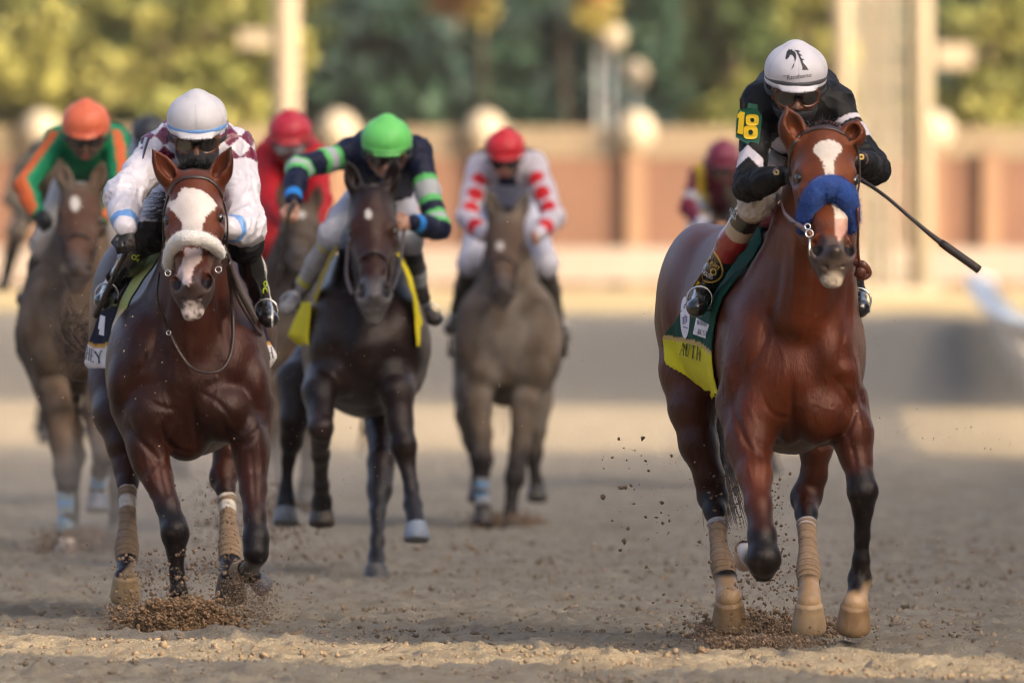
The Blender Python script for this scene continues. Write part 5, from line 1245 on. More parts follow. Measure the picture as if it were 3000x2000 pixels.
    # gold cuffs badges
    gd = mat('gold print', (.60, .40, .10), .4, .1, 10, metal=.3)
    for (x, y, bvq) in ((2275, 505, 0), (2523, 460, 0)):
        decal_polys('cuff_badge', [ring((x, y), 8, 8, 3.5, 3.5)], lambda uv: uv, D['silk'], gd, D['silkob'], .003, 5)
    # boot lettering and gold loop
    bob = [c for c in o.children if c.name.startswith('boot')][0]; bb = D['boots'][0]; wt = mat('white print', (.65, .63, .62), .6, 0, 1)
    def loop(w0):
        pts = [(2092, 738), (2106, 758), (2116, 786), (2113, 808), (2098, 822), (2078, 826), (2058, 820)]
        pts = smooth_path([(a, b, 0) for a, b in pts], 24)[:, :2]; T = np.gradient(pts, axis=0); T /= np.linalg.norm(T, axis=1)[:, None]; Nn = np.stack([-T[:, 1], T[:, 0]], 1)*w0
        return [tuple(q) for q in pts+Nn]+[tuple(q) for q in (pts-Nn)[::-1]]
    decal_polys('gold_loop', [loop(2.6)], lambda uv: uv, bb, gd, bob, .003, 6)
    for txt, quad, mt_ in (('& Riley', [(2066, 772), (2106, 792), (2112, 776), (2072, 756)], gd), ('HOUSES', [(2056, 802), (2086, 818), (2090, 807), (2060, 790)], wt)):
        V2, F2, a_ = font_tris(txt); decal('lettering', V2, F2, bilin(quad), bb, mt_, bob, .0035, 5)
    decal_polys('gold_ring', [ring((2090, 796), 9, 10, 6, 7)], lambda uv: uv, bb, gd, bob, .003, 6)
    for txt, quad in (('LUVY', [(2136, 618), (2160, 634), (2164, 624), (2141, 608)]), ('FALL', [(2138, 632), (2156, 644), (2160, 636), (2142, 622)])):
        V2, F2, a_ = font_tris(txt, .02); decal('lettering', V2, F2, bilin(quad), bb, wt, bob, .004, 5)
    decal_polys('yellow_panel', [[(2030, 838), (2058, 796), (2060, 822), (2032, 844)]], lambda uv: uv, bb, ym, bob, .003, 6)
    whip([W(2506, 520, 44.80), W(2530, 532, 44.78), W(2600, 580, 44.7), W(2730, 690, 44.62), W(2868, 790, 44.55)], [.012, .011, .008, .0075, .008, .0135, .0135], 'black whip with a thick padded end sticking out right of the number 18 horse\'s head', None)
    return o
JOCKEY18 = rider18()
# ================================================================== left racehorse, white noseband
def hero7():
    h = .0085
    fd = Field(np.array([W(225, 0, 48.9)[0], 47.7, -.02]), np.array([W(835, 0, 48.9)[0], 51.4, 2.12]), h)
    H = dict(poll=W(568, 505, 48.42), muz=W(560, 876, 47.95), yaw=math.radians(-3), w=.136)
    fd.chain([(W(570, 555, 48.75), .105), (W(572, 680, 48.85), .125), (W(572, 800, 48.9), .155), (W(560, 920, 48.98), .215), (W(552, 1030, 49.1), .26)], .06, (1, 1.15, 1))
    fd.cone(W(570, 590, 48.65), W(570, 760, 48.66), .08, .10, .06); fd.cone(W(566, 800, 48.75), W(556, 1000, 48.78), .085, .10, .08)
    fd.ell(W(550, 1105, 49.15), (.305, .46, .345), .08)
    fd.ell(W(428, 1080, 49.05), (.175, .33, .30), .05); fd.ell(W(672, 1080, 49.05), (.175, .33, .30), .05)
    fd.ell(W(450, 1215, 48.80), (.130, .13, .145), .022); fd.ell(W(655, 1205, 48.80), (.135, .13, .135), .022)
    fd.ell(W(545, 1255, 48.85), (.12, .13, .14), .03); fd.ell(W(552, 1150, 48.80), (.17, .11, .17), .06)
    fd.ell(W(742, 1130, 48.85), (.07, .10, .13), .03); fd.ell(W(362, 1130, 48.85), (.07, .10, .13), .03)
    fd.cone(W(552, 1020, 49.3), W(545, 950, 50.2), .31, .31, .10, (.95, 1, 1.1)); fd.cone(W(560, 800, 49.3), W(545, 830, 50.2), .13, .15, .12)
    fd.ell(W(545, 950, 50.4), (.30, .42, .34), .10)
    fd.ell(W(385, 910, 50.35), (.185, .42, .33), .06); fd.ell(W(690, 960, 50.4), (.175, .40, .31), .06)
    fd.chain([(W(375, 1010, 50.35), .175), (W(350, 1120, 50.2), .145), (W(340, 1210, 50.0), .095), (W(357, 1300, 49.9), .068)], .05, (1, 1.3, 1))
    fd.chain([(W(690, 1000, 50.35), .175), (W(700, 1130, 50.2), .13), (W(690, 1230, 49.9), .09), (W(668, 1320, 49.8), .062)], .05, (1, 1.3, 1))
    HL = [(W(357, 1300, 49.9), .066), (W(372, 1372, 49.85), .058), (W(374, 1415, 49.8), .045), (W(374, 1450, 49.75), .032), (W(374, 1530, 49.65), .030), (W(372, 1600, 49.55), .046), (W(371, 1640, 49.5), .041), (W(370, 1665, 49.45), .040), (W(367, 1690, 49.4), .050)]
    HR = [(W(668, 1320, 49.8), .060), (W(656, 1392, 49.75), .058), (W(660, 1430, 49.7), .042), (W(666, 1470, 49.65), .031), (W(669, 1530, 49.55), .029), (W(673, 1600, 49.45), .044), (W(673, 1640, 49.4), .040), (W(674, 1665, 49.35), .042), (W(676, 1690, 49.3), .052)]
    for q, s in ((HL, 1), (HR, -1)):
        fd.chain(q, .02); p = q[1][0]; fd.ell(p+np.array([0, .05, .03]), (.034, .05, .075), .03); fd.ell(p+np.array([s*.03, -.01, -.02]), (.03, .035, .045), .02)
    FL = [(W(408, 1190, 48.9), .125), (W(432, 1300, 48.8), .088), (W(462, 1400, 48.72), .064), (W(490, 1480, 48.66), .050), (W(508, 1535, 48.62), .053), (W(513, 1568, 48.6), .057), (W(515, 1615, 48.6), .037), (W(518, 1680, 48.6), .030), (W(523, 1735, 48.6), .037), (W(527, 1780, 48.6), .034), (W(529, 1810, 48.55), .045)]
    fd.chain(FL, .022); fd.ell(W(428, 1310, 48.76), (.068, .075, .14), .04); fd.ell(W(513, 1552, 48.58), (.056, .047, .052), .02)
    FR = [(W(722, 1190, 48.9), .125), (W(736, 1320, 48.8), .076), (W(742, 1430, 48.7), .056), (W(746, 1510, 48.62), .046), (W(750, 1575, 48.58), .053), (W(750, 1618, 48.56), .056)]
    fd.chain(FR, .025); fd.ell(W(736, 1320, 48.76), (.062, .075, .15), .04)
    fd.chain([(W(748, 1630, 48.6), .048), (W(738, 1655, 48.75), .034), (W(718, 1668, 48.95), .030), (W(700, 1672, 49.1), .036), (W(722, 1682, 49.16), .034), (W(742, 1688, 49.16), .038)], .02)
    fd.cone(W(548, 1130, 48.62), W(552, 1300, 48.72), .012, .02, .06, op='s')
    ears = [(W(506, 535, 48.40), W(446, 436, 48.36), .046), (W(636, 530, 48.40), W(677, 430, 48.36), .046)]
    at, (u, f, s, L) = build_head(fd, H, .026, ears[0], ears[1])
    V, F = fd.mesh(); V = relax(V, F, 1); N = ngrid(V, F); px, py = PX(V)
    V = musc(V, N, 0, 0, px, py, 900, 1560); N = ngrid(V, F)
    V = grooves(V, N, px, py, [([(558, 1150), (570, 1230), (578, 1325)], 9, .012), ([(470, 1235), (485, 1285), (520, 1318), (560, 1325)], 8, .011), ([(648, 1225), (668, 1270), (715, 1293), (765, 1245)], 9, .012), ([(368, 1215), (388, 1265), (440, 1320), (480, 1360)], 9, .011),
        ([(492, 820), (478, 920), (440, 1040), (400, 1100)], 12, .009), ([(640, 820), (650, 930), (680, 1060)], 12, .009), ([(545, 860), (548, 980), (552, 1080)], 10, -.006), ([(590, 1150), (640, 1180), (680, 1230)], 7, .006), ([(420, 1160), (470, 1190), (520, 1200)], 7, .006),
        ([(455, 1320), (470, 1400), (486, 1460)], 6, .006), ([(735, 1300), (742, 1400), (748, 1480)], 6, .006), ([(418, 1300), (440, 1390), (470, 1450)], 3.5, -.004), ([(762, 1300), (766, 1400)], 3.5, -.004), ([(500, 1100), (480, 1150), (500, 1220)], 3.2, -.004), ([(620, 1080), (640, 1130), (620, 1200)], 3.2, -.004), ([(510, 1620), (513, 1700)], 3, .003), ([(498, 1545), (500, 1575)], 5, .004), ([(530, 1545), (530, 1575)], 5, .004),
        ([(488, 660), (505, 720), (520, 780)], 5, -.004), ([(640, 660), (628, 730), (612, 790)], 5, -.004), ([(512, 690), (522, 760)], 3, .003)], 49.6)
    N = ngrid(V, F); bay = np.array((.034, .0085, .0042)); bay2 = np.array((.017, .0058, .0040)); blk = np.array((.008, .006, .0065)); wht = np.array((.56, .50, .46)); pink = np.array((.46, .29, .26)); gry = np.array((.045, .037, .036))
    nz = fbm(V, 5., 3); C = bay*(1+.25*nz)[:, None]
    def blend(C, m, c): m = np.clip(m, 0, 1)[:, None]; return C*(1-m)+np.array(c)*m
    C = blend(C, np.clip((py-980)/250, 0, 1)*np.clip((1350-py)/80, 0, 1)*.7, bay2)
    lg = (py > 1250)
    C = np.where(lg[:, None], blend(C, (py+nz*60-1440+60*(V[:, 1] > 49.2)*1.0)/90, blk), C)
    C = np.where(((px < 400) & (py > 1640) & (V[:, 1] > 49.2))[:, None], blend(C, (py+(px-372)*1.2-1655)/12, (.30, .21, .12)), C)
    t = (V-H['poll'])@u/L; sd = (V-H['poll'])@s/H['w']; fw = (V-H['poll'])@f/L; head = (V[:, 1] < 48.85) & (py < 960) & (t > -.3) & (np.abs(sd) < 1.4)
    hb = np.array((.085, .021, .0085)); C = blend(C, head*np.clip((900-py)/140, 0, 1)*np.clip((1.25-np.abs(sd))/.2, 0, 1), hb)
    e2 = noise(V, 60., 3.)*2+noise(V, 140., 3.)*2; fr_ = head & (N[:, 1] < .15)
    blaze = [(532, 552), (557, 549), (585, 556), (603, 565), (622, 580), (636, 600), (630, 610), (608, 629), (600, 645), (593, 659), (592, 700), (533, 700), (533, 660), (528, 645), (511, 623), (488, 603), (493, 593), (516, 583), (524, 566)]
    low = [(543, 725), (590, 728), (592, 761), (577, 775), (565, 792), (562, 812), (560, 822), (552, 838), (537, 830), (515, 810), (520, 795), (533, 770), (539, 750)]
    C = blend(C, head*np.clip((t-.76)/.12, 0, 1)*.7, gry)
    m = in_poly(px+e2, py+e2*1.3, blaze) & fr_; C[m] = wht; m = in_poly(px+e2, py+e2, low) & fr_; C[m] = wht*.5+pink*.5
    C = blend(C, head*np.clip((t-.985)/.012, 0, 1)*np.clip(.8+noise(V, 55.)*1.5, 0, 1), (.48, .41, .37))
    for kx in (-1, 1):
        d = np.linalg.norm(V-at(.86, .47*kx, -.03), axis=1); C = blend(C, head*np.clip((.036-d)/.012, 0, 1), (.008, .006, .006))
        d = np.linalg.norm((V-at(.33, .92*kx, -.06))*np.array([1, 1, 1.3]), axis=1); C = blend(C, head*np.clip((.05-d)/.03, 0, 1)*.8, (.02, .01, .008))
    C = blend(C, (head & (t < .04) & (np.abs(sd) < .35))*.9, blk)
    org = np.array([W(550, 0, 49.3)[0], 49.3, 0.0])
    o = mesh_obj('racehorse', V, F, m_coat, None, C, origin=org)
    tag(o, 'dark bay racehorse with a wide white blaze and a white fleece noseband', 'horse', 'racehorses in the race'); bv = bvh_of(V, F)
    for kx in (-1, 1):
        mb = MB(); mb.sphere(at(.325, .80*kx, -.055), .021, 16); mb.build('eye', m_eye, o, smooth=True)
    hoof_mesh(W(367, 1690, 49.4), .066, .105, (-.02, .45, -1), (0, -1, -.4), (.36, .25, .13), o)
    hoof_mesh(W(676, 1690, 49.3), .070, .100, (0, .5, -1), (0, -1, -.4), (.055, .042, .035), o)
    hoof_mesh(W(529, 1812, 48.55), .060, .07, (0, -.2, -1), (0, -1, -.2), (.03, .025, .022), o)
    hoof_mesh(W(742, 1690, 49.17), .046, .075, (.6, .4, -.5), (.2, -.6, -.5), (.07, .08, .11), o)
    wt = (.62, .58, .52)
    for q in (HL, HR): bandage([(q[2][0]*.35+q[3][0]*.65, .034), q[3], q[4], q[5], q[6]], o, (.27, .18, .105), [(.01, .14, wt), (.30, .40, wt)])
    bandage([(W(722, 1664, 48.93), .032), (W(700, 1672, 49.08), .036)], o, (.34, .22, .12), [])
    pts = [W(493, 790, 48.42), W(497, 755, 48.28), W(510, 718, 48.10), W(535, 698, 48.00), W(562, 694, 47.97), W(592, 700, 48.0), W(622, 716, 48.10), W(642, 738, 48.25), W(645, 752, 48.40)]
    fleece_roll(pts, [.024, .030, .031, .030, .029, .030, .030, .026, .018], m_fleece_w, o, 6000, 19, .0025)
    strap('browband', [(496, 570), (508, 542), (535, 524), (568, 519), (605, 524), (636, 545), (652, 580)], bv, .018, .007, m_leather, o, 48.3)
    strap('cheek_strap', [(494, 575), (482, 620), (480, 680), (486, 740), (500, 790)], bv, .014, .006, m_leather, o, 48.3)
    strap('cheek_strap', [(654, 590), (664, 640), (664, 700), (652, 760), (640, 800)], bv, .014, .006, m_leather, o, 48.3)
    for pts_ in ([(466, 800, 48.55), (460, 860, 48.5), (470, 905, 48.55), (495, 965, 48.62), (520, 1020, 48.62), (560, 1075, 48.60), (610, 1092, 48.58), (655, 1075, 48.6), (680, 1010, 48.65), (680, 900, 48.7), (668, 780, 48.6)],
                 [(655, 720, 48.4), (672, 760, 48.5), (678, 820, 48.6), (700, 880, 48.7), (745, 955, 48.85), (765, 980, 48.9)]):
        mb = MB(); P = smooth_path([W(*q) for q in pts_], 60); mb.tube(P, .0085, 8, sa=1.3, sb=.7); mb.build('rein', m_leather, o, smooth=True)
    mb = MB(); mb.tube(smooth_path([W(672, 765, 48.5), W(690, 820, 48.6), W(712, 870, 48.75), W(750, 940, 48.85)], 16), .016, 8, sa=1.4, sb=.5); mb.build('yoke', m_leather, o, smooth=True)
    mb = MB()
    for (x, y, yy, r) in ((492, 800, 48.05, .012), (640, 790, 48.02, .013)):
        mb.tube([W(x, y, yy)+r*np.array([math.cos(a), .2*math.sin(a), math.sin(a)]) for a in np.linspace(0, 2*math.pi, 20)], .003, 6)
    mb.build('bit', m_steel, o, smooth=True)
    mb = MB(); mb.tube([W(494, 975, 48.6)+.009*np.array([math.cos(a), .2*math.sin(a), math.sin(a)]) for a in np.linspace(0, 2*math.pi, 20)], .003, 6); mb.build('rein_ring', m_steel, o, smooth=True)
    tuft('forelock', [at(-.02, -.5, -.05), at(-.03, 0, -.02), at(-.02, .5, -.05)], [(-.5, -.4, .6), (0, -.5, .9), (.5, -.4, .6)], .075, o, 420, seed=14, r=.003, droop=.02, spread=.3)
    tuft('mane', [W(500, 560, 48.8), W(480, 620, 48.9), W(478, 660, 48.95)], [(-.9, -.1, .3), (-.9, 0, .1), (-.9, .1, .1)], .10, o, 120, seed=15, r=.0016, droop=.03, spread=.35)
    rg = np.random.default_rng(31); mb = MB()
    for i in range(80):
        p0 = W(330+rg.normal()*12, 1010+rg.normal()*25, 51.1); P = smooth_path([p0, W(262, 1010+rg.normal()*45, 51.2), W(190+rg.uniform(-15, 30), 985+rg.normal()*50, 51.25), W(150+rg.uniform(-10, 60), 960+rg.normal()*65, 51.3)], 14); mb.tube(P, np.linspace(.003, .0008, len(P)), 4, cap=False)
    mb.build('tail', m_hairb, o, smooth=True)
    m_cloth = mat('saddle cloth', None, .85, .08, 20, .35, 260, sheen=.15); navy = np.array((.010, .011, .024))
    org_ = np.array((.50, .26, .05)); wc = np.array((.66, .63, .64))
    def colL(P_, UV):
        x, y = PX(P_); C_ = np.ones((len(P_), 3))*navy; l1 = np.interp(x, [254, 280, 300, 318], [995, 1010, 1008, 1000]); C_[y > l1] = org_; C_[y > l1+12] = wc; return C_
    pL, bL = panel('saddle_cloth', [(292, 345, 890, 49.5, 49.3), (282, 338, 940, 49.5, 49.3), (268, 330, 980, 49.5, 49.3), (256, 324, 1010, 49.5, 49.3), (249, 318, 1050, 49.48, 49.3), (247, 315, 1064, 49.48, 49.3), (258, 318, 1078, 49.48, 49.3)], m_cloth, o, colL)
    def colR(P_, UV):
        x, y = PX(P_); C_ = np.ones((len(P_), 3))*wc; C_[y < 1018-(x-765)*.25] = org_; C_[y < 1006-(x-765)*.25] = navy; return C_
    pR, bR = panel('saddle_cloth', [(745, 772, 930, 49.2, 49.5), (752, 782, 975, 49.2, 49.5), (758, 796, 1010, 49.2, 49.45), (762, 812, 1042, 49.2, 49.42), (766, 800, 1068, 49.2, 49.42), (768, 778, 1086, 49.2, 49.4)], m_cloth, o, colR)
    def colP(P_, UV): C_ = np.ones((len(P_), 3))*np.array((.42, .47, .18)); C_[(UV[:, 0] < .22) | (UV[:, 0] > .93)] = navy; C_[(UV[:, 1] > .45)] = (.62, .58, .46); C_[((UV[:, 0] < .25) | (UV[:, 0] > .8)) & (UV[:, 1] > .45)] = navy*.6; return C_
    panel('saddle_pad', [(462, 486, 722, 49.15, 49.0), (410, 452, 775, 49.15, 49.0), (368, 410, 835, 49.12, 49.0), (338, 372, 900, 49.1, 48.98), (318, 344, 980, 49.1, 48.98), (312, 332, 1050, 49.1, 48.98), (322, 332, 1090, 49.08, 48.98), (336, 340, 1130, 49.05, 48.98)], m_cloth, o, colP)
    ink = mat('black print', (.012, .012, .014), .6, 0, 1); wp = mat('white patch', (.70, .66, .70), .7, .04, 20)
    p1, t1 = serif_glyphs('HE'); fm = bilin([(250, 1051), (277, 1064), (279, 1027), (255, 1013)]); decal_polys('lettering', [[(a/t1, b) for a, b in p] for p in p1], fm, bL, ink, pL, .004)
    p1, t1 = serif_glyphs('Y'); fm = bilin([(279, 1067), (303, 1062), (299, 1026), (276, 1030)]); decal_polys('lettering', [[(a/t1*1.1, b) for a, b in p] for p in p1], fm, bL, ink, pL, .004)
    decal_polys('patch', [[(295, 922), (309, 927), (305, 984), (290, 979), (293, 966), (288, 962)]], lambda q: q, bL, wp, pL, .003)
    p1, t1 = serif_glyphs('TH'); fm = bilin([(770, 1062), (803, 1046), (797, 1013), (766, 1032)]); decal_polys('lettering', [[(a/t1, b) for a, b in p] for p in p1], fm, bR, ink, pR, .004)
    return o, bv
HORSE7, BV7 = hero7()

def rider7():
    J = dict(head=W(577, 345, 48.75), hr=.126, sL=W(468, 440, 48.95), sR=W(690, 440, 48.95), eL=W(362, 578, 48.68), eR=W(722, 668, 48.75), wL=W(366, 668, 48.5), wR=W(672, 668, 48.6),
             hip=W(575, 570, 49.6), kL=W(434, 690, 48.95), kR=W(718, 715, 48.98), aL=W(326, 845, 49.2), aR=W(768, 885, 49.2), tL=W(302, 885, 49.02), tR=W(790, 938, 49.02))
    J['back'] = W(577, 405, 49.3)
    def silk(V, J):
        C = np.ones((len(V), 3))*np.array((.60, .58, .64)); x, y = PX(V); mar = (.13, .006, .035)
        a, b = (x-577)/56.0, (y-396)/56.0; p, q = np.floor(a*.9+b*.9+fbm(V, 3.)*.15), np.floor(a*.9-b*.9); dia = ((p+q) % 2 == 0)
        tL, dL = seg_t(V, J['sL'], J['eL']); tR, dR = seg_t(V, J['sR'], J['eR']); fL = [seg_t(V, J[a_], J[b_])[1] for a_, b_ in (('eL', 'wL'), ('eR', 'wR'))]; sleeve = (fL[0] < .11) | (fL[1] < .11) | ((tL > .30) & (dL < .12)) | ((tR > .22) & (dR < .12) & (V[:, 0] > J['sR'][0]-.04))
        tor = ~sleeve & (y < 640); C[tor & dia] = mar
        for e, w_ in ((J['eL'], J['wL']), (J['eR'], J['wR'])):
            t, d = seg_t(V, e, w_); C[(t > .74) & (t < .92) & (d < .09)] = (.13, .30, .62)
        return C
    def boot(V, t, i, dt):
        C = np.ones((len(V), 3))*np.array((.007, .007, .008)); x, y = PX(V)
        if i == 1: C[(np.abs(x-np.interp(y, [715, 900], [764, 798])) < 2.5) & (t > .1) & (t < .95)] = (.55, .53, .5)
        if i == 0: C[(np.abs(x-np.interp(y, [700, 850], [385, 296])) < 3) & (t > .3) & (t < .9)] = (.5, .5, .5)
        return C
    def br(V, J): C = np.ones((len(V), 3))*np.array((.50, .49, .53)); x, y = PX(V); C[(y > 648)] = (.008, .008, .009); return C
    st = dict(vox=.0065, silk=silk, silkmat=m_silk_s, breeches=br, boot=boot, cap=(.52, .515, .55), band=(.14, .30, .62), tilt=.30, arm=(.076, .074, .076, .062, .046), wr=.010, ws=6., puf=1.1, mask=True, maskcut=.18, seed=3., glove=True, skin=np.array((.17, .09, .065)), breech=.075, **{'handside-1': (1, -.2, 0), 'handdir-1': (.1, -.3, -1), 'handdir1': (-.8, -.4, -.2)})
    o, D = jockey(J, 'person in white silks with maroon diamonds and a white cap with a light blue band', (J['head'][0], 49.1, 0), st)
    gl = mat('lime print', (.42, .55, .04), .6, 0, 1)
    def ring(c0, rx, ry, ix, iy):
        return [(c0[0]+rx*math.cos(a), c0[1]+ry*math.sin(a)) for a in np.linspace(0, 2*math.pi, 21)]+[(c0[0]+ix*math.cos(a), c0[1]+iy*math.sin(a)) for a in np.linspace(0, 2*math.pi, 21)][::-1]
    bs = [c for c in o.children if c.name.startswith('boot')]
    decal_polys('boot_logo', [ring((393, 753), 8, 8, 4.5, 4.5), [(400, 748), (416, 740), (417, 744), (402, 752)], [(398, 760), (408, 757), (404, 768)]], lambda q: q, D['boots'][0], gl, bs[0], .003, 6)
    decal_polys('boot_logo', [ring((777, 831), 6.5, 9, 2.5, 5), ring((776, 852), 7.5, 11, 3, 6)], lambda q: q, D['boots'][1], gl, bs[1], .003, 6)
    # number armband seen edge on at the left shoulder
    def colA(P_, UV): C_ = np.ones((len(P_), 3))*np.array((.55, .55, .60)); C_[(UV[:, 0] < .3)] = (.02, .025, .05); C_[(UV[:, 0] > .8)] = (.05, .05, .09); return C_
    panel('armband', [(416, 436, 402, 48.92, 48.78), (404, 424, 440, 48.92, 48.78), (393, 414, 480, 48.9, 48.76), (384, 410, 515, 48.88, 48.74), (388, 440, 530, 48.88, 48.72)], m_silk, o, colA, thick=.006)
    whip([W(384, 708, 48.42), W(362, 752, 48.5), W(330, 815, 48.62), W(300, 880, 48.75), W(280, 925, 48.85)], [.013, .012, .010, .011, .011], 'black whip held down along the left boot of the white-capped rider', None)
    return o
JOCKEY7 = rider7()
# ================================================================== the runners behind
def pack_horse(y, poll, muz, w, chest, rump, FLg, FRg, HLg, HRg, col, label, star=None, black=True, cloth=None, yaw=0, mudmat=True, hoofs=None, ears=True, bands=None, vox=.015, face=None, muzzle_c=(.06, .055, .055), cloth_py=None, browc=None, tail=True):
    P = lambda q: W(q[0], q[1], y+(q[2] if len(q) > 2 else 0)); m = y/45.0
    pl, mz = P(poll), P(muz); cx, cy, rx, rz = chest; ch = W(cx, cy, y+.35)
    allp = [pl, mz, ch, P(rump)+(0, .5, .4)]+[P(q) for L_ in (FLg, FRg, HLg, HRg) for q in L_]
    lo, hi = bounds(allp, .30); lo[2] = max(lo[2], -.05); fd = Field(lo, hi, vox); H = dict(poll=pl, muz=mz, yaw=yaw, w=w)
    nb = W(cx, cy, y+.30)+np.array([0, 0, rz*.45]); n0 = pl+np.array([0, .30, -.12])
    fd.chain([(n0, .11), ((n0*2+nb)/3, .14), ((n0+nb*2)/3, .18), (nb, .23)], .06); fd.cone(n0+(0, -.1, -.1), (n0+nb)/2+(0, -.12, 0), .08, .10, .06)
    fd.ell(ch, (rx, .46, rz), .08)
    for k in (-1, 1):
        fd.ell(ch+(k*rx*.52, -.08, .04), (rx*.55, .33, rz*.88), .05); fd.ell(ch+(k*rx*.42, -.30, -rz*.38), (rx*.42, .13, rz*.40), .022); fd.ell(ch+(k*rx*.78, -.26, -.02), (.06, .10, .13), .03)
    R = P(rump); fd.cone(ch+(0, .15, 0), R+(0, -.3, 0), .31, .31, .10, (.95, 1, 1.1)); fd.cone(ch+(0, .1, rz*.7), R+(0, -.2, .16), .13, .15, .12)
    fd.ell(R, (.29, .42, .33), .10)
    for k in (-1, 1): fd.ell(R+(k*.12, 0, .03), (.17, .40, .29), .06)
    for i, (L_, top) in enumerate(((FLg, ch+(-rx*.62, -.1, -rz*.35)), (FRg, ch+(rx*.62, -.1, -rz*.35)), (HLg, R+(-.15, 0, -.15)), (HRg, R+(.15, 0, -.15)))):
        fr = i < 2; pts = [(P(q), q[3]) for q in L_]; fd.chain([(top, .125 if fr else .175)]+pts, .03)
        kn = 1 if len(pts) > 3 else 0
    if ears:
        u, f, s, L = headframe(pl, mz, yaw); e = [(pl+s*k*w*.62+(0, -.01, .0), pl+s*k*w*.95+np.array([0, -.03, .15]), .042) for k in (-1, 1)]
    else: e = [None, None]
    at, (u, f, s, L) = build_head(fd, H, .02, e[0], e[1]); V, F = fd.mesh(); V = relax(V, F, 1); N = ngrid(V, F); px, py = PX(V)
    V = V+N*(fbm(V, 6., 3, y)*.006)[:, None]; nz = fbm(V, 4., 3, y); n2_ = fbm(V*np.array([1, 1, .5]), 7., 3, y+5); C = np.array(col)*(1+.55*nz+.25*n2_)[:, None]*np.where((n2_ > 0)[:, None], 1, np.array((1.0, .90, .80)))  # mud mottling; the paler grey patches put coat sheen into the colour
    def blend(C, m_, c): m_ = np.clip(m_, 0, 1)[:, None]; return C*(1-m_)+np.array(c)*m_
    zb = np.clip((.62+nz*.12-V[:, 2])/.22, 0, 1)
    if black: C = blend(C, zb*.9, (.012, .012, .015))
    head = (V[:, 1] < y+.25); t = (V-pl)@u/L; sd = (V-pl)@s/w; fw_ = (V-pl)@f/L; head = head & (t > -.1) & (t < 1.15) & (np.abs(sd) < 1.2) & (fw_ > -.35)
    if face is not None: C = blend(C, head*np.clip((t-.1)/.1, 0, 1)*.8, face)
    C = blend(C, head*np.clip((t-.72)/.12, 0, 1)*.75, muzzle_c)
    if star is not None: d = np.hypot((px-star[0])/star[2], (py-star[1])/star[3]); C = blend(C, head*(N[:, 1] < 0)*np.clip((1.15-d)/.3, 0, 1), (.55, .52, .48))
    for kx in (-1, 1):
        d = np.linalg.norm(V-at(.86, .47*kx, -.03), axis=1); C = blend(C, head*np.clip((.03-d)/.012, 0, 1), (.012, .01, .01)); d = np.linalg.norm(V-at(.33, .92*kx, -.06), axis=1); C = blend(C, head*np.clip((.05-d)/.03, 0, 1)*.8, (.02, .015, .01))
    o = mesh_obj('racehorse', V, F, m_coat_mud if mudmat else m_coat, None, C, origin=np.array([ch[0], y+.6, 0])); tag(o, label, 'horse', 'racehorses in the race'); bv = bvh_of(V, F)
    for k in (-1, 1):
        mb = MB(); mb.sphere(at(.325, .80*k, -.055), .021, 10); mb.build('eye', m_eye, o, smooth=True)
    for L_, hc_ in zip((FLg, FRg, HLg, HRg), hoofs or [(.03, .03, .03)]*4):
        if hc_ is None: continue
        c = P(L_[-1]); hoof_mesh(c, .066, .085, (0, -.25, -1), (0, -1, -.2), hc_, o)
    for (li, a, b, cc) in (bands or []):
        L_ = (FLg, FRg, HLg, HRg)[li]; q = [(P(z), z[3]) for z in L_]; bandage([q[a], q[(a+b)//2], q[b]], o, cc, [(.15, .3, (.10, .32, .60)), (.5, .65, (.10, .32, .60))] if cc[2] > .2 else None)
    mb = MB(); Q = smooth_path([at(.08, -.85, -.12), at(.02, -.5, .0), at(.03, 0, .07), at(.02, .5, .0), at(.08, .85, -.12)], 20); mb.tube(Q, .009, 6); mb.build('browband', m_leather if browc is None else mat('browband cloth', browc, .7), o, smooth=True)
    mb = MB()
    for k in (-1, 1): mb.tube(smooth_path([at(.10, .86*k, -.12), at(.4, .80*k, -.14), at(.74, .58*k, -.12)], 12), .007, 6)
    Q = smooth_path([at(.62, -.62, -.15), at(.58, -.45, .0), at(.57, 0, .06), at(.58, .45, 0), at(.62, .62, -.15)], 16); mb.tube(Q, .009, 6); mb.build('bridle', m_leather, o, smooth=True)
    tuft('forelock', [at(-.02, -.45, -.05), at(-.03, 0, -.02), at(-.02, .45, -.05)], [(-.5, -.4, .6), (0, -.5, .9), (.5, -.4, .6)], .07, o, 90, seed=int(y), r=.004, droop=.02)
    if tail: make_tail(R+np.array([0, .40, .15]), [R+np.array([.02, .75, -.05]), R+np.array([.03, 1.0, -.35]), R+np.array([.02, 1.05, -.7])], o, 60, .08, m_hairb, int(y), .02)
    if cloth is not None:
        c1, c2, zc, flip = cloth
        def mask(c, n): return (c[:, 1] > y+.62) & (c[:, 1] < y+1.35) & (c[:, 2] > zc)
        def colf(P_): C_ = np.ones((len(P_), 3))*np.array(c1); C_[P_[:, 2] < zc+.17] = c2; return C_
        def fl(Vt, Ns): e_ = np.clip((zc+.30-Vt[:, 2])/.30, 0, 1); Vt = Vt.copy(); Vt[:, 0] += np.sign(Vt[:, 0]-ch[0])*e_*flip; return Vt
        cloth_shell('saddle_cloth', V, F, N, mask, .02, mat('saddle cloth', None, .85, .08, 20, .35, 260, sheen=.15), o, colf, fl)
    return o
def reins_for(o, y, L_):
    for pts in L_:
        mb = MB(); mb.tube(smooth_path([W(a, b, y+c) for a, b, c in pts], 14), .009, 6); mb.build('rein', m_leather, o, smooth=True)

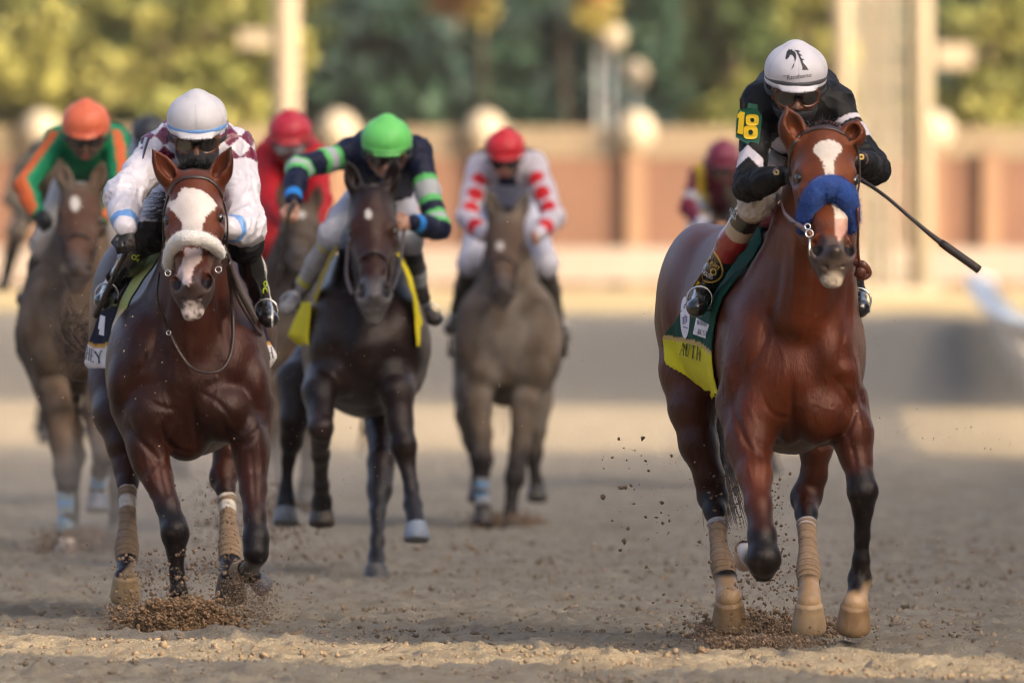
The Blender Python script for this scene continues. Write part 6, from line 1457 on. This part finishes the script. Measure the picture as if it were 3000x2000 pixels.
# --- lime cap -------------------------------------------------------
G1 = pack_horse(56.3, (1090, 552, .0), (1095, 905, -.45), .132, (1072, 1020, .292, .31), (1075, 930, 1.9),
    [(935, 1150, -.12, .085), (938, 1215, -.22, .062), (940, 1255, -.30, .060), (940, 1330, -.05, .042), (940, 1420, .20, .036), (942, 1470, .3, .048), (943, 1492, .33, .048)],
    [(1165, 1150, -.05, .085), (1172, 1235, -.1, .062), (1184, 1305, -.15, .062), (1192, 1350, -.15, .042), (1204, 1430, -.2, .034), (1211, 1480, -.25, .046), (1216, 1512, -.3, .040), (1221, 1536, -.33, .052)],
    [(880, 1120, 1.6, .12), (862, 1230, 1.5, .07), (856, 1290, 1.55, .056), (845, 1350, 1.6, .034), (838, 1430, 1.6, .034), (838, 1470, 1.6, .044), (838, 1490, 1.6, .05)],
    [(1125, 1130, 1.3, .13), (1122, 1260, .9, .085), (1118, 1350, .7, .066), (1112, 1435, .6, .064), (1108, 1500, .5, .040), (1105, 1580, .4, .032), (1103, 1635, .35, .040), (1102, 1660, .3, .046)],
    (.013, .0075, .007), 'dark brown racehorse ridden by the lime-capped rider, with a yellow saddle cloth', star=(1079, 628, 9, 15), mudmat=False, face=(.030, .0095, .006), hoofs=[(.03, .025, .02), (.16, .20, .26), (.14, .16, .18), (.05, .05, .055)], vox=.0115, muzzle_c=(.10, .095, .095))
reins_for(G1, 56, [[(1030, 860, -.3), (1015, 800, -.1), (1020, 720, .1)], [(1150, 850, -.3), (1170, 780, -.1), (1185, 670, .0)]])
def j_lime():
    y = 56.6
    J = dict(head=W(1133, 405, y+.05), hr=.124, sL=W(1030, 450, y+.3), sR=W(1222, 445, y+.25), eL=W(872, 492, y+.05), eR=W(1284, 672, y+.05), wL=W(858, 590, y-.25), wR=W(1210, 652, y-.2), hip=W(1120, 590, y+1.0), kL=W(978, 690, y+.2), kR=W(1196, 700, y+.2), aL=W(868, 870, y+.5), aR=W(1240, 905, y+.5), tL=W(840, 905, y+.3), tR=W(1275, 935, y+.3), back=W(1125, 430, y+.65))
    nav, wh, gr = np.array((.006, .009, .030)), np.array((.36, .38, .40)), np.array((.10, .45, .12))
    def silk(V, J):
        C = np.ones((len(V), 3))*nav
        for s_, e, w_, k in ((J['sL'], J['eL'], J['wL'], 0), (J['sR'], J['eR'], J['wR'], 1)):
            t, d = seg_t(V, s_, e); ok = (d < .13); lim = (.30, .38, .52, .60) if k == 0 else (.36, .43, .62, .69)
            C[ok & (t > lim[0]) & (t < lim[3])] = gr; C[ok & (t > lim[1]) & (t < lim[2])] = wh
            if k == 1: C[ok & (t > .80) & (t < .98)] = gr; C[ok & (t > .85) & (t < .92)] = wh
            t, d = seg_t(V, e, w_); 
            if k == 0: C[(d < .1) & (t > .0) & (t < .22)] = gr; C[(d < .1) & (t > .04) & (t < .13)] = wh
            C[(d < .1) & (t > .80) & (t < .97)] = (.02, .20, .58)
        return C
    def boot(V, t, i, dt):
        C = np.ones((len(V), 3))*(np.array((.33, .32, .33)) if i == 0 else np.array((.02, .022, .028))); 
        if i == 0: C[(t > .68) & (t < .75)] = (.5, .45, .03); C[(t > .10) & (t < .17)] = (.5, .45, .03); C[t > .95] = (.05, .05, .06)
        else: C[(t > .42) & (t < .62)] = (.25, .27, .28)
        return C
    st = dict(vox=.010, silk=silk, breeches=(.46, .46, .51), boot=boot, bootmat=m_boot_m, cap=(.13, .55, .12), band=None, tilt=.30, arm=(.066, .060, .058, .052, .042), wr=.006, mask=False, glove=False, seed=5., **{'handside-1': (1, -.2, .1), 'handdir-1': (-.1, -.3, -1), 'handdir1': (-.8, -.3, -.1)})
    o, D = jockey(J, 'person in navy silks with lime-edged armbands and a lime cap, one arm out', (J['head'][0], y+.4, 0), st)
    hob = D['helmob']; P = [J['head']-D['ax'][2]*.124*.28+D['ax'][0]*math.sin(a)*.124*.99+D['ax'][1]*math.cos(a)*.124*1.19 for a in np.linspace(0, 2*math.pi, 61)]
    Vb, Fb = tube(P, .004, 6, cap=False); mesh_obj('helmet_band', Vb, Fb, mat('dark cord', (.02, .05, .02), .6), hob)
    whip([W(866, 590, y-.32), W(850, 616, y-.33), W(838, 680, y-.3), W(825, 760, y-.25), W(812, 840, y-.2)], [.014, .010, .008, .011, .011], 'black whip hanging from the raised hand of the lime-capped rider', None)
    return o
j_lime()

_yc = lambda P_, UV: np.ones((len(P_), 3))*np.array((.60, .50, .015))
_mc = mat('saddle cloth', None, .85, .08, 20, .35, 260)
_oc = lambda P_, UV: np.ones((len(P_), 3))*np.array((.30, .22, .03))
panel('cloth_edge', [(980, 990, 722, 56.6, 56.4), (946, 958, 785, 56.6, 56.4), (922, 935, 850, 56.6, 56.4), (908, 918, 905, 56.6, 56.4), (900, 910, 950, 56.6, 56.4)], _mc, G1, _oc)
panel('saddle_cloth', [(884, 908, 885, 56.7, 56.35), (862, 906, 935, 56.7, 56.35), (845, 902, 975, 56.7, 56.35), (852, 901, 990, 56.7, 56.35), (880, 903, 1015, 56.7, 56.35)], _mc, G1, _yc)
panel('saddle_cloth', [(1162, 1172, 740, 56.3, 56.5), (1186, 1198, 790, 56.3, 56.5), (1206, 1218, 850, 56.25, 56.45), (1216, 1230, 905, 56.25, 56.45), (1220, 1243, 960, 56.25, 56.45), (1222, 1240, 1015, 56.25, 56.4)], _mc, G1, _yc)
# --- red cap, red dotted sleeves -------------------------------------
G2 = pack_horse(68.3, (1486, 628, .0), (1470, 868, -.40), .125, (1490, 1010, .305, .36), (1480, 930, 1.9),
    [(1402, 1180, -.05, .080), (1412, 1270, -.1, .060), (1416, 1345, -.15, .058), (1414, 1400, -.15, .038), (1411, 1440, -.15, .034), (1414, 1480, -.15, .042), (1416, 1500, -.15, .046)],
    [(1535, 1180, 0, .080), (1525, 1300, -.05, .062), (1508, 1400, -.1, .062), (1500, 1445, -.1, .040), (1496, 1490, -.1, .036), (1496, 1510, -.1, .040), (1496, 1522, -.1, .046)],
    [(1385, 1150, 1.6, .12), (1370, 1220, 1.5, .075), (1385, 1290, 1.5, .060), (1395, 1350, 1.5, .036), (1400, 1400, 1.5, .036), (1400, 1430, 1.5, .042)],
    [(1560, 1180, 1.5, .12), (1566, 1260, 1.4, .07), (1562, 1325, 1.4, .056), (1566, 1375, 1.4, .034), (1572, 1410, 1.4, .040), (1574, 1428, 1.4, .046)],
    (.15, .125, .102), 'muddy grey-brown racehorse ridden by the rider in white sleeves with red dots', star=(1464, 720, 12, 14), black=True, cloth=((.06, .05, .04), (.40, .36, .34), 1.02, .06), bands=[(0, 3, 5, (.30, .32, .36))], vox=.014, face=(.080, .046, .032))
def j_dots():
    y = 68.6
    J = dict(head=W(1480, 428, y+.05), hr=.116, sL=W(1408, 490, y+.3), sR=W(1562, 482, y+.3), eL=W(1368, 640, y+.05), eR=W(1622, 640, y+.05), wL=W(1420, 690, y-.2), wR=W(1572, 690, y-.2), hip=W(1485, 620, y+1.0), kL=W(1376, 770, y+.2), kR=W(1598, 775, y+.2), aL=W(1335, 930, y+.5), aR=W(1636, 950, y+.5), tL=W(1318, 965, y+.3), tR=W(1652, 990, y+.3), back=W(1483, 470, y+.65))
    def silk(V, J):
        C = np.ones((len(V), 3))*np.array((.015, .018, .045)); sl_ = np.zeros(len(V), bool)
        for s_, e, w_ in ((J['sL'], J['eL'], J['wL']), (J['sR'], J['eR'], J['wR'])):
            t, d = seg_t(V, s_, e); t2, d2 = seg_t(V, e, w_); m = ((t > -.1) & (d < .13)) | (d2 < .10); sl_ |= m; C[m] = (.50, .47, .52)
            for k in (.28, .55, .82): q = s_*(1-k)+e*k+np.array([np.sign(e[0]-J['head'][0])*-.01, -.06, 0]); C[np.linalg.norm(V-q, axis=1) < .052] = (.52, .012, .02)
            q = (e+w_)/2+np.array([0, -.05, 0]); C[np.linalg.norm(V-q, axis=1) < .055] = (.52, .012, .02)
        x, yy = PX(V); C[~sl_ & (yy > 545)] = (.38, .42, .55); return C
    st = dict(vox=.013, silk=silk, breeches=(.56, .56, .64), boot=(.045, .04, .032), bootmat=m_boot_m, cap=(.52, .012, .022), tilt=.34, arm=(.078, .072, .066, .058, .045), mask=False, glove=False, seed=8.)
    return jockey(J, 'person in white sleeves with red dots and a plain red cap, mid-pack', (J['head'][0], y+.4, 0), st)
j_dots()

# --- orange cap -------------------------------------------------------
G3 = pack_horse(61.6, (238, 545, .0), (222, 815, -.42), .132, (222, 960, .29, .36), (235, 870, 1.9),
    [(168, 1200, -.05, .085), (182, 1300, -.1, .064), (192, 1380, -.15, .062), (192, 1440, -.15, .042), (192, 1510, -.15, .036), (192, 1560, -.15, .044), (195, 1585, -.18, .048)],
    [(285, 1200, 0, .085), (300, 1290, -.3, .066), (305, 1330, -.35, .060), (292, 1380, -.2, .040), (286, 1430, -.1, .036), (286, 1455, -.1, .044)],
    [(175, 1150, 1.6, .12), (200, 1250, 1.5, .075), (220, 1330, 1.5, .060), (215, 1400, 1.5, .036), (212, 1480, 1.5, .034), (212, 1540, 1.5, .044)],
    [(330, 1150, 1.4, .12), (345, 1270, 1.2, .075), (345, 1350, 1.1, .058), (340, 1420, 1.0, .036), (338, 1500, 1.0, .034), (338, 1550, 1.0, .044)],
    (.115, .085, .064), 'muddy brown racehorse at the left border ridden by the orange-capped rider', star=(220, 597, 14, 22), black=True, cloth=((.10, .08, .05), (.12, .10, .07), 1.05, .05), bands=[(0, 3, 5, (.20, .30, .36)), (1, 3, 5, (.20, .30, .42))], hoofs=[(.50, .42, .36), (.10, .13, .20), (.05, .05, .05), (.05, .05, .05)], face=(.085, .040, .028), vox=.013, browc=(.22, .27, .28))
def j_orange():
    y = 61.8
    J = dict(head=W(252, 356, y+.05), hr=.128, sL=W(168, 415, y+.3), sR=W(338, 410, y+.3), eL=W(72, 545, y+.05), eR=W(352, 545, y+.05), wL=W(108, 622, y-.1), wR=W(300, 640, y-.1), hip=W(245, 560, y+1.0), kL=W(130, 720, y+.2), kR=W(350, 740, y+.2), aL=W(90, 850, y+.5), aR=W(365, 900, y+.5), tL=W(68, 880, y+.3), tR=W(380, 930, y+.3), back=W(250, 400, y+.65))
    gr, orr = np.array((.010, .21, .095)), np.array((.55, .11, .03))
    def silk(V, J):
        C = np.ones((len(V), 3))*gr
        for s_, e, w_ in ((J['sL'], J['eL'], J['wL']), (J['sR'], J['eR'], J['wR'])):
            for a, b in ((s_, e), (e, w_)):
                t, d = seg_t(V, a, b); n = (V-a)@np.array([.8, 0, .6]); L0 = (a-a)@np.array([.8, 0, .6]); ax_ = a+(b-a)*np.clip(t, 0, 1)[:, None]; side = (V-ax_)@(np.array([-.8, 0, .5]) if a[0] < J['head'][0] else np.array([.8, 0, .5])); C[(d < .12) & (side > .015) & (side < .055) & (t > .02)] = orr
        return C
    st = dict(vox=.012, silk=silk, breeches=(.40, .36, .33), boot=(.04, .038, .03), bootmat=m_boot_m, cap=(.62, .13, .055), band=(.55, .10, .06), tilt=.30, arm=(.068, .060, .056, .052, .044), mask=False, glove=True, skin=np.array((.13, .085, .065)), seed=11.)
    return jockey(J, 'person in green silks with orange stripes and an orange cap at the left', (J['head'][0], y+.4, 0), st)
j_orange()

# --- red cap, red silks behind the lime rider --------------------------
G4 = pack_horse(66.8, (878, 610, .0), (876, 765, -.45), .13, (850, 960, .30, .34), (800, 900, 1.9),
    [(800, 1160, 0, .08), (812, 1260, -.1, .06), (820, 1330, -.1, .058), (822, 1400, -.1, .036), (824, 1470, -.1, .036), (826, 1500, -.1, .044)],
    [(895, 1150, 0, .08), (900, 1240, -.2, .06), (902, 1300, -.2, .056), (896, 1370, .0, .034), (892, 1420, .1, .036), (892, 1440, .1, .044)],
    [(790, 1120, 1.5, .12), (770, 1220, 1.4, .07), (768, 1290, 1.4, .056), (772, 1370, 1.4, .034), (775, 1440, 1.4, .036), (776, 1460, 1.4, .042)],
    [(905, 1120, 1.5, .12), (915, 1220, 1.4, .07), (915, 1290, 1.4, .056), (910, 1370, 1.4, .034), (908, 1440, 1.4, .036), (908, 1460, 1.4, .042)],
    (.080, .062, .048), 'muddy brown racehorse ridden by the rider all in red', star=(884, 627, 10, 10), cloth=None, vox=.016)
def j_red():
    y = 67.2
    J = dict(head=W(850, 380, y+.05), hr=.125, sL=W(780, 460, y+.3), sR=W(922, 460, y+.3), eL=W(792, 590, y+.0), eR=W(940, 590, y+.0), wL=W(835, 655, y-.25), wR=W(918, 655, y-.25), hip=W(850, 590, y+1.0), kL=W(775, 730, y+.2), kR=W(935, 730, y+.2), aL=W(745, 880, y+.5), aR=W(955, 880, y+.5), tL=W(735, 915, y+.3), tR=W(965, 915, y+.3), back=W(850, 430, y+.65))
    st = dict(vox=.014, silk=(.38, .009, .016), breeches=(.45, .02, .025), boot=(.05, .045, .035), bootmat=m_boot_m, cap=(.42, .010, .03), band=(.45, .07, .06), lens=mat('pale lens', (.35, .36, .38), .15), tilt=.30, arm=(.075, .070, .066, .058, .045), mask=False, glove=True, skin=np.array((.10, .06, .05)), seed=14., silkres=1)
    return jockey(J, 'person all in red with a crimson cap and pale goggles, between the two left leaders', (J['head'][0], y+.4, 0), st)
j_red()

def simple_pair(y, hx, hy, dx, hl, jl, cap, silk, horse, seed, hr=.118, goggle=None, breech=(.5, .5, .5)):
    """horse and rider mostly hidden behind the others; head of the rider at (hx, hy)"""
    k = 45.0/y; u = 745*k
    q = lambda ax_, az: (hx+dx+ax_*u, hy+az*u)
    def leg_(x0, z0, s, d0, bend): return [(q(x0, z0)[0], q(x0, z0)[1], d0, .10), (q(x0*1.05, z0+.2)[0], q(x0, z0+.22)[1], d0+bend, .064), (q(x0, z0+.36)[0], q(x0, z0+.36)[1], d0+bend, .058), (q(x0, z0+.5)[0], q(x0, z0+.5)[1], d0, .034), (q(x0*1.02, z0+.66)[0], q(x0, z0+.66)[1], d0, .036), (q(x0*1.02, z0+.72)[0], q(x0, z0+.72)[1], d0, .046)]
    a = q(0, .34); b = q(-.01, .82); c = q(0, 1.15)
    h = pack_horse(y, (a[0], a[1], 0), (b[0], b[1], -.42), .13, (c[0], c[1], .29, .33), (q(0, 1.0)[0], q(0, 1.0)[1], 1.9), leg_(-.17, 1.5, 1, -.05, -.1), leg_(.17, 1.44, 1, .1, -.3), leg_(-.20, 1.42, 1, 1.5, 0), leg_(.20, 1.5, 1, 1.4, 0), horse, hl, vox=.017)
    Wq = lambda ax_, az, dy: W(hx+ax_*u, hy+az*u, y+dy)
    J = dict(head=Wq(0, .01, .3), hr=hr, sL=Wq(-.17, .16, .55), sR=Wq(.17, .16, .55), eL=Wq(-.26, .40, .3), eR=Wq(.26, .40, .3), wL=Wq(-.13, .52, .05), wR=Wq(.13, .52, .05), hip=Wq(0, .36, 1.3), kL=Wq(-.22, .66, .5), kR=Wq(.22, .66, .5), aL=Wq(-.30, 1.02, .8), aR=Wq(.30, 1.02, .8), tL=Wq(-.33, 1.09, .6), tR=Wq(.33, 1.09, .6), back=Wq(0, .10, .95))
    st = dict(vox=.015, silk=silk, breeches=breech, boot=(.04, .038, .03), bootmat=m_boot_m, cap=cap, tilt=.35, mask=False, glove=True, skin=np.array((.16, .10, .08)), seed=float(seed))
    return h, jockey(J, jl, (J['head'][0], y+.6, 0), st)
simple_pair(75.5, 437, 382, 6, 'dark racehorse almost hidden behind the left leader, under the rider in a black cap', 'person in a black cap and pale blue silks, hidden behind the white-capped left rider', (.015, .018, .025), (.42, .50, .62), (.05, .035, .028), 31)
def mar_silk(V, J):
    C = np.ones((len(V), 3))*np.array((.13, .012, .03)); x, y = PX(V); C[np.abs(x-np.interp(y, [480, 600], [2046, 2066])) < 13] = (.50, .34, .02)
    t, d = seg_t(V, J['eL'], J['wL']); C[(t > .75) & (d < .1)] = (.5, .5, .58); t, d = seg_t(V, J['sL'], J['eL']); C[(t > .62) & (t < .8) & (d < .1)] = (.4, .42, .44); return C
simple_pair(82.5, 2118, 450, 60, 'brown racehorse hidden behind the number 18 horse, under the maroon-capped rider', 'person in maroon silks, yellow sash and maroon cap, left of the number 18 rider', (.16, .012, .04), mar_silk, (.06, .045, .035), 37, hr=.120)
simple_pair(90.0, 128, 438, 70, 'brown racehorse at the very back, hidden behind the orange-capped rider\'s horse', 'person in a black cap at the back, just left of the orange-capped rider', (.018, .018, .02), (.12, .10, .07), (.06, .045, .035), 41, hr=.105, breech=(.16, .13, .10))
W_ = None
# ------------------------------------------------------------------ dusty air over the track
mb = MB(); mb.box((-120, -70, -1.5), (120, 480, 34)); hz = mb.build('haze', None)
hm = bpy.data.materials.new('dusty air'); hm.use_nodes = True; hn = hm.node_tree; hn.nodes.clear()
ho = hn.nodes.new('ShaderNodeOutputMaterial'); hv = hn.nodes.new('ShaderNodeVolumePrincipled')
hv.inputs['Color'].default_value = (.86, .80, .72, 1); hv.inputs['Density'].default_value = .00011; hv.inputs['Anisotropy'].default_value = .2
hn.links.new(hv.outputs[0], ho.inputs['Volume']); hz.data.materials.append(hm); hz['kind'] = 'stuff'; hz['label'] = 'thin dusty haze hanging over the track'

# low dust behind the hooves of the rear runners
dm = bpy.data.materials.new('hoof dust'); dm.use_nodes = True; dn = dm.node_tree; dn.nodes.clear(); dL = dn.links.new
do = dn.nodes.new('ShaderNodeOutputMaterial'); dv = dn.nodes.new('ShaderNodeVolumePrincipled'); dv.inputs['Color'].default_value = (.80, .72, .62, 1)
dt = dn.nodes.new('ShaderNodeTexCoord'); dg = dn.nodes.new('ShaderNodeTexGradient'); dg.gradient_type = 'SPHERICAL'; dL(dt.outputs['Object'], dg.inputs[0])
dz = dn.nodes.new('ShaderNodeTexNoise'); dz.inputs['Scale'].default_value = 2.6; dz.inputs['Detail'].default_value = 3; dL(dt.outputs['Object'], dz.inputs['Vector'])
d1 = dn.nodes.new('ShaderNodeMath'); d1.operation = 'SUBTRACT'; d1.inputs[1].default_value = .38; dL(dz.outputs[0], d1.inputs[0])
d2 = dn.nodes.new('ShaderNodeMath'); d2.operation = 'MAXIMUM'; d2.inputs[1].default_value = 0; dL(d1.outputs[0], d2.inputs[0])
d3 = dn.nodes.new('ShaderNodeMath'); d3.operation = 'MULTIPLY'; dL(d2.outputs[0], d3.inputs[0]); dL(dg.outputs['Fac'], d3.inputs[1])
d4 = dn.nodes.new('ShaderNodeMath'); d4.operation = 'MULTIPLY'; d4.inputs[1].default_value = 5.0; dL(d3.outputs[0], d4.inputs[0]); dL(d4.outputs[0], dv.inputs['Density']); dL(dv.outputs[0], do.inputs['Volume'])
for px, py, y, sx, sy, sz in ((420, 1540, 60.5, 1.0, .9, .42), (760, 1480, 62.0, .8, .9, .50), (2270, 1600, 47.8, .42, .5, .40), (560, 1720, 50.8, .6, .6, .30)):
    bm = bmesh.new(); bmesh.ops.create_icosphere(bm, subdivisions=3, radius=1.0); me = bpy.data.meshes.new('dust_cloud'); bm.to_mesh(me); bm.free(); me.materials.append(dm)
    ob = bpy.data.objects.new('dust_cloud', me); SC.collection.objects.link(ob); c = W(px, py, y); c[2] = max(c[2], sz*.75); ob.location = c; ob.scale = (sx, sy, sz); ob['kind'] = 'stuff'
    ob['label'] = 'faint dust hanging behind the hooves'
